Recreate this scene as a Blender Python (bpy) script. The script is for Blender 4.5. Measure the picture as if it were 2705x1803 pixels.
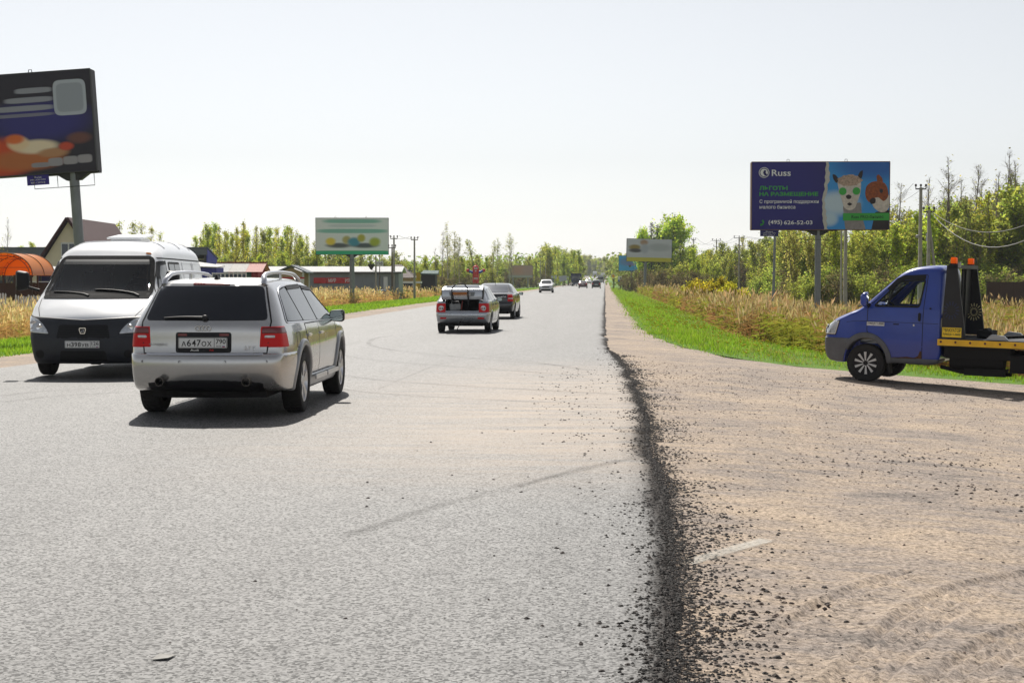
import bpy, bmesh, math, random
import numpy as np
from mathutils import Vector, Matrix
from mathutils.bvhtree import BVHTree
from mathutils import geometry as mgeo

for _o in list(bpy.data.objects):
    bpy.data.objects.remove(_o)
scene = bpy.context.scene
col = scene.collection
R = math.radians
PI = math.pi
rng = np.random.default_rng(7)
random.seed(7)

# ------------------------------------------------------------------ camera
W0, H0, FPX = 2705.0, 1803.0, 4000.0       # photo size, focal length in photo pixels
CAMH = 1.47
YAW = math.atan(246.0 / FPX)               # road runs along +Y, lens looks a little left of it
PITCH = math.atan(160.5 / FPX)
cam = bpy.data.cameras.new('camera')
cam.sensor_fit = 'HORIZONTAL'
cam.sensor_width = 36.0
cam.lens = 36.0 * FPX / W0
cam.clip_start = 0.1
cam.clip_end = 20000
camo = bpy.data.objects.new('camera', cam)
col.objects.link(camo)
camo.location = (0, 0, CAMH)
camo.rotation_euler = (R(90) - PITCH, 0, YAW)
scene.camera = camo

# ------------------------------------------------------------------ sky, sun, exposure
SUN_EL, SUN_AZ = R(47), R(14)              # azimuth: left of the road direction
world = bpy.data.worlds.new('World')
scene.world = world
world.use_nodes = True
wn = world.node_tree
wn.nodes.clear()
sky = wn.nodes.new('ShaderNodeTexSky')
sky.sky_type = 'NISHITA'
sky.sun_disc = False
sky.sun_elevation = SUN_EL
sky.sun_rotation = -SUN_AZ
sky.air_density = 0.9
sky.dust_density = 0.8
sky.ozone_density = 1.0
hsv = wn.nodes.new('ShaderNodeHueSaturation')
hsv.inputs['Saturation'].default_value = 0.24   # thin high haze whitens the sky
bg = wn.nodes.new('ShaderNodeBackground')
bg.inputs['Strength'].default_value = 0.083
wo = wn.nodes.new('ShaderNodeOutputWorld')
wn.links.new(sky.outputs[0], hsv.inputs['Color'])
wn.links.new(hsv.outputs[0], bg.inputs['Color'])
wn.links.new(bg.outputs[0], wo.inputs['Surface'])

sun = bpy.data.lights.new('sun', 'SUN')
sun.energy = 4.7
sun.angle = R(0.6)
sun.color = (1.0, 0.95, 0.87)
suno = bpy.data.objects.new('sun', sun)
col.objects.link(suno)
sdir = Vector((-math.sin(SUN_AZ) * math.cos(SUN_EL), math.cos(SUN_AZ) * math.cos(SUN_EL), math.sin(SUN_EL)))
suno.rotation_euler = sdir.to_track_quat('Z', 'Y').to_euler()
suno.location = (0, 0, 60)

scene.view_settings.view_transform = 'Standard'
scene.view_settings.look = 'None'
scene.view_settings.gamma = 1.0
scene.view_settings.exposure = 0.32
scene.view_settings.use_curve_mapping = False
scene.render.engine = 'CYCLES'
scene.cycles.use_denoising = True
scene.cycles.max_bounces = 6
scene.cycles.diffuse_bounces = 4
scene.cycles.glossy_bounces = 3
scene.cycles.transmission_bounces = 4
scene.cycles.transparent_max_bounces = 8
scene.cycles.volume_bounces = 0
scene.cycles.caustics_reflective = False
scene.cycles.caustics_refractive = False

# ------------------------------------------------------------------ pixel -> place
_f = Vector((-math.sin(YAW), math.cos(YAW), 0))
_r = Vector((math.cos(YAW), math.sin(YAW), 0))
_u = Vector((0, 0, 1))
def ray(px, py):
    a = (px - W0 / 2) / FPX
    b = (H0 / 2 - py) / FPX
    return _r * a + (_f * math.cos(PITCH) - _u * math.sin(PITCH)) + (_u * math.cos(PITCH) + _f * math.sin(PITCH)) * b
def at(px, py, d):                          # point on the pixel's ray, d metres ahead
    v = ray(px, py)
    return Vector((0, 0, CAMH)) + v * (d / v.dot(_f))
def gp(px, py, z=0.0):                      # point where the ray meets height z
    v = ray(px, py)
    return Vector((0, 0, CAMH)) + v * ((z - CAMH) / v.z)
def c2w(xc, d, z=0.0):
    p = _r * xc + _f * d
    return Vector((p.x, p.y, z))

# ------------------------------------------------------------------ tagging
def tag(o, label=None, cat=None, group=None, kind=None):
    if label: o['label'] = label
    if cat: o['category'] = cat
    if group: o['group'] = group
    if kind: o['kind'] = kind
    return o
def thing(name, label, cat, loc=(0, 0, 0), rotz=0.0, group=None):
    o = bpy.data.objects.new(name, None)
    col.objects.link(o)
    o.empty_display_size = 0.2
    o.location = loc
    o.rotation_euler = (0, 0, rotz)
    return tag(o, label, cat, group)
def link(name, me, parent=None, mtl=None):
    o = bpy.data.objects.new(name, me)
    col.objects.link(o)
    if parent: o.parent = parent
    if mtl is not None:
        me.materials.clear()
        me.materials.append(mtl)
    return o
def mesh_np(name, v, f, smooth=True, angle=None):
    """v (n,3) array, f (m,k) array of one face size"""
    me = bpy.data.meshes.new(name)
    v = np.asarray(v, dtype=np.float32)
    f = np.asarray(f, dtype=np.int32)
    m, k = f.shape
    me.vertices.add(len(v)); me.vertices.foreach_set('co', v.ravel())
    me.loops.add(m * k); me.loops.foreach_set('vertex_index', f.ravel())
    me.polygons.add(m); me.polygons.foreach_set('loop_start', np.arange(m, dtype=np.int32) * k)
    me.polygons.foreach_set('use_smooth', np.full(m, bool(smooth)))
    me.update(calc_edges=True)
    if angle is not None: me.set_sharp_from_angle(angle=R(angle))
    return me
def color_attr(me, colors):
    a = me.color_attributes.new('Col', 'FLOAT_COLOR', 'POINT')
    c = np.ones((len(me.vertices), 4), dtype=np.float32)
    c[:, :3] = colors
    a.data.foreach_set('color', c.ravel())

# ------------------------------------------------------------------ mesh builder
class MB:
    def __init__(s):
        s.v = []; s.f = []
    def add(s, vs, fs):
        n = len(s.v)
        s.v += [tuple(p) for p in vs]
        s.f += [tuple(i + n for i in q) for q in fs]
        return s
    def box(s, c, d, m=None):
        x, y, z = d[0] / 2, d[1] / 2, d[2] / 2
        vs = [Vector((i, j, k)) for i in (-x, x) for j in (-y, y) for k in (-z, z)]
        if m is not None: vs = [m @ p for p in vs]
        vs = [p + Vector(c) for p in vs]
        return s.add(vs, [(0, 1, 3, 2), (4, 6, 7, 5), (0, 4, 5, 1), (2, 3, 7, 6), (0, 2, 6, 4), (1, 5, 7, 3)])
    def box2(s, a, b):
        return s.box([(a[i] + b[i]) / 2 for i in range(3)], [abs(b[i] - a[i]) for i in range(3)])
    def tube(s, pts, r, n=8, cap=True):
        pts = [Vector(p) for p in pts]
        rs = r if isinstance(r, (list, tuple)) else [r] * len(pts)
        base = len(s.v)
        prev = None
        for i, p in enumerate(pts):
            t = (pts[min(i + 1, len(pts) - 1)] - pts[max(i - 1, 0)]).normalized()
            if prev is None:
                a = Vector((0, 0, 1)) if abs(t.z) < 0.9 else Vector((1, 0, 0))
                u = t.cross(a).normalized()
            else:
                u = (prev - t * prev.dot(t)).normalized()
            prev = u
            w = t.cross(u)
            for k in range(n):
                an = 2 * PI * k / n
                s.v.append(tuple(p + (u * math.cos(an) + w * math.sin(an)) * rs[i]))
        for i in range(len(pts) - 1):
            for k in range(n):
                a, b = base + i * n + k, base + i * n + (k + 1) % n
                s.f.append((a, b, b + n, a + n))
        if cap:
            s.f.append(tuple(base + k for k in range(n))[::-1])
            s.f.append(tuple(base + (len(pts) - 1) * n + k for k in range(n)))
        return s
    def cyl(s, a, b, r, n=12, r2=None):
        return s.tube([a, b], [r, r if r2 is None else r2], n)
    def lathe(s, prof, n=32, axis='y', c=(0, 0, 0)):
        """prof list of (radius, along) revolved about the axis through c; closed end to end when radius 0"""
        base = len(s.v)
        for (r, h) in prof:
            for k in range(n):
                a = 2 * PI * k / n
                if axis == 'y': p = (r * math.cos(a), h, r * math.sin(a))
                elif axis == 'x': p = (h, r * math.cos(a), r * math.sin(a))
                else: p = (r * math.cos(a), r * math.sin(a), h)
                s.v.append((p[0] + c[0], p[1] + c[1], p[2] + c[2]))
        for i in range(len(prof) - 1):
            for k in range(n):
                a, b = base + i * n + k, base + i * n + (k + 1) % n
                s.f.append((a, b, b + n, a + n))
        return s
    def prism(s, poly, h0, h1, axis='y'):
        """2-D polygon extruded along axis; poly in the other two coordinates in order (x,z) (y,z) (x,y)"""
        n = len(poly)
        def P(p, h):
            return (p[0], h, p[1]) if axis == 'y' else ((h, p[0], p[1]) if axis == 'x' else (p[0], p[1], h))
        vs = [P(p, h0) for p in poly] + [P(p, h1) for p in poly]
        fs = [tuple(range(n))[::-1], tuple(range(n, 2 * n))]
        fs += [(i, (i + 1) % n, (i + 1) % n + n, i + n) for i in range(n)]
        return s.add(vs, fs)
    def quad(s, a, b, c, d):
        return s.add([a, b, c, d], [(0, 1, 2, 3)])
    def ball(s, c, r, n=12, m=8, sc=(1, 1, 1)):
        base = len(s.v)
        for i in range(m + 1):
            t = PI * i / m
            for k in range(n):
                a = 2 * PI * k / n
                s.v.append((c[0] + r * sc[0] * math.sin(t) * math.cos(a), c[1] + r * sc[1] * math.sin(t) * math.sin(a), c[2] + r * sc[2] * math.cos(t)))
        for i in range(m):
            for k in range(n):
                a, b = base + i * n + k, base + i * n + (k + 1) % n
                s.f.append((a, a + n, b + n, b))
        return s
    def mesh(s, name, smooth=None, bevel=0):
        me = bpy.data.meshes.new(name)
        bm = bmesh.new()
        vs = [bm.verts.new(p) for p in s.v]
        for q in s.f:
            try: bm.faces.new([vs[i] for i in q])
            except ValueError: pass
        bmesh.ops.remove_doubles(bm, verts=bm.verts, dist=1e-5)
        bmesh.ops.recalc_face_normals(bm, faces=bm.faces)
        if bevel:
            es = [e for e in bm.edges if len(e.link_faces) == 2 and e.calc_face_angle(0) > 0.7]
            if es: bmesh.ops.bevel(bm, geom=es, offset=bevel, segments=2, affect='EDGES', clamp_overlap=True)
        bm.to_mesh(me); bm.free()
        if smooth:
            me.polygons.foreach_set('use_smooth', np.full(len(me.polygons), True))
            me.set_sharp_from_angle(angle=R(smooth))
        return me
    def build(s, name, mtl, parent=None, smooth=None, bevel=0, loc=None):
        o = link(name, s.mesh(name, smooth, bevel), parent, mtl)
        if loc is not None: o.location = loc
        return o

# ------------------------------------------------------------------ materials
MATS = {}
def new_mat(name):
    m = bpy.data.materials.new(name)
    m.use_nodes = True
    nt = m.node_tree
    b = nt.nodes['Principled BSDF']
    return m, nt, b
def N(nt, typ, **kw):
    n = nt.nodes.new(typ)
    for k, v in kw.items():
        if k in n.inputs: n.inputs[k].default_value = v
        else: setattr(n, k, v)
    return n
def pm(name, c, rough=0.5, metal=0.0, coat=0.0, var=0.0, vscale=6.0, bump=0.0, bscale=40.0, emis=None, spec=0.5, dirt=None):
    """plain principled surface with a little procedural variation"""
    if name in MATS: return MATS[name]
    m, nt, b = new_mat(name)
    c4 = (c[0], c[1], c[2], 1)
    b.inputs['Base Color'].default_value = c4
    b.inputs['Roughness'].default_value = rough
    b.inputs['Metallic'].default_value = metal
    b.inputs['Coat Weight'].default_value = coat
    b.inputs['Coat Roughness'].default_value = 0.06
    b.inputs['Specular IOR Level'].default_value = spec
    tc = N(nt, 'ShaderNodeTexCoord')
    if var:
        no = N(nt, 'ShaderNodeTexNoise', Scale=vscale, Detail=5.0, Roughness=0.6)
        nt.links.new(tc.outputs['Object'], no.inputs['Vector'])
        mp = N(nt, 'ShaderNodeMapRange')
        mp.inputs['From Min'].default_value = 0.3; mp.inputs['From Max'].default_value = 0.7
        mp.inputs['To Min'].default_value = 1 - var; mp.inputs['To Max'].default_value = 1 + var
        nt.links.new(no.outputs['Fac'], mp.inputs['Value'])
        mx = N(nt, 'ShaderNodeVectorMath', operation='SCALE')
        mx.inputs[0].default_value = c[:3]
        nt.links.new(mp.outputs[0], mx.inputs['Scale'])
        nt.links.new(mx.outputs[0], b.inputs['Base Color'])
        mr = N(nt, 'ShaderNodeMapRange')
        mr.inputs['To Min'].default_value = max(0.0, rough - 0.08); mr.inputs['To Max'].default_value = min(1.0, rough + 0.08)
        nt.links.new(no.outputs['Fac'], mr.inputs['Value'])
        nt.links.new(mr.outputs[0], b.inputs['Roughness'])
    if dirt:   # (colour, height below which road dirt settles)
        dc, dz = dirt
        sp = N(nt, 'ShaderNodeSeparateXYZ')
        nt.links.new(tc.outputs['Object'], sp.inputs[0])
        n2 = N(nt, 'ShaderNodeTexNoise', Scale=7.0, Detail=6.0, Roughness=0.7)
        nt.links.new(tc.outputs['Object'], n2.inputs['Vector'])
        ad = N(nt, 'ShaderNodeMath', operation='MULTIPLY_ADD')
        ad.inputs[1].default_value = 0.9; nt.links.new(n2.outputs['Fac'], ad.inputs[0]); nt.links.new(sp.outputs['Z'], ad.inputs[2])
        mr = N(nt, 'ShaderNodeMapRange', interpolation_type='SMOOTHSTEP')
        mr.inputs['From Min'].default_value = dz + 0.62; mr.inputs['From Max'].default_value = dz + 0.2
        mr.inputs['To Max'].default_value = 0.75
        nt.links.new(ad.outputs[0], mr.inputs['Value'])
        mx = N(nt, 'ShaderNodeMix', data_type='RGBA')
        mx.inputs[6].default_value = c4
        if b.inputs['Base Color'].links:
            nt.links.new(b.inputs['Base Color'].links[0].from_socket, mx.inputs[6])
        mx.inputs[7].default_value = (*dc, 1)
        nt.links.new(mr.outputs[0], mx.inputs[0])
        nt.links.new(mx.outputs[2], b.inputs['Base Color'])
        m2 = N(nt, 'ShaderNodeMath', operation='MULTIPLY'); m2.inputs[1].default_value = coat
        iv = N(nt, 'ShaderNodeMath', operation='SUBTRACT'); iv.inputs[0].default_value = 1.0
        nt.links.new(mr.outputs[0], iv.inputs[1]); nt.links.new(iv.outputs[0], m2.inputs[0]); nt.links.new(m2.outputs[0], b.inputs['Coat Weight'])
    if bump:
        nb = N(nt, 'ShaderNodeTexNoise', Scale=bscale, Detail=4.0)
        nt.links.new(tc.outputs['Object'], nb.inputs['Vector'])
        bp = N(nt, 'ShaderNodeBump', Strength=bump, Distance=0.01)
        nt.links.new(nb.outputs['Fac'], bp.inputs['Height'])
        nt.links.new(bp.outputs[0], b.inputs['Normal'])
    if emis:
        b.inputs['Emission Color'].default_value = (*emis[0], 1)
        b.inputs['Emission Strength'].default_value = emis[1]
    MATS[name] = m
    return m
def glass_mat(name, tint, refl=1.0, thru=0.7):
    if name in MATS: return MATS[name]
    m, nt, b = new_mat(name)
    nt.nodes.remove(b)
    out = nt.nodes['Material Output']
    tr = N(nt, 'ShaderNodeBsdfTransparent'); tr.inputs[0].default_value = (tint[0] * thru, tint[1] * thru, tint[2] * thru, 1)
    gl = N(nt, 'ShaderNodeBsdfGlossy', Roughness=0.02)
    fr = N(nt, 'ShaderNodeFresnel', IOR=1.45)
    mm = N(nt, 'ShaderNodeMath', operation='MULTIPLY'); mm.inputs[1].default_value = refl
    mx = N(nt, 'ShaderNodeMixShader')
    nt.links.new(fr.outputs[0], mm.inputs[0]); nt.links.new(mm.outputs[0], mx.inputs[0])
    nt.links.new(tr.outputs[0], mx.inputs[1]); nt.links.new(gl.outputs[0], mx.inputs[2])
    nt.links.new(mx.outputs[0], out.inputs['Surface'])
    MATS[name] = m
    return m
def leaf_mat(name, trans=0.45, rough=0.6):
    """leaf or blade: colour from the vertex attribute, lets the sun through"""
    if name in MATS: return MATS[name]
    m, nt, b = new_mat(name)
    nt.nodes.remove(b)
    out = nt.nodes['Material Output']
    at_ = N(nt, 'ShaderNodeAttribute', attribute_name='Col')
    d = N(nt, 'ShaderNodeBsdfDiffuse')
    t = N(nt, 'ShaderNodeBsdfTranslucent')
    mx = N(nt, 'ShaderNodeMixShader'); mx.inputs[0].default_value = trans
    oi = N(nt, 'ShaderNodeObjectInfo')
    mr = N(nt, 'ShaderNodeMapRange'); mr.inputs['To Min'].default_value = 0.72; mr.inputs['To Max'].default_value = 1.2
    nt.links.new(oi.outputs['Random'], mr.inputs['Value'])
    hs = N(nt, 'ShaderNodeHueSaturation')
    mh = N(nt, 'ShaderNodeMapRange'); mh.inputs['To Min'].default_value = 0.485; mh.inputs['To Max'].default_value = 0.515
    m3 = N(nt, 'ShaderNodeMath', operation='FRACT'); m2 = N(nt, 'ShaderNodeMath', operation='MULTIPLY'); m2.inputs[1].default_value = 7.13
    nt.links.new(oi.outputs['Random'], m2.inputs[0]); nt.links.new(m2.outputs[0], m3.inputs[0]); nt.links.new(m3.outputs[0], mh.inputs['Value'])
    nt.links.new(mh.outputs[0], hs.inputs['Hue']); nt.links.new(mr.outputs[0], hs.inputs['Value'])
    nt.links.new(at_.outputs['Color'], hs.inputs['Color'])
    nt.links.new(hs.outputs[0], d.inputs[0]); nt.links.new(hs.outputs[0], t.inputs[0])
    nt.links.new(d.outputs[0], mx.inputs[1]); nt.links.new(t.outputs[0], mx.inputs[2])
    nt.links.new(mx.outputs[0], out.inputs['Surface'])
    MATS[name] = m
    return m

def trans_mat(name, c, mix=.5):
    if name in MATS: return MATS[name]
    m, nt, b = new_mat(name); b.inputs['Base Color'].default_value = (*c, 1); b.inputs['Roughness'].default_value = .3
    t = N(nt, 'ShaderNodeBsdfTranslucent'); t.inputs[0].default_value = (*c, 1); mx = N(nt, 'ShaderNodeMixShader'); mx.inputs[0].default_value = mix
    nt.links.new(b.outputs[0], mx.inputs[1]); nt.links.new(t.outputs[0], mx.inputs[2]); nt.links.new(mx.outputs[0], nt.nodes['Material Output'].inputs['Surface'])
    MATS[name] = m
    return m

# ------------------------------------------------------------------ interpolation tables
def tab(pts, smooth=True):
    """monotone cubic table"""
    xs = np.array([p[0] for p in pts], float); ys = np.array([p[1] for p in pts], float)
    o = np.argsort(xs); xs = xs[o]; ys = ys[o]
    h = np.diff(xs); dl = np.diff(ys) / h
    m = np.zeros(len(xs)); m[0] = dl[0]; m[-1] = dl[-1]
    for i in range(1, len(xs) - 1):
        if dl[i - 1] * dl[i] > 0:
            w1, w2 = 2 * h[i] + h[i - 1], h[i] + 2 * h[i - 1]
            m[i] = (w1 + w2) / (w1 / dl[i - 1] + w2 / dl[i])
    def f(x):
        x = np.asarray(x, float)
        xc = np.clip(x, xs[0], xs[-1])
        i = np.clip(np.searchsorted(xs, xc) - 1, 0, len(h) - 1)
        t = (xc - xs[i]) / h[i]
        return ((1 + 2 * t) * (1 - t) ** 2 * ys[i] + t * (1 - t) ** 2 * h[i] * m[i] + t * t * (3 - 2 * t) * ys[i + 1] + t * t * (t - 1) * h[i] * m[i + 1])
    return f
def sstep(a, b, x):
    t = np.clip((np.asarray(x, float) - a) / (b - a), 0, 1)
    return t * t * (3 - 2 * t)

# ------------------------------------------------------------------ lettering
def text_mesh(s, width=None, height=None, extrude=0.001, bold=0.0, shear=0.0, sx=1.0):
    cu = bpy.data.curves.new('lettering', 'FONT')
    cu.body = s
    cu.size = 1.0
    cu.extrude = 0.0
    cu.offset = bold
    cu.shear = shear
    cu.resolution_u = 3
    o = bpy.data.objects.new('lettering', cu)
    col.objects.link(o)
    dg = bpy.context.evaluated_depsgraph_get()
    me = bpy.data.meshes.new_from_object(o.evaluated_get(dg))
    bpy.data.objects.remove(o); bpy.data.curves.remove(cu)
    n = len(me.vertices)
    co = np.zeros(n * 3, np.float32); me.vertices.foreach_get('co', co); co = co.reshape(-1, 3)
    if n == 0: return me
    mn, mx = co.min(0), co.max(0)
    co[:, :2] -= (mn[:2] + mx[:2]) / 2
    ext = mx - mn
    kx = ky = 1.0
    if width and height: kx, ky = width / ext[0], height / ext[1]
    elif width: kx = ky = width / ext[0]
    elif height: ky = height / ext[1]; kx = ky * sx
    co[:, 0] *= kx; co[:, 1] *= ky
    me.vertices.foreach_set('co', co.ravel()); me.update()
    return me
def lettering(s, mtl, parent, m, name='lettering', **kw):
    """flat letters in local XY of matrix m, facing its +Z"""
    me = text_mesh(s, **kw)
    me.transform(m)
    return link(name, me, parent, mtl)
def frame(o, xdir, ydir):
    x = Vector(xdir).normalized(); y = Vector(ydir).normalized(); z = x.cross(y)
    m = Matrix.Identity(4)
    for i in range(3):
        m[i][0] = x[i]; m[i][1] = y[i]; m[i][2] = z[i]; m[i][3] = o[i]
    return m
# ================================================================== LAND
zr = tab([(-80, 0), (15, 0), (30, -.04), (48, -.09), (70, -.06), (110, 0), (250, 0), (400, .2), (600, 1.1), (1000, 4.1), (1150, 4.5), (1500, 3.0), (4000, 0)])
off_r = tab([(0, -.06), (1.2, -.11), (4.6, -.325), (8, -.55), (14, -.82), (80, -.9)])
off_l = tab([(0, -.05), (2.7, -.1), (8, -.35), (16, -.5), (80, -.55)])
ROAD_L = -10.35
_edge = tab([(-20, 0.02), (3, .08), (5.5, .18), (8.5, .32), (12.6, .37), (20, .37), (26, .30), (32.8, .08), (48, -.06), (92, -.06), (1500, -.06)])
def vnoise(x, seed=0, oct=4):
    x = np.asarray(x, float); r = np.random.default_rng(seed); t = r.random(4096)
    out = 0; a = 1.0
    for o in range(oct):
        i = np.floor(x).astype(int); f = x - i; f = f * f * (3 - 2 * f)
        out = out + a * (t[i % 4096] * (1 - f) + t[(i + 1) % 4096] * f - .5); a *= .5; x = x * 2.03 + 17.1
    return out
def edge(Y):
    Y = np.asarray(Y, float)
    return _edge(Y) + 0.07 * vnoise(Y * 0.7 + 50, 3, 5) * np.clip(Y / 12, .6, 1.2)
def zg(X, Y):
    X = np.asarray(X, float); Y = np.asarray(Y, float)
    b = zr(Y)
    rr = off_r(np.maximum(X, 0)); ll = off_l(np.maximum(ROAD_L - X, 0))
    o = np.where(X > 0, rr, np.where(X < ROAD_L, ll, -.12))
    bumps = 0.05 * np.sin(X * .7 + 1) * np.sin(Y * .31) * sstep(3, 10, np.maximum(X, ROAD_L - X - 2))
    return b + o + bumps
grass_edge = tab([(28.5, 70), (29.9, 30), (30.3, 14), (30.8, 8.6), (31.4, 5.2), (32.6, 3.7), (35, 2.7), (39, 2.0), (44, 1.6), (55, 1.25), (91, 1.2), (1500, 1.2)])
reed_edge = tab([(28.5, 80), (30.5, 60), (32.5, 16), (34.5, 9.5), (38, 6.8), (42, 5.7), (53, 4.3), (90, 4.6), (1500, 4.6)])

def grid_strip(xa, xb, ys, nx, zf, pw=1.0):
    us = np.linspace(0, 1, nx) ** pw
    Y = np.repeat(ys[:, None], nx, 1)
    X = xa[:, None] + (xb - xa)[:, None] * us[None, :]
    Z = zf(X, Y)
    v = np.stack([X, Y, Z], -1).reshape(-1, 3)
    ny = len(ys)
    i = (np.arange(ny - 1)[:, None] * nx + np.arange(nx - 1)[None, :]).ravel()
    f = np.stack([i, i + 1, i + nx + 1, i + nx], -1)
    return v, f
def steps(*segs):
    out = []
    for a, b, s in segs: out.append(np.arange(a, b, s))
    return np.concatenate(out + [[segs[-1][1]]])

# ---- ground materials
def ground_material(name, cols, scales=(0.35, 3.0, 40.0), rough=0.95, bump=0.4):
    m, nt, b = new_mat(name)
    tc = N(nt, 'ShaderNodeTexCoord')
    n1 = N(nt, 'ShaderNodeTexNoise', Scale=scales[0], Detail=6.0, Roughness=0.65)
    n2 = N(nt, 'ShaderNodeTexNoise', Scale=scales[1], Detail=6.0, Roughness=0.7)
    n3 = N(nt, 'ShaderNodeTexNoise', Scale=scales[2], Detail=3.0)
    for n in (n1, n2, n3): nt.links.new(tc.outputs['Object'], n.inputs['Vector'])
    r = N(nt, 'ShaderNodeValToRGB')
    r.color_ramp.elements[0].position = .32; r.color_ramp.elements[1].position = .68
    r.color_ramp.elements[0].color = (*cols[0], 1); r.color_ramp.elements[1].color = (*cols[-1], 1)
    for k, c in enumerate(cols[1:-1]):
        e = r.color_ramp.elements.new(.32 + .36 * (k + 1) / (len(cols) - 1)); e.color = (*c, 1)
    ad = N(nt, 'ShaderNodeMix', data_type='FLOAT'); ad.inputs[0].default_value = .5
    nt.links.new(n1.outputs['Fac'], ad.inputs[2]); nt.links.new(n2.outputs['Fac'], ad.inputs[3])
    nt.links.new(ad.outputs[0], r.inputs['Fac'])
    nt.links.new(r.outputs['Color'], b.inputs['Base Color'])
    b.inputs['Roughness'].default_value = rough
    b.inputs['Specular IOR Level'].default_value = .2
    bp = N(nt, 'ShaderNodeBump', Strength=bump, Distance=.05)
    nt.links.new(n3.outputs['Fac'], bp.inputs['Height']); nt.links.new(bp.outputs[0], b.inputs['Normal'])
    return m
M_field = ground_material('field soil', [(.10, .09, .035), (.13, .15, .03), (.20, .14, .06)])
ys = steps((-40, 30, 2.0), (30, 120, 2.5), (120, 400, 10), (400, 1600, 40), (1600, 9000, 600))
xs = np.concatenate([-np.geomspace(4000, 60, 14), np.arange(-56, -10.4, 3), [-10.6, -9.8], [-5, -.6, -.02], [.02], np.arange(.8, 16, 1.2), np.arange(18, 60, 4), np.geomspace(64, 4000, 14)])
Xg, Yg = np.meshgrid(xs, ys)
Zg = zg(Xg, Yg) - .03
nx_ = len(xs)
_i = (np.arange(len(ys) - 1)[:, None] * nx_ + np.arange(nx_ - 1)[None, :]).ravel()
ground = link('ground', mesh_np('ground', np.stack([Xg, Yg, Zg], -1).reshape(-1, 3), np.stack([_i, _i + 1, _i + nx_ + 1, _i + nx_], -1)), None, M_field)
tag(ground, 'flat roadside land of soil and old grass under the field', None, None, 'structure')

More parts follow.
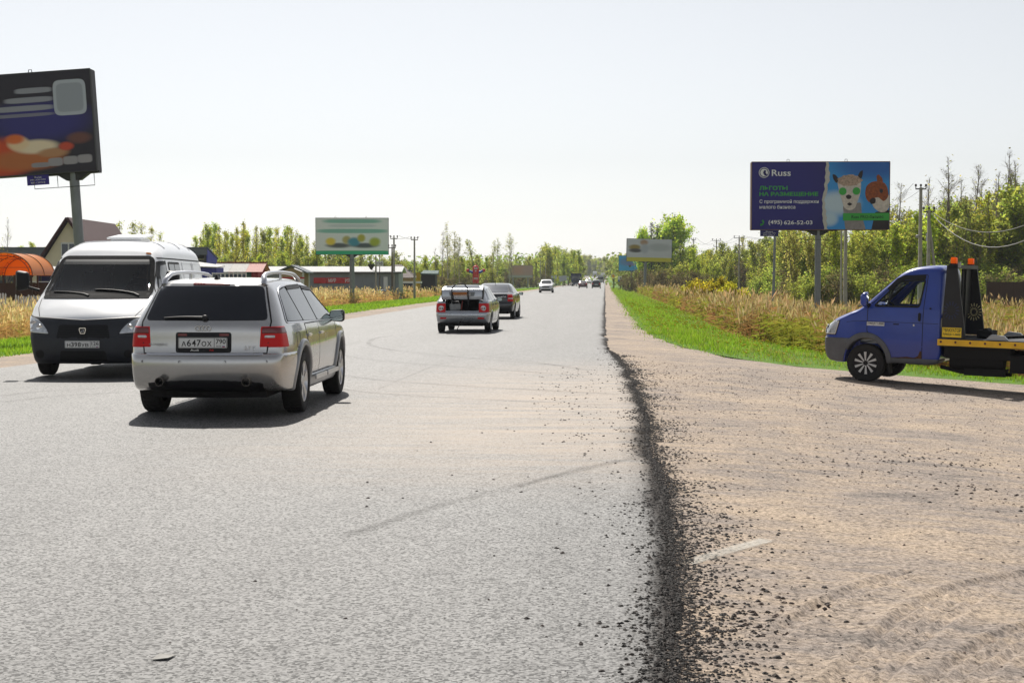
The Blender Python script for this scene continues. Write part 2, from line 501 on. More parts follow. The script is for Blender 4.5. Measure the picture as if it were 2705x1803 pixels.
# ---- asphalt
def asphalt_material():
    m, nt, b = new_mat('asphalt')
    L = nt.links.new
    tc = N(nt, 'ShaderNodeTexCoord')
    vo = N(nt, 'ShaderNodeTexVoronoi', Scale=62.0); L(tc.outputs['Object'], vo.inputs['Vector'])
    nf = N(nt, 'ShaderNodeTexNoise', Scale=44.0, Detail=6.0, Roughness=.85); L(tc.outputs['Object'], nf.inputs['Vector'])
    mid = N(nt, 'ShaderNodeTexNoise', Scale=2.2, Detail=6.0, Roughness=.7); L(tc.outputs['Object'], mid.inputs['Vector'])
    mp = N(nt, 'ShaderNodeMapping'); mp.inputs['Scale'].default_value = (1.0, .05, 1.0); L(tc.outputs['Object'], mp.inputs['Vector'])
    st = N(nt, 'ShaderNodeTexNoise', Scale=0.8, Detail=5.0, Roughness=.6); L(mp.outputs[0], st.inputs['Vector'])
    # aggregate colour: a grey per stone, shadowed pits painted in near black
    r1 = N(nt, 'ShaderNodeValToRGB')
    e = r1.color_ramp.elements
    e[0].position = .30; e[0].color = (.005, .005, .005, 1); e[1].position = .80; e[1].color = (.25, .246, .243, 1)
    k = e.new(.40); k.color = (.115, .113, .111, 1)
    v2 = N(nt, 'ShaderNodeTexVoronoi', Scale=78.0); L(tc.outputs['Object'], v2.inputs['Vector'])
    vs = N(nt, 'ShaderNodeSeparateColor'); L(v2.outputs['Color'], vs.inputs[0])
    vm = N(nt, 'ShaderNodeMix', data_type='FLOAT'); vm.inputs[0].default_value = .32; L(vs.outputs[0], vm.inputs[2]); L(nf.outputs['Fac'], vm.inputs[3])
    L(vm.outputs[0], r1.inputs['Fac'])
    # worn lighter lanes / dust
    r2 = N(nt, 'ShaderNodeMapRange'); r2.inputs['From Min'].default_value = .3; r2.inputs['From Max'].default_value = .7
    r2.inputs['To Min'].default_value = .78; r2.inputs['To Max'].default_value = 1.22
    mm = N(nt, 'ShaderNodeMix', data_type='FLOAT'); mm.inputs[0].default_value = .5
    L(mid.outputs['Fac'], mm.inputs[2]); L(st.outputs['Fac'], mm.inputs[3]); L(mm.outputs[0], r2.inputs['Value'])
    sc = N(nt, 'ShaderNodeVectorMath', operation='SCALE'); L(r1.outputs['Color'], sc.inputs[0]); L(r2.outputs[0], sc.inputs['Scale'])
    # blown sand lying on the asphalt near the side road mouth
    sp = N(nt, 'ShaderNodeSeparateXYZ'); L(tc.outputs['Object'], sp.inputs[0])
    ax = N(nt, 'ShaderNodeMapRange', interpolation_type='SMOOTHSTEP'); ax.inputs['From Min'].default_value = -4.6; ax.inputs['From Max'].default_value = -.1; L(sp.outputs['X'], ax.inputs['Value'])
    ay = N(nt, 'ShaderNodeMapRange', interpolation_type='SMOOTHSTEP'); ay.inputs['From Min'].default_value = 9.5; ay.inputs['From Max'].default_value = 14; L(sp.outputs['Y'], ay.inputs['Value'])
    az = N(nt, 'ShaderNodeMapRange', interpolation_type='SMOOTHSTEP'); az.inputs['From Min'].default_value = 31; az.inputs['From Max'].default_value = 20; L(sp.outputs['Y'], az.inputs['Value'])
    mpd = N(nt, 'ShaderNodeMapping'); mpd.inputs['Scale'].default_value = (.35, 2.2, 1); L(tc.outputs['Object'], mpd.inputs['Vector'])
    nd = N(nt, 'ShaderNodeTexNoise', Scale=1.3, Detail=8.0, Roughness=.72); L(mpd.outputs[0], nd.inputs['Vector'])
    nr = N(nt, 'ShaderNodeMapRange'); nr.inputs['From Min'].default_value = .3; nr.inputs['From Max'].default_value = .62; L(nd.outputs['Fac'], nr.inputs['Value'])
    p1 = N(nt, 'ShaderNodeMath', operation='MULTIPLY'); L(ax.outputs[0], p1.inputs[0]); L(ay.outputs[0], p1.inputs[1])
    p2 = N(nt, 'ShaderNodeMath', operation='MULTIPLY'); L(p1.outputs[0], p2.inputs[0]); L(az.outputs[0], p2.inputs[1])
    p3 = N(nt, 'ShaderNodeMath', operation='MULTIPLY'); L(p2.outputs[0], p3.inputs[0]); L(nr.outputs[0], p3.inputs[1])
    dm = N(nt, 'ShaderNodeMix', data_type='RGBA'); dm.inputs[7].default_value = (.36, .27, .19, 1)
    p4 = N(nt, 'ShaderNodeMath', operation='MULTIPLY'); p4.inputs[1].default_value = .8; L(p3.outputs[0], p4.inputs[0])
    L(p4.outputs[0], dm.inputs[0]); L(sc.outputs[0], dm.inputs[6])
    # tarry fresh edge, with the shade on its broken side painted in
    te = N(nt, 'ShaderNodeAttribute', attribute_name='Col')
    tm = N(nt, 'ShaderNodeMix', data_type='RGBA'); tm.inputs[7].default_value = (.04, .034, .03, 1)
    sx = N(nt, 'ShaderNodeSeparateColor'); L(te.outputs['Color'], sx.inputs[0])
    L(sx.outputs[0], tm.inputs[0]); L(dm.outputs[2], tm.inputs[6])
    L(tm.outputs[2], b.inputs['Base Color'])
    b.inputs['Roughness'].default_value = .62
    sv = N(nt, 'ShaderNodeMapRange'); sv.inputs['To Min'].default_value = .35; sv.inputs['To Max'].default_value = 0; L(sx.outputs[0], sv.inputs['Value']); L(sv.outputs[0], b.inputs['Specular IOR Level'])
    hm = N(nt, 'ShaderNodeMath', operation='MULTIPLY_ADD'); hm.inputs[1].default_value = -1.1; L(vo.outputs['Distance'], hm.inputs[0]); L(nf.outputs['Fac'], hm.inputs[2])
    bp = N(nt, 'ShaderNodeBump', Strength=.55, Distance=.006); L(hm.outputs[0], bp.inputs['Height']); L(bp.outputs[0], b.inputs['Normal'])
    return m
M_asphalt = asphalt_material()
ys = steps((-30, 4, 1.0), (4, 16, .06), (16, 40, .12), (40, 120, .5), (120, 300, 4), (300, 1500, 20))
nx = 16
e_ = edge(ys)
us = np.concatenate([np.linspace(0, .9, nx - 4), [.95, .98, .992, 1.0]])
X = ROAD_L + 0.05 * vnoise(ys * .8, 9)[:, None] + (e_ - ROAD_L)[:, None] * us[None, :]
Yr = np.repeat(ys[:, None], nx, 1)
Z = zr(Yr) + .0 * X
Z[:, -1] -= .012; 
kw_ = .03 + .10 * (vnoise(ys * 1.3, 5, 4) + .5).clip(0, 1)
X1 = (e_ + kw_ * .35 + .03 * vnoise(ys * 7, 12))[:, None]; X2 = (e_ + kw_ + .04 * vnoise(ys * 5, 14))[:, None]
Zl1 = zr(ys)[:, None] - .022 + .012 * vnoise(ys * 9, 15)[:, None]; Zl2 = zr(ys)[:, None] + off_r(np.maximum(X2, 0)) - .02
XL = X[:, :1] - .08; ZL = zr(ys)[:, None] - .12
X = np.concatenate([XL, X, X1, X2], 1); Z = np.concatenate([ZL, Z, Zl1, Zl2], 1)
Yr = np.repeat(ys[:, None], nx + 3, 1)
v = np.stack([X, Yr, Z], -1).reshape(-1, 3); nn = nx + 3
i = (np.arange(len(ys) - 1)[:, None] * nn + np.arange(nn - 1)[None, :]).ravel()
road_me = mesh_np('road', v, np.stack([i, i + 1, i + nn + 1, i + nn], -1), True, 50)
cc = np.zeros((len(ys), nn, 3), np.float32); cc[:, -2:, 0] = .85; cc[:, -3, 0] = .85; cc[:, -4, 0] = .25
color_attr(road_me, cc.reshape(-1, 3))
road = link('road', road_me, None, M_asphalt)
tag(road, 'wide grey asphalt highway without lane markings', None, None, 'structure')

# ---- dirt side road and shoulder on the right
def dirt_material():
    m, nt, b = new_mat('packed dirt and gravel')
    L = nt.links.new
    tc = N(nt, 'ShaderNodeTexCoord')
    big = N(nt, 'ShaderNodeTexNoise', Scale=.55, Detail=7.0, Roughness=.65); L(tc.outputs['Object'], big.inputs['Vector'])
    mpd = N(nt, 'ShaderNodeMapping'); mpd.inputs['Scale'].default_value = (.6, 1.6, 1); mpd.inputs['Rotation'].default_value = (0, 0, R(-28)); L(tc.outputs['Object'], mpd.inputs['Vector'])
    mid = N(nt, 'ShaderNodeTexNoise', Scale=2.6, Detail=8.0, Roughness=.72); L(mpd.outputs[0], mid.inputs['Vector'])
    fin = N(nt, 'ShaderNodeTexNoise', Scale=34.0, Detail=6.0, Roughness=.85); L(tc.outputs['Object'], fin.inputs['Vector'])
    mx = N(nt, 'ShaderNodeMix', data_type='FLOAT'); mx.inputs[0].default_value = .55; L(big.outputs['Fac'], mx.inputs[2]); L(mid.outputs['Fac'], mx.inputs[3])
    r = N(nt, 'ShaderNodeValToRGB'); e = r.color_ramp.elements
    e[0].position = .36; e[0].color = (.17, .15, .135, 1)
    e[1].position = .64; e[1].color = (.49, .385, .285, 1)
    k = e.new(.45); k.color = (.31, .26, .225, 1)
    k = e.new(.54); k.color = (.40, .32, .25, 1)
    L(mx.outputs[0], r.inputs['Fac'])
    fr = N(nt, 'ShaderNodeMapRange'); fr.inputs['From Min'].default_value = .40; fr.inputs['From Max'].default_value = .60; fr.inputs['To Min'].default_value = .42; fr.inputs['To Max'].default_value = 1.28
    L(fin.outputs['Fac'], fr.inputs['Value'])
    sc = N(nt, 'ShaderNodeVectorMath', operation='SCALE'); L(r.outputs['Color'], sc.inputs[0]); L(fr.outputs[0], sc.inputs['Scale'])
    v2 = N(nt, 'ShaderNodeTexVoronoi', Scale=46.0); L(tc.outputs['Object'], v2.inputs['Vector'])
    vs = N(nt, 'ShaderNodeSeparateColor'); L(v2.outputs['Color'], vs.inputs[0])
    vr = N(nt, 'ShaderNodeMapRange'); vr.inputs['From Min'].default_value = .0; vr.inputs['From Max'].default_value = .14; vr.inputs['To Min'].default_value = .45; vr.inputs['To Max'].default_value = 1.12; L(vs.outputs[1], vr.inputs['Value'])
    s2 = N(nt, 'ShaderNodeVectorMath', operation='SCALE'); L(sc.outputs[0], s2.inputs[0]); L(vr.outputs[0], s2.inputs['Scale'])
    L(s2.outputs[0], b.inputs['Base Color'])
    b.inputs['Roughness'].default_value = .92; b.inputs['Specular IOR Level'].default_value = .2
    hh = N(nt, 'ShaderNodeMath', operation='MULTIPLY_ADD'); hh.inputs[1].default_value = 3.0; L(mid.outputs['Fac'], hh.inputs[0]); L(fin.outputs['Fac'], hh.inputs[2])
    bp = N(nt, 'ShaderNodeBump', Strength=.7, Distance=.012); L(hh.outputs[0], bp.inputs['Height']); L(bp.outputs[0], b.inputs['Normal'])
    return m
M_dirt = dirt_material()
# tyre ruts pressed into the dirt: arcs given by photo points on the ground
def arc_pts(pix, z, n=40):
    P = [gp(x, y, z) for x, y in pix]
    tx = tab([(k, p.x) for k, p in enumerate(P)]); ty = tab([(k, p.y) for k, p in enumerate(P)])
    t = np.linspace(0, len(P) - 1, n)
    return np.stack([tx(t), ty(t)], -1)
ruts = []
for dx in (0, 42, 84, 126):
    ruts.append(arc_pts([(2190 + dx, 1803), (2290 + dx, 1700), (2420 + dx, 1590), (2560 + dx * .6, 1515), (2720 + dx * .4, 1470)], -.1))
for dx in (0, 55, 110):
    ruts.append(arc_pts([(2440 + dx, 1820), (2530 + dx, 1740), (2620 + dx, 1680), (2740 + dx, 1630)], -.12))
for dy in (0, 16):
    ruts.append(arc_pts([(2060, 1660 + dy), (2150, 1600 + dy), (2260, 1545 + dy), (2400, 1490 + dy)], -.1))
RUT = np.concatenate(ruts)
def z_lot(X, Y):
    z = zr(Y) + off_r(np.maximum(X, 0)) - .005
    z = z + .018 * np.sin(X * 2.1 + .6 * Y) * np.sin(Y * 1.3 - X) * sstep(.4, 1.5, X)
    near = (Y < 11) & (X > .4) & (X < 6)
    if near.any():
        q = np.stack([X[near], Y[near]], -1)
        d = np.full(len(q), 9.)
        for k in range(0, len(RUT), 40):
            for j in range(39):
                a, b2 = RUT[k + j], RUT[k + j + 1]; ab = b2 - a
                t = np.clip(((q - a) @ ab) / (ab @ ab), 0, 1)
                d = np.minimum(d, np.hypot(*(q - a - t[:, None] * ab).T))
        w = np.exp(-(d / .024) ** 2) * .022 - np.exp(-((d - .05) / .025) ** 2) * .012
        z[near] -= w * (.6 + .8 * np.abs(vnoise(q[:, 0] * 9 + q[:, 1] * 7, 31)))
    return z
ys = steps((-20, 4.5, .8), (4.5, 11, .03), (11, 31.4, .35), (31.4, 60, .7), (60, 200, 4), (200, 1500, 25))
ge = grass_edge(ys) + .22 * vnoise(ys * .7, 21, 4) * np.clip(grass_edge(ys) / 3, .5, 1.5) * sstep(30.2, 33, ys)
xa = edge(ys) - .25
nxl = 175
v, f = grid_strip(xa, ge, ys, nxl, z_lot)
fw = np.minimum(4.2, .9 * (ge - xa))[:, None]          # fine columns by the road, coarse beyond
t_ = np.linspace(0, 1, 26)[None, 1:]
Xl = xa[:, None] + np.concatenate([fw * np.linspace(0, 1, 150)[None], fw + (ge - xa)[:, None] * 0 + ((ge - xa)[:, None] - fw) * t_ ** 2], 1)
Yl = np.repeat(ys[:, None], nxl, 1)
v = np.stack([Xl, Yl, z_lot(Xl, Yl)], -1).reshape(-1, 3)
lot = link('side_road', mesh_np('side_road', v, f), None, M_dirt)
tag(lot, 'sandy dirt side road and shoulder beside the asphalt', None, None, 'structure')
# left shoulder
ys = steps((-20, 60, .8), (60, 200, 4), (200, 1500, 25))
gl = -12.9 + .6 * vnoise(ys * .4, 25, 4)
v, f = grid_strip(gl, np.full(len(ys), ROAD_L + .1), ys, 8, lambda X, Y: zr(Y) + off_l(np.maximum(ROAD_L - X, 0)) + .008)
tag(link('road_shoulder', mesh_np('road_shoulder', v, f), None, M_dirt), 'dirt shoulder along the far side of the highway', None, None, 'structure')

# ---- marks on the asphalt (rubber) and worn paint on the dirt
def mark_material(name, c, amount, sc=18.0):
    m, nt, b = new_mat(name)
    L = nt.links.new
    tc = N(nt, 'ShaderNodeTexCoord')
    no = N(nt, 'ShaderNodeTexNoise', Scale=sc, Detail=6.0, Roughness=.75); L(tc.outputs['Object'], no.inputs['Vector'])
    n2 = N(nt, 'ShaderNodeTexNoise', Scale=1.1, Detail=3.0); L(tc.outputs['Object'], n2.inputs['Vector'])
    ml = N(nt, 'ShaderNodeMath', operation='MULTIPLY'); L(no.outputs['Fac'], ml.inputs[0]); L(n2.outputs['Fac'], ml.inputs[1])
    mr = N(nt, 'ShaderNodeMapRange'); mr.inputs['From Min'].default_value = .1; mr.inputs['From Max'].default_value = .42; mr.inputs['To Max'].default_value = amount
    L(ml.outputs[0], mr.inputs['Value'])
    at_ = N(nt, 'ShaderNodeAttribute', attribute_name='Col'); sx = N(nt, 'ShaderNodeSeparateColor'); L(at_.outputs['Color'], sx.inputs[0])
    m2 = N(nt, 'ShaderNodeMath', operation='MULTIPLY'); L(mr.outputs[0], m2.inputs[0]); L(sx.outputs[0], m2.inputs[1])
    L(m2.outputs[0], b.inputs['Alpha'])
    b.inputs['Base Color'].default_value = (*c, 1); b.inputs['Roughness'].default_value = .8
    return m
M_rubber = mark_material('tyre rubber', (.035, .03, .027), .27)
def ribbon(name, pts, w, z, mtl, parent, lift=.004):
    pts = np.asarray(pts); t = np.gradient(pts, axis=0); t /= np.linalg.norm(t, axis=1)[:, None]
    nrm = np.stack([-t[:, 1], t[:, 0]], -1)
    rows = []; al = []
    for k, a in ((-1, 0), (-.5, 1), (.5, 1), (1, 0)):
        q = pts + nrm * (k * w / 2)
        rows.append(np.stack([q[:, 0], q[:, 1], z(q[:, 0], q[:, 1]) + lift], -1)); al.append(np.full(len(q), a))
    v = np.stack(rows, 1).reshape(-1, 3); a = np.stack(al, 1); a[0] = 0; a[-1] = 0; a = a.reshape(-1)
    i = (np.arange(len(pts) - 1)[:, None] * 4 + np.arange(3)[None, :]).ravel()
    me = mesh_np(name, v, np.stack([i, i + 1, i + 5, i + 4], -1))
    color_attr(me, np.repeat(a[:, None], 3, 1))
    return link(name, me, parent, mtl)
zroad = lambda X, Y: zr(Y)
for k, pix in enumerate([
    [(1520, 964), (1196, 936), (1022, 916), (978, 904), (975, 896), (993, 886), (1050, 877)],
    [(1560, 990), (1282, 970), (1022, 949), (930, 938), (890, 925), (900, 908), (960, 893)],
    [(1640, 1040), (1253, 1019), (1022, 1003), (880, 985)],
    [(1620, 1070), (1253, 1053), (982, 1036), (860, 1020)],
    [(1560, 975), (1400, 950), (1250, 930)],
    [(1690, 1205), (1450, 1262), (1180, 1330), (900, 1420)],
    [(1640, 1215), (1500, 1245), (1330, 1300)],
    [(0, 1045), (120, 1032), (300, 1024)], [(0, 1062), (150, 1046), (330, 1035)],
    [(1480, 905), (1300, 935), (1140, 965), (990, 1030)]]):
    ribbon('tyre_mark', arc_pts(pix, 0, 50), [.17, .16, .2, .17, .12, .12, .08, .16, .16, .05][k], zroad, M_rubber, road, .004 + .0005 * k)
M_paint = mark_material('worn white paint', (.58, .55, .49), .95, 40.0)
q0, q1 = gp(1800, 1497, -.09), gp(2035, 1413, -.09)
ribbon('road_marking', np.stack([np.linspace(q0.x, q1.x, 12), np.linspace(q0.y, q1.y, 12)], -1), .13, lambda X, Y: z_lot(X, Y), M_paint, lot, .006)

# ---- crumbled asphalt and gravel
def stones(name, pos, size, colr, label):
    n = len(pos)
    ico = np.array([(0, 0, 1), (.9, 0, .1), (.28, .85, .2), (-.72, .53, .0), (-.72, -.53, .15), (.28, -.85, .05), (.4, .3, .75), (-.4, .2, .8), (.05, -.5, .7)])
    F = np.array([(6, 1, 2), (6, 2, 7), (7, 2, 3), (7, 3, 4), (8, 4, 5), (8, 5, 1), (6, 8, 1), (0, 6, 7), (0, 7, 8), (0, 8, 6), (7, 4, 8)])
    r = np.random.default_rng(len(name) + n)
    V = ico[None] * (1 + .35 * (r.random((n, len(ico), 3)) - .5))
    a = r.random(n) * 6.28; ca, sa = np.cos(a), np.sin(a)
    x = V[:, :, 0] * ca[:, None] - V[:, :, 1] * sa[:, None]; y = V[:, :, 0] * sa[:, None] + V[:, :, 1] * ca[:, None]
    V = np.stack([x * (1 + .4 * r.random(n))[:, None], y, V[:, :, 2] * .75], -1) * size[:, None, None] + pos[:, None, :]
    f = (F[None] + (np.arange(n) * len(ico))[:, None, None]).reshape(-1, 3)
    me = mesh_np(name, V.reshape(-1, 3), f, False)
    cl = colr[r.integers(0, len(colr), n)] * (.6 + .8 * r.random((n, 1)))
    color_attr(me, np.repeat(cl[:, None, :], len(ico), 1).reshape(-1, 3))
    return tag(link(name, me, None, M_stone), label, None, None, 'stuff')
M_stone, _nt, _b = new_mat('stone')
_a = N(_nt, 'ShaderNodeAttribute', attribute_name='Col'); _nt.links.new(_a.outputs['Color'], _b.inputs['Base Color']); _b.inputs['Roughness'].default_value = .8
r = np.random.default_rng(11)
def lot_pos(X, Y): return np.stack([X, Y, z_lot(X, Y)], -1)
# dark crumbs hugging the asphalt edge
n = 23000
Y = 4.6 * (34 / 4.6) ** r.random(n)
clump = (vnoise(Y * 1.6, 41, 3) + .55).clip(.05, 1)
X = edge(Y) + .05 + np.where(r.random(n) < .3, -.5, 1) * np.abs(r.normal(0, 1, n)) ** 1.5 * .085 * (clump * 1.9 + .2)
zz = np.maximum(z_lot(X, Y), zr(Y) - .004 - .42 * np.maximum(X - edge(Y), 0)); zz = np.where(X < edge(Y), zr(Y), zz)
sz = (.003 + .0085 * r.random(n) ** 2.4) * (1 + Y / 40)
stones('asphalt_crumbs', np.stack([X, Y, zz], -1), sz, np.array([(.02, .018, .017), (.035, .03, .027), (.05, .04, .035)]), 'dark crumbs of broken asphalt along the ragged road edge')
# heaps of clods on the dirt
n = 900
cx = [gp(1960, 1640, -.1), gp(1900, 1680, -.1), gp(2050, 1590, -.1), gp(1840, 1340, -.1), gp(1850, 1420, -.1), gp(1800, 1280, -.1), gp(2180, 1235, -.15), gp(2400, 1215, -.2), gp(2560, 1205, -.2), gp(2600, 1295, -.2)]
X = []; Y = []
for k, p in enumerate(cx):
    X.append(p.x + r.normal(0, .17 if k < 6 else .35, n // 10)); Y.append(p.y + r.normal(0, .3 if k < 6 else .5, n // 10))
X = np.concatenate(X); Y = np.concatenate(Y)
sz = .004 + .014 * r.random(len(X)) ** 2
k_ = X > edge(Y) + .03
stones('dirt_clods', lot_pos(X[k_], Y[k_]), sz[k_], np.array([(.07, .05, .04), (.10, .07, .055), (.045, .035, .03)]), 'brown clods and crumbs heaped on the dirt by the road edge')
# gravel over the whole side road
n = 17000
Y = 5 + 25 * r.random(n) ** .9; X = edge(Y) + .1 + (1.0 + Y * .52) * r.random(n) ** 1.1
dens = (.35 + .65 * sstep(11, 17, Y)) * (vnoise(X * .8 + 9, 51) + vnoise(Y * .9, 52) + .75)
k_ = r.random(n) < dens * .75
X, Y = X[k_], Y[k_]
sz = (.002 + .0062 * r.random(len(X)) ** 2.5) * (1 + Y / 22)
stones('gravel', lot_pos(X, Y), sz, np.array([(.20, .14, .11), (.14, .10, .08), (.28, .22, .18), (.09, .07, .06)]), 'loose reddish brown gravel scattered over the dirt side road')
# stray crumbs on the asphalt
n = 460
Y = np.concatenate([14 + 12 * r.random(n - 160), 6 + 9 * r.random(160)])
X = edge(Y) - np.abs(r.normal(.75, .35, n)) * np.clip((Y - 8) / 10, .5, 1.0) - .05
X[-60:] = edge(Y[-60:]) - 2.2 * r.random(60)
X = np.minimum(X, edge(Y) - .04)
stones('road_grit', np.stack([X, Y, zr(Y)], -1), (.003 + .008 * r.random(n) ** 2) * (1 + Y / 40), np.array([(.03, .022, .02), (.06, .04, .035)]), 'dark grit strewn over the asphalt near the dirt road mouth')
# flattened scrap of pale card on the asphalt
q = gp(428, 1740, 0)
sc_ = MB(); sc_.add([(q.x - .035, q.y - .03, .006), (q.x + .03, q.y - .02, .012), (q.x + .04, q.y + .05, .006), (q.x - .02, q.y + .04, .014), (q.x - .035, q.y - .03, .003), (q.x + .03, q.y - .02, .009), (q.x + .04, q.y + .05, .003), (q.x - .02, q.y + .04, .011)], [(0, 1, 2, 3), (7, 6, 5, 4), (0, 4, 5, 1), (1, 5, 6, 2), (2, 6, 7, 3), (3, 7, 4, 0)])
tag(sc_.build('litter', pm('pale card', (.30, .29, .27), .8)), 'flattened scrap of pale card lying on the asphalt', 'litter')
# ================================================================== PLANTS
M_grass = leaf_mat('grass blade', .5)
M_reed = leaf_mat('dry reed', .6)
M_leaf = leaf_mat('spring leaf', .72)
def tri_field(name, P, H, Wd, lean, c0, c1, mtl, label, seed):
    """one leaning triangle blade per point; colours run from base c0 to tip c1 (arrays)"""
    r = np.random.default_rng(seed); n = len(P)
    a = r.random(n) * 2 * PI
    d = np.stack([np.cos(a), np.sin(a), np.zeros(n)], -1) * (Wd / 2)[:, None]
    b = r.random(n) * 2 * PI
    l = np.stack([np.cos(b), np.sin(b), np.zeros(n)], -1) * (lean * H * r.random(n))[:, None]
    tip = P + l + np.array([0, 0, 1.]) * H[:, None]
    V = np.stack([P - d, P + d, tip], 1).reshape(-1, 3)
    me = mesh_np(name, V, np.arange(3 * n).reshape(-1, 3), False)
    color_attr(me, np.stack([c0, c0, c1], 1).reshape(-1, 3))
    return tag(link(name, me, None, mtl), label, None, None, 'stuff')
def jit(c, n, r, a=.25, hue=.12):
    c = np.asarray(c, float)
    return np.clip(c[None] * (1 + a * (r.random((n, 1)) * 2 - 1)) * (1 + hue * (r.random((n, 3)) * 2 - 1)), 0.004, .9)
def pick(cols, p, n, r):
    cols = np.asarray(cols, float)
    return cols[r.choice(len(cols), n, p=p)]
r = np.random.default_rng(5)
# ---- right verge grass
n = 105000
Y = 29.5 * (320 / 29.5) ** r.random(n)
ge_, re_ = grass_edge(Y), np.minimum(reed_edge(Y) + .8, 30)
ge_ = np.minimum(ge_, 30)
u = r.random(n)
X = ge_ - .2 + (re_ - ge_ + .3) * u + r.normal(0, .16, n)
thin = (vnoise(X * 2 + Y, 61) + .5)
k_ = (r.random(n) < np.clip(.1 + u * 9, 0, 1)) & (re_ > ge_)
X, Y, u = X[k_], Y[k_], u[k_]; n = len(X)
P = np.stack([X, Y, zg(X, Y) - .03], -1)
tuft = np.clip(vnoise(X * 1.7 + 3, 62) + vnoise(Y * .9, 63) + .5, 0, 1.3)
H = (.03 + .09 * r.random(n) + .15 * tuft ** 2 * r.random(n)) * np.clip(.4 + u * 3, 0, 1)
Wd = (.008 + .014 * r.random(n)) * (1 + Y / 60)
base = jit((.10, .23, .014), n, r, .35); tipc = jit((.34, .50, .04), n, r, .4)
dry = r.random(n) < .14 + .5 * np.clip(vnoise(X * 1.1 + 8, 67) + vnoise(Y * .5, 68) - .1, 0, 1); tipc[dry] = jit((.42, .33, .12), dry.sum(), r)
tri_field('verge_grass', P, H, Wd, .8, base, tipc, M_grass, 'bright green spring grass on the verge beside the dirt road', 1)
# green sheet of turf the blades grow from
M_turf = ground_material('turf', [(.05, .10, .012), (.09, .19, .015), (.15, .22, .03)], (.5, 5.0, 60.0))
ys = steps((30.2, 60, .6), (60, 200, 4), (200, 1500, 25))
v, f = grid_strip(grass_edge(ys), reed_edge(ys) + .3, ys, 14, lambda X, Y: zg(X, Y) + .0)
tag(link('verge', mesh_np('verge', v, f), None, M_turf), 'grassy verge between the dirt road and the dry reeds', None, None, 'structure')
ys = steps((-10, 60, .8), (60, 200, 4), (200, 1500, 25))
v, f = grid_strip(np.full(len(ys), -20.0) + .8 * vnoise(ys * .3, 71), -12.7 + .5 * vnoise(ys * .5, 72), ys, 12, lambda X, Y: zg(X, Y) + .0)
tag(link('verge', mesh_np('verge', v, f), None, M_turf), 'grassy verge along the far side of the highway', None, None, 'structure')
# ---- left verge grass
n = 70000
Y = 22 * (300 / 22) ** r.random(n); X = -12.5 - 7.2 * r.random(n)
P = np.stack([X, Y, zg(X, Y) - .03], -1)
H = (.05 + .14 * r.random(n)) * (.7 + .6 * np.clip(vnoise(X * 1.3, 65) + vnoise(Y * .6, 66) + .5, 0, 1.2))
tipc = jit((.34, .50, .04), n, r, .35); base = jit((.075, .19, .012), n, r, .3)
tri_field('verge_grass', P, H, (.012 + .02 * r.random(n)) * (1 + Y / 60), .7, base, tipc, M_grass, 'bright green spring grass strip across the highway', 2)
# ---- reeds
def reeds(name, X, Y, seed, label, green=.25, hs=1.0, thick=1.0):
    r = np.random.default_rng(seed); n = len(X)
    Z = zg(X, Y) - .03
    H = hs * (.7 + .75 * r.random(n)) * (.75 + .5 * np.clip(vnoise(X * .5 + 2, 81) + vnoise(Y * .33, 82) + .5, 0, 1.1))
    sc = thick * (1 + Y / 70)
    g = r.random(n) < green * np.clip(vnoise(X * .25 + 7, 83) * 2 + vnoise(Y * .2, 84) * 2 + .9, 0, 2)
    tris = []; cols = []
    a = r.random(n) * 2 * PI; d = np.stack([np.cos(a), np.sin(a), 0 * a], -1)
    ln = np.stack([r.normal(0, .13, n), r.normal(0, .13, n), 0 * a], -1) * H[:, None]
    P = np.stack([X, Y, Z], -1); T = P + ln + np.stack([0 * a, 0 * a, H], -1)
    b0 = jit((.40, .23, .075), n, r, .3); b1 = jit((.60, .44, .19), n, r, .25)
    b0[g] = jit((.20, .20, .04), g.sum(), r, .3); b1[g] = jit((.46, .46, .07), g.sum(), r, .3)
    w = (.007 * sc)[:, None]
    tris.append(np.stack([P - d * w, P + d * w, T], 1)); cols.append(np.stack([b0, b0, b1], 1))
    # plume
    q = d[:, [1, 0, 2]] * np.array([-1, 1, 1]); pl = (.18 + .16 * r.random(n))[:, None]
    k = ~g
    pw = (.015 * sc)[:, None]
    up = (T - P) / H[:, None]
    A = T - up * pl * .9; B = T + up * pl * .15 + ln * .3
    mid = (A + B) / 2
    pc = jit((.60, .48, .21), n, r, .3)
    for sgn in (1, -1):
        tris.append(np.stack([A, mid + q * pw * sgn, B], 1)[k]); cols.append(np.stack([pc * .8, pc, pc], 1)[k])
    # hanging leaves / green shoots
    for j in range(3):
        h = r.random(n) * .75; s0 = P + (T - P) * h[:, None]
        an = r.random(n) * 2 * PI; o = np.stack([np.cos(an), np.sin(an), .5 - 1.1 * r.random(n)], -1)
        e = s0 + o * (.22 + .2 * r.random(n))[:, None]
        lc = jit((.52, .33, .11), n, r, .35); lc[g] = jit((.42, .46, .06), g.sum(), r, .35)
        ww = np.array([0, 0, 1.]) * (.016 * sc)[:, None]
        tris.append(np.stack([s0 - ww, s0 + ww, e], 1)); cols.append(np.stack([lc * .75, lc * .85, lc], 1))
    V = np.concatenate(tris).reshape(-1, 3); C = np.concatenate(cols).reshape(-1, 3)
    me = mesh_np(name, V, np.arange(len(V)).reshape(-1, 3), False); color_attr(me, C)
    return tag(link(name, me, None, M_reed), label, None, None, 'stuff')
n = 42000
Y = 32 * (240 / 32) ** (r.random(n) ** 1.15); re_ = reed_edge(Y)
X = re_ + .1 + (26 - re_) * r.random(n) ** 1.5
k_ = (re_ < 22) & ~((X > 11) & (Y > 95) & (vnoise(X * .1 + Y * .03, 85) > -.05))
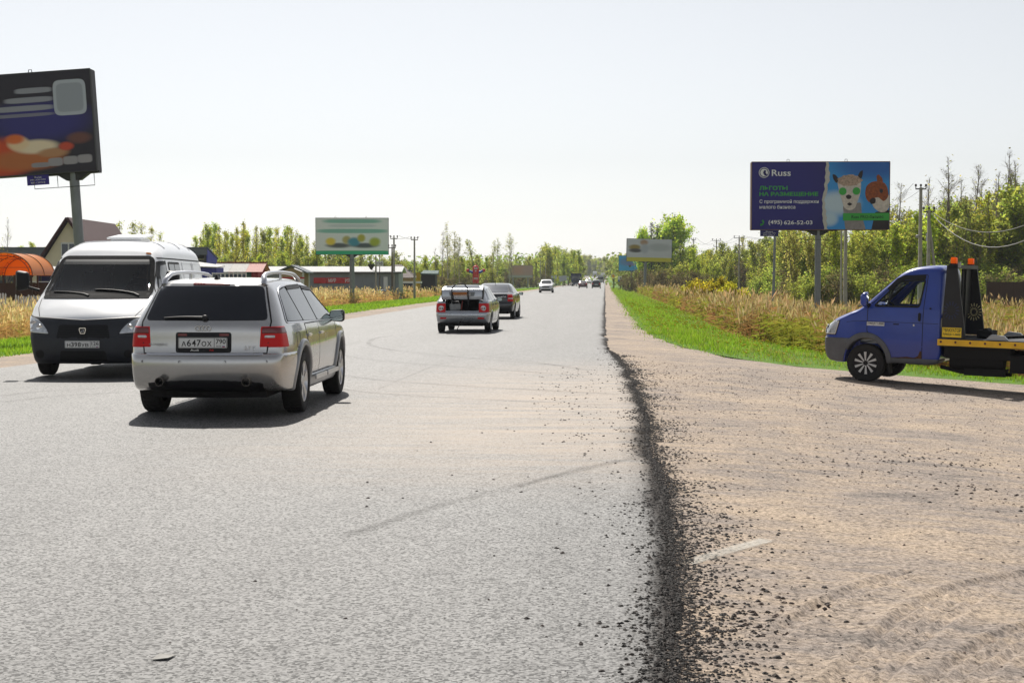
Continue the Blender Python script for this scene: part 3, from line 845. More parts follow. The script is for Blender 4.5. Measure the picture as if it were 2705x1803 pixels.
reeds('reed_field', X[k_], Y[k_], 6, 'dry tan reeds and weeds in the field below the blue billboard', .60, .92)
n = 30000
Y = 24 * (230 / 24) ** r.random(n); X = -19.2 - 11 * r.random(n) ** 1.4 - .03 * Y * r.random(n)
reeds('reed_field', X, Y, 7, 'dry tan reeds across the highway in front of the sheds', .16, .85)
# ---- dandelions
n = 560
Y = 31.5 * (120 / 31.5) ** r.random(n); u = r.random(n)
X = grass_edge(Y) + (np.minimum(reed_edge(Y), 14) - grass_edge(Y)) * (.1 + .85 * u)
k_ = (X < 16) & (vnoise(X * .8 + 4, 91) + vnoise(Y * .35, 92) > -.1); X, Y = X[k_], Y[k_]
md = MB()
for x, y in zip(X, Y):
    z = float(zg(x, y)) + .10 + .12 * random.random(); rr = .024 + .014 * random.random()
    rr *= 1 + y / 90
    md.add([(x + rr * math.cos(a), y + rr * math.sin(a) , z - .006 + .5 * rr * math.sin(a + 4)) for a in np.arange(6) * PI / 3] + [(x, y, z + .014)], [(k, (k + 1) % 6, 6) for k in range(6)])
tag(md.build('dandelions', pm('dandelion yellow', (.75, .48, .01), .8)), 'yellow dandelion heads dotted over the green verge', None, None, 'stuff')

# ------------------------------------------------------------------ trees
def tube_np(V, F, pts, rads, n):
    pts = np.asarray(pts, float); base = len(V) and sum(len(q) for q in V)
    t = np.gradient(pts, axis=0); t /= np.linalg.norm(t, axis=1)[:, None] + 1e-9
    ref = np.array([1., 0, 0]) if abs(t[0][0]) < .8 else np.array([0, 1., 0])
    u = np.cross(t, ref); u /= np.linalg.norm(u, axis=1)[:, None] + 1e-9
    w = np.cross(t, u)
    an = np.arange(n) * 2 * PI / n
    ring = pts[:, None] + (u[:, None] * np.cos(an)[None, :, None] + w[:, None] * np.sin(an)[None, :, None]) * np.asarray(rads)[:, None, None]
    V.append(ring.reshape(-1, 3))
    m = len(pts)
    i = (np.arange(m - 1)[:, None] * n + np.arange(n)[None, :]); j = (np.arange(m - 1)[:, None] * n + (np.arange(n)[None, :] + 1) % n)
    F.append(np.stack([i, j, j + n, i + n], -1).reshape(-1, 4) + base)
def make_tree(name, seed, H=10., r0=.1, h0=.12, n1=34, ang=(25, 55), len1=.26, taper=1.0, n2=7, len2=.35, leaves=2600, lsize=.16, cols=((.13, .22, .02),), leaf_top=1.0, up=.35, bark=(.35, .32, .28), lean=.02, stems=1, spread=0., droop=0., clump=.16, wob=.02):
    r = np.random.default_rng(seed)
    V = []; F = []; tips = []; tw = []
    for s in range(stems):
        off = np.array([r.normal(0, spread * .25), r.normal(0, spread * .25), 0]) if stems > 1 else np.zeros(3)
        Hs = H * (1 if s == 0 else r.uniform(.6, 1.0))
        m = 9; hh = np.linspace(0, 1, m)
        ld = r.normal(0, lean + spread * .08, 2)
        tr = np.stack([off[0] + ld[0] * Hs * hh ** 1.3 + np.cumsum(r.normal(0, wob, m)) * Hs * .1, off[1] + ld[1] * Hs * hh ** 1.3 + np.cumsum(r.normal(0, wob, m)) * Hs * .1, hh * Hs - (.15 if s == 0 else .1)], -1)
        rr = r0 * (1 if s == 0 else .75) * (1 - hh) ** .8 + .012
        tube_np(V, F, tr, rr, 6)
        for b in range(n1 // stems):
            h = h0 + (1 - h0) * r.random() ** .9 * .97
            i = h * (m - 1); k = int(i); p = tr[k] + (tr[min(k + 1, m - 1)] - tr[k]) * (i - k)
            a = r.random() * 2 * PI; el = R(r.uniform(*ang))
            L = len1 * Hs * ((1 - h) ** .7 * taper + (1 - taper) * math.sin(PI * min(1, (h - h0) / (1 - h0) * .9 + .1)) ** .6) * r.uniform(.6, 1.15) + .15
            d = np.array([math.sin(el) * math.cos(a), math.sin(el) * math.sin(a), math.cos(el)])
            q = [p]; dd = d.copy()
            for j in range(4):
                dd = dd + np.array([0, 0, up - droop * j]) * .25 + r.normal(0, .1, 3); dd /= np.linalg.norm(dd); q.append(q[-1] + dd * L / 4)
            rb = max(.008, r0 * .32 * (1 - h) + .006)
            tube_np(V, F, q, np.linspace(rb, .005, 5), 3)
            tw.append((np.array(q), h))
            for c in range(n2):
                t = r.uniform(.25, 1.0); i2 = t * 4; k2 = min(int(i2), 3); p2 = q[k2] + (q[k2 + 1] - q[k2]) * (i2 - k2)
                d2 = dd + r.normal(0, .55, 3); d2[2] += up * .5 - droop; d2 /= np.linalg.norm(d2)
                L2 = L * len2 * r.uniform(.5, 1.2) + .12
                q2 = [p2, p2 + d2 * L2 * .5 + r.normal(0, .03, 3), p2 + d2 * L2]
                tube_np(V, F, q2, [rb * .45 + .003, .005, .003], 3)
                tw.append((np.array(q2), h))
    V = np.concatenate(V); F = np.concatenate(F)
    trunk = mesh_np(name + ' trunk', V, F, True)
    trunk.materials.append(pm('bark %.2f %.2f' % (bark[0], bark[2]), bark, .9, var=.35, vscale=5))
    wts = np.array([max(.02, (1 - h * (1 - leaf_top)) if leaf_top < 1 else 1.0) for q, h in tw], float); wts *= np.array([np.linalg.norm(q[-1] - q[0]) for q, h in tw]); wts /= wts.sum()
    idx = r.choice(len(tw), leaves, p=wts)
    t = r.random(leaves)
    A = np.array([tw[i][0][0] for i in idx]); B = np.array([tw[i][0][-1] for i in idx])
    C = A + (B - A) * t[:, None] + r.normal(0, clump, (leaves, 3))
    C[:, 2] = np.maximum(C[:, 2], .05)
    u = r.normal(0, 1, (leaves, 3)); u /= np.linalg.norm(u, axis=1)[:, None]
    w = np.cross(u, r.normal(0, 1, (leaves, 3))); w /= np.linalg.norm(w, axis=1)[:, None]
    s = (lsize * (.55 + .9 * r.random(leaves)))[:, None]
    Q = np.stack([C - u * s * .5, C + w * s * .32, C + u * s * .6, C - w * s * .32], 1)
    crown = mesh_np(name + ' crown', Q.reshape(-1, 3), np.arange(leaves * 4).reshape(-1, 4), False)
    cl = np.asarray(cols, float)[r.integers(0, len(cols), leaves)]
    # light and dark clumps by branch
    cb = .7 + .6 * np.random.default_rng(seed + 1).random(len(tw))[idx]
    cl = np.clip(cl * cb[:, None] * (1 + .2 * (r.random((leaves, 3)) - .5)), .005, .8)
    color_attr(crown, np.repeat(cl[:, None, :], 4, 1).reshape(-1, 3))
    crown.materials.append(M_leaf)
    return trunk, crown
def make_spruce(name, seed, H=11., col_=(.018, .035, .018)):
    r = np.random.default_rng(seed)
    V = []; F = []; Q = []; C = []
    tube_np(V, F, np.stack([np.zeros(6), np.zeros(6), np.linspace(-.2, H, 6)], -1), np.linspace(.16, .015, 6), 6)
    for k in range(int(H * 9)):
        h = .06 + .93 * (k / (H * 9)); L = (1 - h) ** .85 * H * .2 * r.uniform(.75, 1.15) + .1
        a = k * 2.4 + r.normal(0, .3); d = np.array([math.cos(a), math.sin(a), -.25 + .35 * h])
        p = np.array([0, 0, h * H]); e = p + d * L
        tube_np(V, F, [p, (p + e) / 2 + [0, 0, -.06 * L], e], [.025, .015, .005], 3)
        for j in range(int(10 + L * 16)):
            t = r.uniform(.15, 1.0); c = p + (e - p) * t + r.normal(0, .09 + .05 * L, 3) * [1, 1, .5]
            u = d + r.normal(0, .5, 3); u /= np.linalg.norm(u); w = np.cross(u, r.normal(0, 1, 3)); w /= np.linalg.norm(w); s = .2 * r.uniform(.6, 1.3)
            Q.append([c - u * s * .6, c + w * s * .22, c + u * s * .7, c - w * s * .22]); C.append(np.array(col_) * r.uniform(.6, 1.7))
    trunk = mesh_np(name + ' trunk', np.concatenate(V), np.concatenate(F)); trunk.materials.append(pm('spruce bark', (.09, .065, .05), .95, var=.3))
    Q = np.array(Q).reshape(-1, 3); crown = mesh_np(name + ' crown', Q, np.arange(len(Q)).reshape(-1, 4), False)
    color_attr(crown, np.repeat(np.array(C)[:, None], 4, 1).reshape(-1, 3)); crown.materials.append(M_leaf)
    return trunk, crown
G1 = ((.50, .50, .05), (.58, .56, .07), (.38, .42, .05)); G2 = ((.36, .41, .06), (.42, .45, .08), (.28, .35, .06)); G3 = ((.42, .40, .09), (.36, .35, .10), (.34, .39, .08)); G4 = ((.46, .55, .05), (.56, .60, .06), (.36, .48, .05))
BIRCH = (.42, .40, .37); GREY = (.17, .15, .125)
PROTO = {}
def proto(kind):
    if kind in PROTO: return PROTO[kind]
    L = []
    for s in range(3):
        sd = hash_(kind) + s * 13
        if kind == 'birch': q = make_tree(kind, sd, 11, .085, .10, 40, (14, 38), .22, .9, 7, .4, 2000, .20, G1, .35, .5, GREY)
        elif kind == 'alder': q = make_tree(kind, sd, 8.5, .09, .04, 46, (25, 60), .26, .6, 8, .4, 3600, .21, G2, .75, .35, GREY, stems=2, spread=1.2)
        elif kind == 'aspen': q = make_tree(kind, sd, 10, .09, .06, 44, (18, 45), .24, .7, 8, .4, 3300, .21, G4, .7, .45, GREY)
        elif kind == 'brown': q = make_tree(kind, sd, 8.5, .08, .03, 50, (20, 50), .25, .6, 8, .45, 2400, .2, G3, .7, .4, GREY, stems=2, spread=1.0)
        elif kind == 'bare': q = make_tree(kind, sd, 13, .075, .25, 34, (12, 35), .2, .85, 6, .5, 110, .14, G3, .6, .4, (.24, .2, .18))
        elif kind == 'tallbirch': q = make_tree(kind, sd, 15, .12, .22, 44, (18, 45), .2, .8, 8, .4, 900, .2, G3, .8, .25, BIRCH, droop=.1)
        elif kind == 'round': q = make_tree(kind, sd, 13, .22, .12, 70, (30, 75), .36, .25, 9, .4, 15000, .34, G4, 1.0, .3, GREY, clump=.3)
        elif kind == 'willow': q = make_tree(kind, sd, 2.6, .03, .02, 60, (20, 55), .42, .3, 8, .45, 6500, .12, ((.62, .54, .03), (.52, .50, .04), (.70, .60, .05)), 1.0, .5, (.13, .09, .05), stems=7, spread=1.6, clump=.07)
        elif kind == 'spruce': q = make_spruce(kind, sd, 12)
        elif kind == 'far': q = make_tree(kind, sd, 14, .12, .05, 40, (20, 50), .24, .6, 5, .4, 3800, .34, G2 + G1, .9, .3, GREY, clump=.4)
        elif kind == 'shrub': q = make_tree(kind, sd, 3.6, .04, .02, 40, (25, 60), .36, .4, 7, .4, 2200, .13, G2, 1.0, .35, GREY, stems=5, spread=1.2, clump=.12)
        elif kind == 'brush': q = make_tree(kind, sd, 4.2, .04, .02, 44, (20, 55), .32, .4, 7, .45, 1500, .13, ((.16, .13, .06), (.14, .14, .05), (.2, .15, .07)), 1.0, .35, (.13, .10, .085), stems=5, spread=1.3, clump=.13)
        L.append(q)
    PROTO[kind] = L
    return L
def hash_(s): return sum(ord(c) * (i + 3) for i, c in enumerate(s)) % 5000
def plant(kind, p, H, name, label, cat, group, wide=1.0, rz=None, z=None):
    base = {'birch': 11, 'alder': 8.5, 'aspen': 10, 'brown': 8.5, 'bare': 13, 'tallbirch': 15, 'round': 13, 'willow': 2.6, 'spruce': 12, 'far': 14, 'shrub': 3.6, 'brush': 4.2}[kind]
    q = proto(kind)[random.randrange(3)]
    k = H / base
    o = thing(name, label, cat, (p[0], p[1], float(zg(p[0], p[1])) if z is None else z), random.random() * 6.28 if rz is None else rz, group)
    o.scale = (k * wide, k * wide, k)
    link('trunk', q[0], o); link('crown', q[1], o)
    return o
def px_tree(kind, px, top, d, *a, wide=1.0):
    """tree d metres ahead whose tip shows at (px, top)"""
    t = at(px, top, d); z = float(zg(t.x, t.y))
    return plant(kind, (t.x, t.y), t.z - z, *a, wide=wide)
random.seed(3)
# roadside wood on the right, behind the reed field
WOODR = [('birch', 'birch_tree', 'slender birch with thin leafless top in the wood behind the blue billboard', 'birches of the roadside wood'),
         ('alder', 'alder_tree', 'many stemmed green alder in the wood behind the blue billboard', 'alders of the roadside wood'),
         ('aspen', 'aspen_tree', 'bright yellow green young aspen in the wood behind the blue billboard', 'aspens of the roadside wood'),
         ('brown', 'willow_tree', 'brownish budding goat willow in the wood behind the blue billboard', 'goat willows of the roadside wood'),
         ('bare', 'bare_birch', 'tall leafless young birch rising above the wood by the tow truck', 'bare birches of the roadside wood')]
def wood_top(x):
    return float(np.interp(x, [1800, 1860, 1900, 1960, 2000, 2040, 2090, 2150, 2250, 2330, 2420, 2480, 2560, 2640, 2720, 2800], [676, 655, 645, 640, 632, 618, 600, 606, 600, 575, 560, 548, 520, 505, 490, 485]))
for k in range(120):
    row = k % 3
    x = 1835 + (2830 - 1835) * ((k * .61803) % 1.0)
    d = {0: 128, 1: 144, 2: 164}[row] + random.uniform(-6, 6) + float(np.interp(x, [1835, 1960, 2050, 2130], [115, 105, 45, 0]))
    top = wood_top(x) + random.uniform(-14, 30) - (0 if row < 2 else 8)
    w = {0: [.10, .42, .38, .10], 1: [.25, .3, .3, .15], 2: [.45, .2, .25, .10]}[row]
    if 2060 < x < 2200: w = [.2, .15, .1, .55]
    kd = WOODR[random.choices(range(4), w)[0]]
    px_tree(kd[0], x, top, d, kd[1], kd[2], 'tree', kd[3], wide=random.uniform(.95, 1.35))
for x, top in [(2345, 505), (2372, 480), (2440, 470), (2462, 492), (2498, 452), (2520, 415), (2546, 470), (2572, 430), (2600, 470), (2622, 455), (2655, 398), (2680, 440), (2700, 425), (2585, 488), (2480, 500), (2640, 480)]:
    kd = WOODR[4]
    px_tree('bare', x, top, random.uniform(125, 150), kd[1], kd[2], 'tree', kd[3], wide=1.7)
for k in range(44):
    x = 1850 + 880 * ((k * .61803) % 1.0)
    px_tree('shrub' if k % 3 else 'brush', x, random.uniform(690, 735), random.uniform(114, 122) + float(np.interp(x, [1850, 1960, 2050, 2130], [110, 95, 40, 0])), 'shrub' if k % 3 else 'brushwood', 'leafy green undergrowth shrub at the foot of the wood' if k % 3 else 'twiggy brown brushwood at the foot of the wood', 'shrub', 'undergrowth of the roadside wood' if k % 3 else 'brushwood of the roadside wood', wide=1.5)
# trees right of the highway further off
px_tree('round', 1778, 580, 262, 'linden_tree', 'broad round bright green tree behind the grey and yellow billboard', 'tree', None, wide=.95)
px_tree('round', 1705, 612, 270, 'maple_tree', 'smaller olive green leafy tree behind the grey and yellow billboard', 'tree', None, wide=.6)
px_tree('spruce', 1722, 585, 255, 'spruce_tree', 'dark spruce in front of the round green tree', 'tree', 'spruces by the round tree', wide=1.0)
px_tree('spruce', 1737, 592, 252, 'spruce_tree', 'dark spruce in front of the round green tree', 'tree', 'spruces by the round tree', wide=1.15)
px_tree('spruce', 1752, 625, 250, 'spruce_tree', 'dark spruce in front of the round green tree', 'tree', 'spruces by the round tree', wide=1.2)
for x, top, d, kd, w in [(1812, 640, 240, 1, 1.2), (1832, 655, 225, 2, 1.1), (1790, 690, 220, 1, 1.4), (1855, 668, 215, 0, 1.2), (1880, 672, 205, 1, 1.3), (1905, 665, 198, 3, 1.3), (1930, 660, 195, 0, 1.3), (1765, 700, 235, 3, 1.4), (1845, 690, 200, 2, 1.2), (1895, 690, 190, 1, 1.3), (1870, 700, 195, 2, 1.2)]:
    kd = WOODR[kd]
    px_tree(kd[0], x, top, d, kd[1], kd[2].replace('in the wood behind the blue billboard', 'beyond the utility poles of the field'), 'tree', kd[3] + ' beyond the utility poles', wide=w)
for k in range(26):
    x = 1650 + 210 * ((k * .61803) % 1.0)
    px_tree('brush', x, random.uniform(708, 735), 150 + (1860 - x) * .45 + random.uniform(-8, 8), 'brushwood', 'grey brown leafless thicket around the grey and yellow billboard post', 'shrub', 'thicket along the highway', wide=1.4)
# yellow willow bush in the reeds
WB = thing('willow_bush', 'wide yellow green flowering willow bush standing in the reeds', 'bush', (0, 0, 0))
_p = at(1872, 812, 93); WB.location = (_p.x, _p.y, float(zg(_p.x, _p.y)))
for k, (dx, dy, s) in enumerate([(-1.2, 0, .6), (0, .3, .72), (1.2, -.2, .66), (.5, .9, .72), (-.6, .8, .66), (1.9, .4, .52)]):
    q = proto('willow')[k % 3]
    for nm, me in (('stems', q[0]), ('foliage', q[1])):
        o = link(nm, me, WB); o.location = (dx, dy, 0); o.scale = (s * 1.15, s * 1.15, s); o.rotation_euler = (0, 0, k * 1.9)
# groves on the left
for k in range(46):
    x = 520 + 330 * ((k * .61803) % 1.0); top = float(np.interp(x, [500, 560, 620, 680, 760, 850], [596, 592, 585, 590, 596, 640])) + random.uniform(-8, 34)
    px_tree('birch' if k % 3 else 'aspen', x, top, 245 + random.uniform(-14, 14), 'birch_tree' if k % 3 else 'aspen_tree', 'slim birch of the tall grove behind the blue shed' if k % 3 else 'fresh green aspen of the tall grove behind the blue shed', 'tree', 'birches behind the blue shed' if k % 3 else 'aspens behind the blue shed', wide=random.uniform(.8, 1.2))
for k in range(34):
    x = 500 + 560 * ((k * .61803) % 1.0)
    px_tree(['alder', 'aspen', 'brown'][k % 3], x, random.uniform(655, 690), 218 + random.uniform(-10, 10), ['alder_tree', 'aspen_tree', 'willow_tree'][k % 3], ['green alder in the low trees behind the long grey shed', 'yellow green aspen in the low trees behind the long grey shed', 'brownish goat willow in the low trees behind the long grey shed'][k % 3], 'tree', ['alders', 'aspens', 'goat willows'][k % 3] + ' behind the long shed', wide=1.4)
for x, top, d in [(318, 577, 230), (345, 585, 235), (372, 582, 240), (395, 600, 232), (425, 607, 238)]:
    px_tree('birch', x, top, d, 'birch_tree', 'slim birch showing between the house roof and the white van', 'tree', 'birches behind the house', wide=1.2)
for x, top in [(30, 655), (62, 650), (78, 640), (105, 655), (130, 652), (45, 662), (95, 660)]:
    px_tree('aspen', x, top, 260, 'aspen_tree', 'green tree top showing over the long dark shed roof', 'tree', 'trees behind the long dark shed', wide=1.3)
for x, top in [(-8, 556), (14, 580)]:
    px_tree('bare', x, top, 95, 'bare_tree', 'thin leafless tree behind the orange arched canopy', 'tree', 'bare trees by the orange canopy', wide=1.2)
for x, top, d, kd in [(1150, 655, 240, 'bare'), (1168, 612, 235, 'bare'), (1182, 590, 238, 'tallbirch'), (1200, 612, 240, 'tallbirch'), (1212, 622, 230, 'tallbirch'), (1300, 632, 262, 'tallbirch'), (1313, 628, 266, 'tallbirch'), (1345, 614, 275, 'tallbirch'), (1352, 628, 270, 'bare')]:
    px_tree(kd, x, top, d, 'bare_birch', 'tall nearly leafless birch beyond the red inflatable figure', 'tree', 'bare birches beyond the inflatable figure', wide=1.15)
px_tree('brown', 1262, 634, 245, 'willow_tree', 'spreading budding willow with arched bare limbs behind the red inflatable figure', 'tree', None, wide=1.1)
for k in range(58):
    x = 1030 + 420 * ((k * .61803) % 1.0)
    px_tree(['alder', 'aspen', 'brown', 'birch'][k % 4], x, random.uniform(672, 702), 255 + random.uniform(-14, 30) + 130 * (x > 1315), ['alder_tree', 'aspen_tree', 'willow_tree', 'birch_tree'][k % 4], ['green alder', 'yellow green aspen', 'brownish goat willow', 'slim young birch'][k % 4] + ' in the tree belt behind the red inflatable figure', 'tree', ['alders', 'aspens', 'goat willows', 'birches'][k % 4] + ' of the belt behind the inflatable figure', wide=1.3)
for k in range(22):
    x = 1150 + 300 * ((k * .61803) % 1.0)
    px_tree('brush', x, random.uniform(716, 738), 205 + (x - 1150) * .35 + random.uniform(-8, 8) + 60 * (x > 1325), 'brushwood', 'low brown thicket along the far highway verge', 'shrub', 'thicket across the highway', wide=1.5)
for k in range(26):
    x = 1425 + 110 * ((k * .61803) % 1.0); top = float(np.interp(x, [1420, 1440, 1470, 1500, 1535], [668, 640, 645, 660, 655])) + random.uniform(0, 26)
    kd = ['aspen', 'birch', 'alder'][k % 3]
    px_tree(kd, x, top, 400 + random.uniform(-25, 45), kd + '_tree', {'aspen': 'bright aspen', 'birch': 'slim birch', 'alder': 'dark green alder'}[kd] + ' of the tall clump beside the dark blue truck', 'tree', {'aspen': 'aspens', 'birch': 'birches', 'alder': 'alders'}[kd] + ' beside the dark blue truck', wide=1.2)
# forest closing the road in the distance
for k in range(150):
    x = 1390 + 270 * ((k * .61803) % 1.0)
    d = 640 + 420 * random.random()
    t = at(x, 700, d)
    if -16 < t.x < 7: d = 1060 + 120 * random.random()
    top = float(np.interp(x, [1390, 1440, 1530, 1600, 1660], [690, 686, 676, 684, 672])) + random.uniform(-5, 14)
    px_tree('far', x, top, d, 'forest_tree', 'green tree of the hazy distant forest where the highway ends', 'tree', 'trees of the distant forest', wide=1.5)
for k in range(46):
    x = 1620 + 120 * ((k * .61803) % 1.0)
    px_tree(['alder', 'aspen', 'brown'][k % 3], x, random.uniform(672, 715), 330 + (1700 - x) * 2.2 + random.uniform(-20, 30), ['alder_tree', 'aspen_tree', 'willow_tree'][k % 3], ['green alder', 'yellow green aspen', 'brownish willow'][k % 3] + ' lining the highway behind the bright blue billboard', 'tree', ['alders', 'aspens', 'willows'][k % 3] + ' behind the bright blue billboard', wide=1.4)
# closed backdrop woods far to both sides, beyond anything that can be told apart
_V = []; 
def far_wood(name, label, xs_, d, hmin, hmax, seed):
    r = np.random.default_rng(seed); P = []
    for x in xs_: 
        t = at(x, 741, d + r.uniform(-30, 30)); P.append((t.x, t.y))
    n = 40000; i = r.integers(0, len(P), n); P = np.array(P)
    c = P[i] + r.normal(0, 4.5, (n, 2)); top = r.uniform(hmin, hmax, len(P))[i]
    z = r.random(n) ** .8 * top; z0 = zg(c[:, 0], c[:, 1])
    C = np.stack([c[:, 0], c[:, 1], z + z0], -1)
    u = r.normal(0, 1, (n, 3)); u /= np.linalg.norm(u, axis=1)[:, None]; w = np.cross(u, r.normal(0, 1, (n, 3))); w /= np.linalg.norm(w, axis=1)[:, None]
    s = r.uniform(.25, .55, (n, 1))
    Q = np.stack([C - u * s, C + w * s * .6, C + u * s, C - w * s * .6], 1).reshape(-1, 3)
    me = mesh_np(name, Q, np.arange(len(Q)).reshape(-1, 4), False)
    color_attr(me, np.repeat(jit((.26, .33, .07), n, r, .4), 4, 0))
    tag(link(name, me, None, M_leaf), label, None, None, 'stuff')
far_wood('distant_wood', 'distant wood closing the view behind the sheds', np.linspace(-300, 1450, 90), 420, 4, 9, 1)
far_wood('distant_wood', 'distant wood closing the view behind the reed field', np.linspace(1700, 3000, 90), 330, 4, 8, 2)
# ================================================================== VEHICLE KIT
def catmull(pts, n=8, closed=True):
    """smooth closed outline; a point given as (x, z, 1) is a corner kept sharp"""
    P = [np.array(p[:2], float) for p in pts]; C = [len(p) > 2 for p in pts]
    m = len(P); out = []
    for i in range(m):
        p0, p1, p2, p3 = P[i - 1], P[i], P[(i + 1) % m], P[(i + 2) % m]
        if C[i]: p0 = p1 - (p2 - p1)
        if C[(i + 1) % m]: p3 = p2 + (p2 - p1)
        d = [max(1e-4, np.linalg.norm(b - a)) ** .5 for a, b in ((p0, p1), (p1, p2), (p2, p3))]
        t0, t1 = 0, d[0]; t2 = t1 + d[1]; t3 = t2 + d[2]
        for k in range(n):
            t = t1 + (t2 - t1) * k / n
            A1 = (t1 - t) / (t1 - t0) * p0 + (t - t0) / (t1 - t0) * p1
            A2 = (t2 - t) / (t2 - t1) * p1 + (t - t1) / (t2 - t1) * p2
            A3 = (t3 - t) / (t3 - t2) * p2 + (t - t2) / (t3 - t2) * p3
            B1 = (t2 - t) / (t2 - t0) * A1 + (t - t0) / (t2 - t0) * A2
            B2 = (t3 - t) / (t3 - t1) * A2 + (t - t1) / (t3 - t1) * A3
            out.append((t2 - t) / (t2 - t1) * B1 + (t - t1) / (t2 - t1) * B2)
    return np.array(out)
def poly_sdf(P, X, Z):
    d = np.full(X.shape, 1e9); s = np.ones(X.shape)
    n = len(P)
    for i in range(n):
        a, b = P[i], P[(i + 1) % n]; e = b - a
        wx, wz = X - a[0], Z - a[1]
        t = np.clip((wx * e[0] + wz * e[1]) / (e @ e + 1e-12), 0, 1)
        d = np.minimum(d, (wx - t * e[0]) ** 2 + (wz - t * e[1]) ** 2)
        c1 = Z >= a[1]; c2 = Z < b[1]; c3 = e[0] * wz > e[1] * wx
        fl = (c1 & c2 & c3) | (~c1 & ~c2 & ~c3)
        s = np.where(fl, -s, s)
    return s * np.sqrt(d)
def smax(a, b, k):
    h = np.maximum(k - np.abs(a - b), 0) / k
    return np.maximum(a, b) + h * h * k * .25
def clip(f, *planes, k=.012):
    for p in planes: f = smax(f, p, k)
    return f
class Poly2:
    """signed distance to a 2-D outline, looked up on a grid"""
    def __init__(s, pts, h=.0125, pad=.3):
        P = np.array(pts, float); s.mn = P.min(0) - pad; mx = P.max(0) + pad; s.h = h
        a = np.arange(s.mn[0], mx[0], h); b = np.arange(s.mn[1], mx[1], h)
        A, Bm = np.meshgrid(a, b, indexing='ij'); s.g = poly_sdf(P, A, Bm)
    def __call__(s, x, z):
        fx = np.clip((x - s.mn[0]) / s.h, 0, s.g.shape[0] - 1.001); fz = np.clip((z - s.mn[1]) / s.h, 0, s.g.shape[1] - 1.001)
        i = fx.astype(int); j = fz.astype(int); u = fx - i; w = fz - j; g = s.g
        return (g[i, j] * (1 - u) + g[i + 1, j] * u) * (1 - w) + (g[i, j + 1] * (1 - u) + g[i + 1, j + 1] * u) * w
class Body:
    """implicit vehicle body: side outline, plan widths, section; x forward, y left, z up"""
    def __init__(s, outline, planL, planU, prof, belt, roof, bf=.12, br=.12, crown=.03, k=(.05, .10), corners=8):
        s.poly = catmull(outline, corners)
        s.mn = s.poly.min(0) - .3; s.mx = s.poly.max(0) + .3; s.h = .0125
        gx = np.arange(s.mn[0], s.mx[0], s.h); gz = np.arange(s.mn[1], s.mx[1], s.h)
        s.gx, s.gz = gx, gz
        X, Z = np.meshgrid(gx, gz, indexing='ij'); s.g = poly_sdf(s.poly, X, Z)
        s.planL, s.planU, s.prof, s.belt, s.roof = tab(planL), tab(planU), tab(prof), belt, roof
        s.bf, s.br, s.crown, s.k = bf, br, crown, k
        s.Wm = max(p[1] for p in planL)
        s.cut = []                      # functions (x,y,z) -> sdf to subtract
        s.cx = (s.mn[0] + s.mx[0]) / 2
        s.hl = (s.mx[0] - s.mn[0]) / 2 - .3
    def side(s, x, z):
        fx = np.clip((x - s.mn[0]) / s.h, 0, len(s.gx) - 1.001); fz = np.clip((z - s.mn[1]) / s.h, 0, len(s.gz) - 1.001)
        i = fx.astype(int); j = fz.astype(int); u = fx - i; w = fz - j; g = s.g
        return (g[i, j] * (1 - u) + g[i + 1, j] * u) * (1 - w) + (g[i, j + 1] * (1 - u) + g[i + 1, j + 1] * u) * w
    def hw(s, x, z):
        lo = s.planL(x) * s.prof(np.minimum(z, s.belt))
        up = s.planU(x)
        t = np.clip((z - s.belt) / (s.roof - s.belt), 0, 1.2)
        return np.where(z > s.belt, lo + (np.minimum(up, lo) - lo) * t, lo)
    def shell(s, x, y, z):
        q = (y / s.Wm) ** 2
        t = np.clip((x - s.cx) / s.hl, -1, 1)
        sh = np.where(t > 0, s.bf * sstep(.05, .85, t), -s.br * sstep(.05, .85, -t))
        a = s.side(x + sh * q, z + s.crown * q * sstep(.6, 1.0, z))
        b = (np.abs(y) - s.hw(x, z)) * .96
        k = s.k[0] + (s.k[1] - s.k[0]) * sstep(s.belt - .1, s.belt + .2, z)
        if len(s.k) > 2: k = k + (s.k[2] - s.k[1]) * sstep(s.k[3], s.k[3] + .25, z)
        return smax(a, b, k)
    def __call__(s, x, y, z):
        f = s.shell(x, y, z)
        for c in s.cut: f = np.maximum(f, -c(x, y, z))
        return f
    def arch(s, xa, za, rad, depth=.30):
        def c(x, y, z):
            d = np.hypot(x - xa, z - za) - rad
            inn = (s.hw(x, z) - depth) - np.abs(y)
            return np.maximum(d, inn)
        s.cut.append(c)
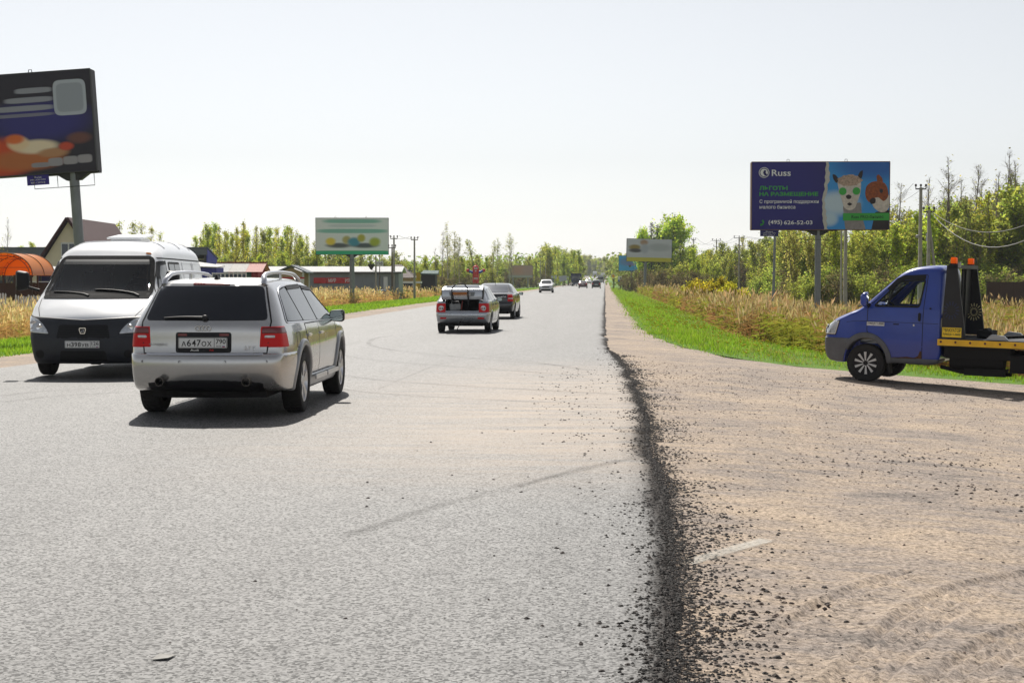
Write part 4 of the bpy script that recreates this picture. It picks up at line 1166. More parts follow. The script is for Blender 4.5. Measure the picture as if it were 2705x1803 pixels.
def surface_net(F, lo, hi, h):
    lo = np.array(lo, float); hi = np.array(hi, float)
    n = np.maximum(3, np.ceil((hi - lo) / h).astype(int) + 1)
    ax = [lo[i] + np.arange(n[i]) * h for i in range(3)]
    X, Y, Z = np.meshgrid(*ax, indexing='ij')
    D = F(X, Y, Z).astype(np.float64)
    S = D < 0
    c = np.zeros((n[0] - 1, n[1] - 1, n[2] - 1), np.int8)
    for i in (0, 1):
        for j in (0, 1):
            for k in (0, 1):
                c += S[i:n[0] - 1 + i, j:n[1] - 1 + j, k:n[2] - 1 + k]
    act = (c > 0) & (c < 8)
    idx = np.full(act.shape, -1, np.int64); cells = np.argwhere(act); idx[act] = np.arange(len(cells))
    P = np.zeros((len(cells), 3)); W = np.zeros(len(cells))
    off = np.array([(i, j, k) for i in (0, 1) for j in (0, 1) for k in (0, 1)])
    vals = np.stack([D[cells[:, 0] + o[0], cells[:, 1] + o[1], cells[:, 2] + o[2]] for o in off], 1)
    for a in range(8):
        for b in range(a + 1, 8):
            if np.abs(off[a] - off[b]).sum() != 1: continue
            va, vb = vals[:, a], vals[:, b]; m = (va < 0) != (vb < 0)
            t = va[m] / (va[m] - vb[m])
            P[m] += off[a] + (off[b] - off[a]) * t[:, None]; W[m] += 1
    P = lo + (cells + P / W[:, None]) * h
    # pull the points onto the surface
    e = h * .25
    for _ in range(2):
        f0 = F(P[:, 0], P[:, 1], P[:, 2])
        g = np.stack([F(P[:, 0] + e * (i == 0), P[:, 1] + e * (i == 1), P[:, 2] + e * (i == 2)) - F(P[:, 0] - e * (i == 0), P[:, 1] - e * (i == 1), P[:, 2] - e * (i == 2)) for i in range(3)], -1) / (2 * e)
        st = -(f0 / np.maximum((g ** 2).sum(1), .2))[:, None] * g
        P = P + np.clip(st, -h * .4, h * .4)
    faces = []
    for a in range(3):
        b, cc = (a + 1) % 3, (a + 2) % 3
        sl0 = [slice(None)] * 3; sl1 = [slice(None)] * 3; sl0[a] = slice(0, n[a] - 1); sl1[a] = slice(1, n[a])
        ch = S[tuple(sl0)] != S[tuple(sl1)]
        e_ = np.argwhere(ch); ok = (e_[:, b] > 0) & (e_[:, cc] > 0) & (e_[:, b] < n[b] - 1) & (e_[:, cc] < n[cc] - 1); e_ = e_[ok]
        ins = S[tuple(e_.T)]
        def cell(db, dc):
            q = e_.copy(); q[:, b] += db; q[:, cc] += dc
            return idx[tuple(q.T)]
        q = np.stack([cell(-1, -1), cell(0, -1), cell(0, 0), cell(-1, 0)], -1)
        q[~ins] = q[~ins][:, ::-1]
        faces.append(q)
    return P, np.concatenate(faces)
def net_part(name, F, lo, hi, h, mtl, parent, angle=None):
    v, f = surface_net(F, lo, hi, h)
    return link(name, mesh_np(name, v, f, True, angle), parent, mtl)
def bvh_of(v, f): return BVHTree.FromPolygons([tuple(p) for p in v], [tuple(q) for q in f])

AX = {'x-': (Vector((1, 0, 0)), lambda a, b: Vector((-9, a, b))), 'x+': (Vector((-1, 0, 0)), lambda a, b: Vector((9, a, b))),
      'y+': (Vector((0, -1, 0)), lambda a, b: Vector((a, 9, b))), 'y-': (Vector((0, 1, 0)), lambda a, b: Vector((a, -9, b))), 'z+': (Vector((0, 0, -1)), lambda a, b: Vector((a, b, 9)))}
def rnd(pts, r=.05, n=4):
    """round the corners of a polygon"""
    out = []; m = len(pts)
    rs = r if isinstance(r, (list, tuple)) else [r] * m
    for i in range(m):
        p = np.array(pts[i], float); a = np.array(pts[i - 1], float) - p; b = np.array(pts[(i + 1) % m], float) - p
        la, lb = np.linalg.norm(a), np.linalg.norm(b); q = min(rs[i], la * .45, lb * .45)
        if q < 1e-4: out.append(tuple(p)); continue
        A, B = p + a / la * q, p + b / lb * q
        for k in range(n + 1):
            t = k / n; out.append(tuple(A * (1 - t) ** 2 + 2 * p * t * (1 - t) + B * t * t))
    return out
def dens(pts, s):
    out = []
    for i, p in enumerate(pts):
        q = pts[(i + 1) % len(pts)]; L = math.dist(p, q); k = max(1, int(L / s))
        for j in range(k): out.append((p[0] + (q[0] - p[0]) * j / k, p[1] + (q[1] - p[1]) * j / k))
    return out
def inside(P, x, z):
    c = False; n = len(P)
    for i in range(n):
        a, b = P[i], P[i - 1]
        if (a[1] > z) != (b[1] > z) and x < (b[0] - a[0]) * (z - a[1]) / (b[1] - a[1]) + a[0]: c = not c
    return c
def panel(name, poly, axis, bvh, mtl, parent, off=.004, step=.06, skirt=.012, mirror=False):
    """sheet cut to a 2-D outline and laid on the body along an axis"""
    d, org = AX[axis]
    B = dens(poly, step)
    xs_ = [p[0] for p in B]; zs_ = [p[1] for p in B]
    pts = [Vector(p) for p in B]
    nb = len(pts)
    gx = np.arange(min(xs_) + step / 2, max(xs_), step); gz = np.arange(min(zs_) + step / 2, max(zs_), step)
    for x in gx:
        for z in gz:
            if inside(B, x, z) and min((p[0] - x) ** 2 + (p[1] - z) ** 2 for p in B) > (step * .35) ** 2: pts.append(Vector((x, z)))
    vs, es, fs, ov, oe, of = mgeo.delaunay_2d_cdt(pts, [], [list(range(nb))], 1, 1e-6)
    V = []; last = None
    hits = []
    for p in vs:
        o = org(p[0], p[1]); h = bvh.ray_cast(o, d)
        hits.append((o, h))
    good = [h[0] for o, h in hits if h[0] is not None]
    if not good: return None
    for o, h in hits:
        if h[0] is None:
            nr = min(good, key=lambda g: (g - o - d * ((g - o).dot(d))).length)
            q = o + d * ((nr - o).dot(d)); V.append(q - d * off)
        else:
            nrm = h[1]; nrm = nrm if nrm.dot(d) < 0 else -nrm
            V.append(h[0] + nrm * off)
    n0 = len(V)
    F = [tuple(f) for f in fs]
    # orient to face the viewer
    def nr(f): return (V[f[1]] - V[f[0]]).cross(V[f[2]] - V[f[0]])
    F = [f if nr(f).dot(d) < 0 else f[::-1] for f in F]
    cnt = {}
    for f in F:
        for i in range(len(f)):
            e = (f[i], f[(i + 1) % len(f)]); cnt[e] = 1
    bd = [e for e in cnt if (e[1], e[0]) not in cnt]
    mp = {}
    for a, b in bd:
        for k in (a, b):
            if k not in mp: mp[k] = len(V); V.append(V[k] + d * skirt)
        F.append((b, a, mp[a], mp[b]))
    me = bpy.data.meshes.new(name); me.from_pydata([tuple(p) for p in V], [], F); me.update()
    me.polygons.foreach_set('use_smooth', np.full(len(me.polygons), True)); me.set_sharp_from_angle(angle=R(40))
    return link(name, me, parent, mtl)
def seam(name, pts, axis, bvh, mtl, parent, w=.008, off=.0015, step=.03, closed=False):
    """thin strip (gap, gasket, moulding) laid on the body along a 2-D line"""
    d, org = AX[axis]
    if closed: pts = list(pts) + [pts[0]]
    L = []
    for a, b in zip(pts[:-1], pts[1:]):
        k = max(1, int(math.dist(a, b) / step))
        for j in range(k): L.append(np.array(a) + (np.array(b) - np.array(a)) * j / k)
    L.append(np.array(pts[-1], float)); L = np.array(L)
    t = np.gradient(L, axis=0); t /= np.linalg.norm(t, axis=1)[:, None] + 1e-9
    nn = np.stack([-t[:, 1], t[:, 0]], -1) * w / 2
    V = []; F = []
    prev = None
    for i in range(len(L)):
        row = []
        for sgn in (-1, 1):
            o = org(*(L[i] + nn[i] * sgn)); h = bvh.ray_cast(o, d)
            row.append(None if h[0] is None else h[0] + (h[1] if h[1].dot(d) < 0 else -h[1]) * off)
        if None in row: prev = None; continue
        k = len(V); V += row; V += [row[0] + d * .004, row[1] + d * .004]
        if prev is not None:
            F += [(prev, prev + 1, k + 1, k), (prev, k, k + 2, prev + 2), (prev + 1, prev + 3, k + 3, k + 1)]
        prev = k
    if not F: return None
    me = bpy.data.meshes.new(name); me.from_pydata([tuple(p) for p in V], [], F); me.update()
    return link(name, me, parent, mtl)
def mir(poly): return [(-p[0], p[1]) for p in poly][::-1]

# ---- materials of vehicles
M_black = pm('black plastic', (.011, .011, .013), .55, var=.2, spec=.35)
M_rub = pm('tyre', (.018, .017, .016), .85, var=.35, vscale=14, dirt=None)
M_gap = pm('panel gap', (.006, .006, .007), .7)
M_under = pm('underbody', (.010, .009, .009), .9)
M_chrome = pm('chrome', (.75, .75, .77), .12, 1.0)
M_alu = pm('brushed aluminium', (.62, .62, .64), .3, 1.0, var=.08)
M_tail = pm('red lamp lens', (.66, .006, .008), .35, spec=.3)
M_taild = pm('dark red lamp lens', (.16, .004, .006), .15, coat=.6)
M_amber = pm('amber lens', (.75, .22, .01), .15, coat=1.0)
M_clear = pm('clear lamp lens', (.62, .64, .66), .08, .55, coat=1.0, var=.25, vscale=22)
M_glassd = pm('dark tinted glass', (.008, .010, .016), .03, spec=.6)
M_glassm = pm('car glass', (.03, .036, .04), .03, spec=.8)
M_plate = pm('plate white', (.78, .78, .76), .45)
M_ink = pm('black ink', (.01, .01, .01), .6)
M_red = pm('red paint', (.5, .012, .012), .45)
M_blue = pm('blue print', (.02, .06, .35), .5)
def wheel(parent, x, y, z, rad, w, style, rim_r, side, mtl_rim=None, seed=0):
    """side=+1: outer face to +y"""
    o = MB()
    s = side
    prof = [(rim_r, -.42 * w), (rad - .045, -.5 * w), (rad - .012, -.46 * w), (rad, -.36 * w), (rad, .36 * w), (rad - .012, .46 * w), (rad - .045, .5 * w), (rim_r + .01, .46 * w), (rim_r - .005, .40 * w)]
    o.lathe([(r_, h * s) for r_, h in prof], 40, 'y')
    # tread blocks
    for k in range(36):
        a = 2 * PI * k / 36
        for yy in (-.26, 0, .26):
            m = Matrix.Rotation(-a, 3, 'Y')
            o.box(tuple(m @ Vector((rad + .001, 0, 0)) + Vector((0, yy * w, 0))), (.008, w * .2, .03), m)
    t = o.build('wheel', M_rub, parent, 35)
    t.location = (x, y, z)
    rm = mtl_rim or M_alu
    d = MB(); q = .40 * w * s; f = .43 * w * s
    d.lathe([(rim_r + .004, f), (rim_r - .012, f * 1.02), (rim_r - .03, q * .8), (rim_r - .04, -.3 * w * s)], 40, 'y')
    if style == 'five':
        for k in range(5):
            a = 2 * PI * k / 5 + .3
            for da in (-.16, .16):
                c0, c1 = Vector((math.cos(a + da * .6) * .05, q * .82, math.sin(a + da * .6) * .05)), Vector((math.cos(a + da) * (rim_r - .02), q * .95, math.sin(a + da) * (rim_r - .02)))
                m = frame((c0 + c1) / 2, c1 - c0, (0, 1, 0)); dv = (c1 - c0).length
                d.add([m @ p for p in [Vector((sx * dv / 2, sy * .012, sz * (.017 if sx < 0 else .026))) for sx in (-1, 1) for sy in (-1, 1) for sz in (-1, 1)]], [(0, 1, 3, 2), (4, 6, 7, 5), (0, 4, 5, 1), (2, 3, 7, 6), (0, 2, 6, 4), (1, 5, 7, 3)])
        d.lathe([(.075, q * .55), (.075, q * .9), (.05, q * 1.0), (.0, q * 1.02)], 20, 'y')
        d.build('rim', rm, t, 35)
        b = MB(); b.lathe([(rim_r - .035, q * .25), (.0, q * .22)], 32, 'y'); b.build('brake_disc', pm('dark steel', (.05, .05, .05), .5, .6), t, 35)
    elif style == 'turbine':      # ten pale blades on a black cover
        d.lathe([(rim_r - .02, q * .86), (.0, q * .9)], 32, 'y')
        d.build('rim', M_black, t, 35)
        b = MB()
        for k in range(10):
            a = 2 * PI * k / 10 + .2
            r0_, r1_ = .045, rim_r - .03
            def pp(r_, da, h): return (math.cos(a + da) * r_, h, math.sin(a + da) * r_)
            vs = [pp(r0_, -.2, q * .93), pp(r0_, .2, q * .93), pp(r1_, .17, q * 1.0), pp(r1_, -.06, q * 1.0)]
            vs2 = [(p[0], p[1] + .012 * s, p[2]) for p in vs]
            b.add(vs + vs2, [(0, 1, 2, 3), (4, 5, 6, 7), (0, 1, 5, 4), (1, 2, 6, 5), (2, 3, 7, 6), (3, 0, 4, 7)])
        b.build('wheel_cover', pm('pale wheel cover', (.6, .6, .6), .35, .3), t)
        b = MB(); b.lathe([(.05, q * .9), (.045, q * 1.06), (0, q * 1.08)], 16, 'y'); b.build('hub_cap', M_black, t, 35)
    else:
        d.lathe([(rim_r - .03, q * .7), (rim_r * .55, q * .85), (rim_r * .3, q * .7), (0, q * .75)], 24, 'y')
        for k in range(7):
            a = 2 * PI * k / 7
            m = Matrix.Rotation(-a, 3, 'Y'); d.box(tuple(m @ Vector((rim_r * .62, q * .88, 0))), (rim_r * .6, .02, .04), m)
        d.build('rim', rm, t, 35)
    return t
def plate(parent, m, s, reg, w=.52, h=.112, flag=True):
    """number plate in the XY of matrix m"""
    b = MB(); b.prism(rnd([(-w / 2, -h / 2), (w / 2, -h / 2), (w / 2, h / 2), (-w / 2, h / 2)], .012), 0, .004, 'z')
    me = b.mesh('number_plate'); me.transform(m); p = link('number_plate', me, parent, M_plate)
    e = Matrix.Translation((0, 0, .0052))
    br = MB()
    bw = .004
    for (x0, y0, x1, y1) in [(-w / 2 + .004, h / 2 - .008, w / 2 - .004, h / 2 - .004), (-w / 2 + .004, -h / 2 + .004, w / 2 - .004, -h / 2 + .008), (-w / 2 + .004, -h / 2 + .004, -w / 2 + .008, h / 2 - .004), (w / 2 - .008, -h / 2 + .004, w / 2 - .004, h / 2 - .004), (.232 * w, -h / 2 + .004, .240 * w, h / 2 - .004)]:
        br.box2((x0, y0, .0042), (x1, y1, .0056))
    me = br.mesh('border'); me.transform(m); link('plate_border', me, p, M_ink)
    # Russian plates: first letter small, digits tall, letters small
    x = -w / 2 + .035
    adv = [(c, .068 if c.isdigit() else .052, .040 if c.isdigit() else .045) for c in s]
    tot = sum(a[2] + .008 for a in adv); k = (.73 * w - .05) / tot
    for c, hh, ww in adv:
        lettering(c, M_ink, p, m @ Matrix.Translation((x + ww * k / 2, (hh - .068) / 2 - .002, .006)), 'plate_character', width=ww * k, height=hh, bold=.012)
        x += (ww + .008) * k
    lettering(reg, M_ink, p, m @ Matrix.Translation((.37 * w, .014, .006)), 'region_number', width=.2 * w, height=.052, bold=.01)
    lettering('RUS', M_ink, p, m @ Matrix.Translation((.33 * w, -.034, .006)), 'plate_character', width=.05, height=.016)
    for k2, mt in enumerate((M_plate, M_blue, M_red)):
        f = MB(); f.box2((.40 * w, -.026 - .0065 * k2 - .0065, .0042), (.455 * w, -.026 - .0065 * k2, .0058)); me = f.mesh('flag'); me.transform(m); link('plate_flag', me, p, mt)
    return p
def mirror_part(parent, c, sz, mtl, sgn, facing=-1, arm=None):
    """door mirror; glass looks to facing*x"""
    b = MB()
    x, y, z = sz
    prof = rnd([(-y, -z), (y, -z * .8), (y, z * .8), (-y, z)], .05, 4)
    vs = []
    for (k, s) in ((facing * x * .5, .93), (facing * x * .35, 1), (-facing * x * .1, .97), (-facing * x * .5, .62)):
        vs.append([(c[0] + k, c[1] + p[0] * s, c[2] + p[1] * s) for p in prof])
    n = len(prof); V = [p for q in vs for p in q]; F = []
    for i in range(3):
        for k in range(n): F.append((i * n + k, i * n + (k + 1) % n, (i + 1) * n + (k + 1) % n, (i + 1) * n + k))
    F.append(tuple(range(n))); F.append(tuple(range(3 * n, 4 * n)))
    b.add(V, F)
    if arm: b.tube(arm, .022, 8)
    o = b.build('door_mirror', mtl, parent, 50)
    g = MB(); g.prism([(c[1] + p[0] * .84, c[2] + p[1] * .84) for p in prof], c[0] + facing * x * .5, c[0] + facing * x * .5 + facing * .004, 'x')
    g.build('mirror_glass', pm('mirror glass', (.35, .4, .4), .03, 1.0), o)
    return o

def wheels4(root, ax_f, ax_r, track, rad, w, style, rim_r, mtl=None, steer=0.0, zoff=0.0):
    for (x, nm) in ((ax_f, 'f'), (ax_r, 'r')):
        for s in (1, -1):
            o = wheel(root, x, s * (track / 2), rad + zoff, rad, w, style, rim_r, s, mtl)
            if nm == 'f' and steer: o.rotation_euler = (0, 0, steer)
def bound(B, pad=.06): return (B.mn[0] + .3 - pad, -B.Wm - .1, B.mn[1] + .3 - pad), (B.mx[0] - .3 + pad, B.Wm + .1, B.mx[1] - .3 + pad)
def car_body(root, B, h, mtl, name='body'):
    lo, hi = bound(B)
    v, f = surface_net(B, lo, hi, h)
    o = link(name, mesh_np(name, v, f, True, 48), root, mtl)
    sh, sf = surface_net(B.shell, lo, hi, max(h, .03))
    return o, bvh_of(sh, sf)
# ================================================================== SILVER ESTATE CAR
def estate_car():
    p = c2w(-3.235 + .06, 17.04 + 1.378)
    root = thing('estate_car', 'silver estate car with flared arches and roof rails, leaving beside the white van', 'car', (p.x, p.y, 0), R(90) + R(1.5))
    paint = pm('silver paint', (.56, .55, .535), .25, .85, 1.0, var=.05, vscale=2.0, dirt=((.16, .13, .10), -.08))
    trim = pm('grey flare plastic', (.33, .34, .36), .38, .35, .3)
    B = Body([(-2.26, .30), (-2.42, .36), (-2.485, .50), (-2.49, .64), (-2.455, .70), (-2.44, .80), (-2.425, 1.0), (-2.38, 1.06), (-2.07, 1.41), (-1.98, 1.462), (-1.6, 1.492), (-.9, 1.508), (-.2, 1.495), (.30, 1.445), (.75, 1.22), (1.18, 1.005), (1.6, .955), (2.0, .86), (2.22, .74), (2.30, .6), (2.30, .42), (2.2, .28), (1.8, .24), (.9, .25), (-.9, .25), (-1.8, .27)],
             [(-2.5, .70), (-2.35, .775), (-2.1, .84), (-1.8, .875), (-1.2, .895), (0, .90), (1.4, .89), (2.0, .85), (2.3, .75)],
             [(-2.5, .53), (-2.0, .57), (-1.0, .605), (0, .61), (.6, .59), (2.3, .55)],
             [(.2, .93), (.35, .965), (.55, .995), (.7, 1.0), (.88, .985), (1.0, .955)], 1.0, 1.5, bf=.16, br=.21, crown=.035, k=(.05, .12))
    B.arch(1.378, .35, .40); B.arch(-1.378, .35, .40)
    body, bv = car_body(root, B, .022, paint)
    # bumpers
    def rb(x, y, z):
        f = smax(B.shell(x, y, z) - .012, z - .70 - .0 * x, .02)
        f = np.maximum(f, x + 1.80); f = np.maximum(f, .33 - z - .06 * np.abs(y))
        return np.maximum(f, -(np.hypot(x + 1.378, z - .35) - .43))
    bp = net_part('bumper', rb, (-2.6, -1, .25), (-1.7, 1, .76), .02, paint, root, 48)
    for y in (.66, .24, -.24, -.66):
        h = bv.ray_cast(Vector((-9, y, .615)), Vector((1, 0, 0)))
        b = MB(); b.lathe([(.014, -.004), (.013, .002), (0, .003)], 12, 'x', (h[0].x - .014, y, .615)); b.build('parking_sensor', M_black, bp, 40)
    def dif(x, y, z): return clip(B.shell(x, y, z) - .016, z - .40 - .03 * np.cos(y * 3), x + 2.1, np.abs(y) - .62)
    net_part('diffuser', dif, (-2.6, -.7, .26), (-2.0, .7, .5), .015, M_black, bp, 48)
    for s in (1, -1):
        e = MB(); e.lathe([(.0, .06), (.040, .06), (.040, -.06), (.047, -.06), (.047, .12)], 20, 'x', (-2.44, s * .46, .405)); e.build('exhaust_pipe', pm('exhaust steel', (.12, .11, .1), .35, .9), root, 40)
    # tailgate
    tg = panel('tailgate', rnd([(-.66, .695), (.66, .695), (.70, 1.02), (.575, 1.435), (-.575, 1.435), (-.70, 1.02)], .04), 'x-', bv, paint, root, .004, .05)
    seam('tailgate_gap', [(-.575, 1.42), (-.69, 1.03), (-.655, .70), (.655, .70), (.69, 1.03), (.575, 1.42)], 'x-', bv, M_gap, root, .014, .0055)
    panel('rear_window', rnd([(-.655, 1.045), (.655, 1.045), (.555, 1.405), (-.555, 1.405)], .05), 'x-', bv, M_glassd, tg, .009, .04)
    panel('brake_light', rnd([(-.2, 1.418), (.2, 1.418), (.195, 1.442), (-.195, 1.442)], .01), 'x-', bv, M_taild, tg, .010, .03)
    panel('chrome_strip', rnd([(-.62, .672), (.62, .672), (.62, .698), (-.62, .698)], .012), 'x-', bv, M_chrome, tg, .020, .05)
    rc = panel('plate_recess', rnd([(-.295, .708), (.295, .708), (.295, .925), (-.295, .925)], .03), 'x-', bv, M_black, tg, .008, .06)
    for s in (1, -1): panel('reflector', rnd([(s * .17, .885), (s * .27, .885), (s * .27, .912), (s * .17, .912)][::s], .008), 'x-', bv, M_taild, rc, .012, .03)
    h = bv.ray_cast(Vector((-9, 0, .81)), Vector((1, 0, 0)))[0]
    m = frame((h.x - .022, 0, .815), (0, -1, 0), (.06, 0, 1))
    plate(root, m, 'А647ОХ', '790')
    lettering('Audi', M_plate, rc, frame((h.x - .018, .09, .738), (0, -1, 0), (0, 0, 1)), width=.09, height=.022, bold=.02)
    lettering('A6', M_red, rc, frame((h.x - .018, -.09, .738), (0, -1, 0), (0, 0, 1)), width=.05, height=.022, bold=.02)
    g = MB()
    for k in range(4):
        c = Vector((h.x - .008, .058 - .0385 * k, .968)); pr = [(c.x, c.y + .026 * math.cos(a), c.z + .026 * math.sin(a)) for a in np.linspace(0, 2 * PI, 21)]
        g.tube(pr, .0045, 6, False)
    g.build('emblem', M_chrome, tg, 60)
    lettering('ALLROAD', pm('dark chrome', (.2, .2, .2), .25, 1.0), tg, frame((h.x - .004, .50, .80), (0, -1, 0), (0, 0, 1)), 'badge', width=.16, height=.022, bold=.02)
    lettering('2.7 T', M_chrome, tg, frame((h.x - .004, -.50, .765), (0, -1, 0), (0, 0, 1)), 'badge', width=.12, height=.035, bold=.02)
    w = MB(); wp = []
    for yy in np.linspace(0.0, .44, 8):
        q = bv.ray_cast(Vector((-9, yy, 1.075 + .006 * math.sin(yy * 8))), Vector((1, 0, 0)))[0]; wp.append((q.x - .03, yy, q.z))
    w.tube(wp, [.020, .017, .015, .014, .013, .012, .011, .008], 8); q = wp[0]; w.ball((q[0], -.01, q[2]), .034)
    w.build('rear_wiper', M_black, tg, 50)
    # rear lamps
    for s in (1, -1):
        def tl(x, y, z, a=.762, b=.985, y0=.575, e=.006):
            return clip(B.shell(x, y, z) - e, a - z, z - b, y0 + .07 * (z - .76) - s * y, x + 2.12 + .25 * (z - .97))
        lo, hi = (-2.6, min(s * .5, s * .95), .7), (-2.05, max(s * .5, s * .95), 1.03)
        t = net_part('tail_light', tl, lo, hi, .008, M_tail, root, 48)
        net_part('upper_lens', lambda x, y, z: tl(x, y, z, .905, .978, .59, .009), lo, hi, .008, M_taild, t, 48)
        net_part('reversing_lens', lambda x, y, z: clip(tl(x, y, z, .86, .893, .62, .010), s * y - .74), lo, hi, .007, M_clear, t, 48)
    # flanks
    for ax, s in (('y-', -1), ('y+', 1)):
        dlo = rnd([(-2.03, 1.015), (-1.74, 1.365), (-1.45, 1.405), (-.3, 1.425), (.30, 1.385), (1.05, 1.0), (.6, .985)], [.06, .12, .1, .1, .1, .05, .0])
        dl = panel('window_surround', dlo, ax, bv, M_black, root, .003, .07)
        seam('window_moulding', dlo, ax, bv, M_alu, root, .016, .007, closed=True)
        for nm, poly in (('quarter_window', [(-1.97, 1.03), (-1.70, 1.355), (-1.33, 1.392), (-1.24, 1.022)]), ('door_window', [(-1.19, 1.02), (-1.28, 1.395), (-.42, 1.41), (-.36, 1.005)]), ('door_window', [(-.30, 1.005), (-.35, 1.412), (.28, 1.375), (.92, 1.02), (.55, 1.0)])):
            panel(nm, rnd(poly, .035), ax, bv, M_glassm, dl, .007, .06)
        seam('wind_deflector', [(-1.24, 1.36), (-1.25, 1.388), (-.42, 1.402)], ax, bv, M_black, dl, .045, .014)
        seam('wind_deflector', [(-.36, 1.39), (.25, 1.365), (.85, 1.075)], ax, bv, M_black, dl, .042, .014)
        for poly in ([(-.36, .985), (-.38, .40), (.88, .40), (.99, .70), (.96, .98)], [(-.36, .985), (-.38, .40), (-.92, .40), (-1.0, .62), (-1.17, .85), (-1.19, .985)]):
            q = rnd(poly, .04)
            d = panel('door', q if s < 0 else q, ax, bv, paint, root, .0025, .07)
            seam('door_gap', poly + [poly[0]], ax, bv, M_gap, d, .010, .0032)
            hx = -.22 if poly[2][0] > 0 else -1.03
            y = bv.ray_cast(Vector((hx, s * 9, .855)), Vector((0, -s, 0)))[0].y
            hd = MB(); hd.box((hx, y + s * .012, .855), (.19, .035, .035)); hd.build('door_handle', paint, d, 40, .012)
        seam('shut_line', [(-1.72, .74), (-1.72, .90), (-1.56, .90), (-1.56, .74), (-1.72, .74)], ax, bv, M_gap, root, .007, .002)
        for xa in (1.378, -1.378):
            def fl(x, y, z):
                d = np.hypot(x - xa, z - .35)
                return np.maximum(smax(smax(B.shell(x, y, z) - .024, d - .475, .03), .395 - d, .02), np.maximum(.27 - z, .55 - s * y))
            net_part('wheel_arch_flare', fl, (xa - .55, min(s * .55, s * 1.0), .2), (xa + .55, max(s * .55, s * 1.0), .9), .018, trim, root, 48)
        def sl(x, y, z): return np.maximum(smax(B.shell(x, y, z) - .02, z - .40, .03), np.maximum(np.abs(x) - .95, .5 - s * y))
        sll = net_part('sill', sl, (-1.1, min(s * .5, s * 1.0), .15), (1.1, max(s * .5, s * 1.0), .5), .02, trim, root, 48)
        for a, b in ((-.86, -.05), (.02, .86)):
            y = s * (.935); t = MB(); t.prism(rnd([(a, .33), (b, .33), (b, .385), (a, .385)], .025), y - .004, y + .010, 'y'); t.build('sill_plate', M_alu, sll, 40, .004)
        rl = MB(); pts = [(-1.93, 1.425), (-1.90, 1.475), (-1.83, 1.515), (-1.72, 1.54), (-1.5, 1.556), (-1.1, 1.566), (-.7, 1.566), (-.2, 1.556), (0, 1.543), (.10, 1.52), (.16, 1.485), (.19, 1.44)]
        rl.tube([(x, s * (.525 + .02 * (z < 1.5)), z) for x, z in pts], [.034, .031, .027, .024, .021, .02, .02, .021, .023, .027, .031, .034], 10)
        rl.box((-.85, s * .525, 1.53), (.05, .022, .09)); rl.build('roof_rail', M_alu, root, 50)
        mirror_part(root, (.80, s * .935, 1.03), (.16, .095, .082), M_black if s < 0 else paint, s, -1, [(.88, s * .80, .99), (.83, s * .90, 1.0)])
    a = MB(); a.add([(-1.82, -.03, 1.475), (-1.82, .03, 1.475), (-1.70, .03, 1.48), (-1.70, -.03, 1.48), (-1.80, 0, 1.545), (-1.775, 0, 1.545)], [(0, 1, 2, 3), (0, 4, 1), (2, 5, 3), (1, 4, 5, 2), (3, 5, 4, 0)]); a.build('antenna_fin', M_black, root)
    panel('windscreen', rnd([(-.60, 1.04), (.60, 1.04), (.52, 1.40), (-.52, 1.40)], .05), 'x+', bv, M_glassm, root, .006, .07)
    for s in (1, -1): panel('headlight', rnd([(s * .45, .66), (s * .74, .68), (s * .74, .80), (s * .45, .79)][::s], .03), 'x+', bv, M_clear, root, .006, .05)
    u = MB(); u.box2((-2.2, -.62, .22), (2.0, .62, .36)); u.cyl((-2.15, -.45, .30), (-2.15, .45, .30), .09, 14); u.cyl((-1.378, -.7, .33), (-1.378, .7, .33), .05, 10); u.cyl((1.378, -.7, .33), (1.378, .7, .33), .05, 10)
    u.build('underbody', M_under, root, 40)
    wheels4(root, 1.378, -1.378, 1.58, .342, .225, 'five', .225)
    return root
estate_car()
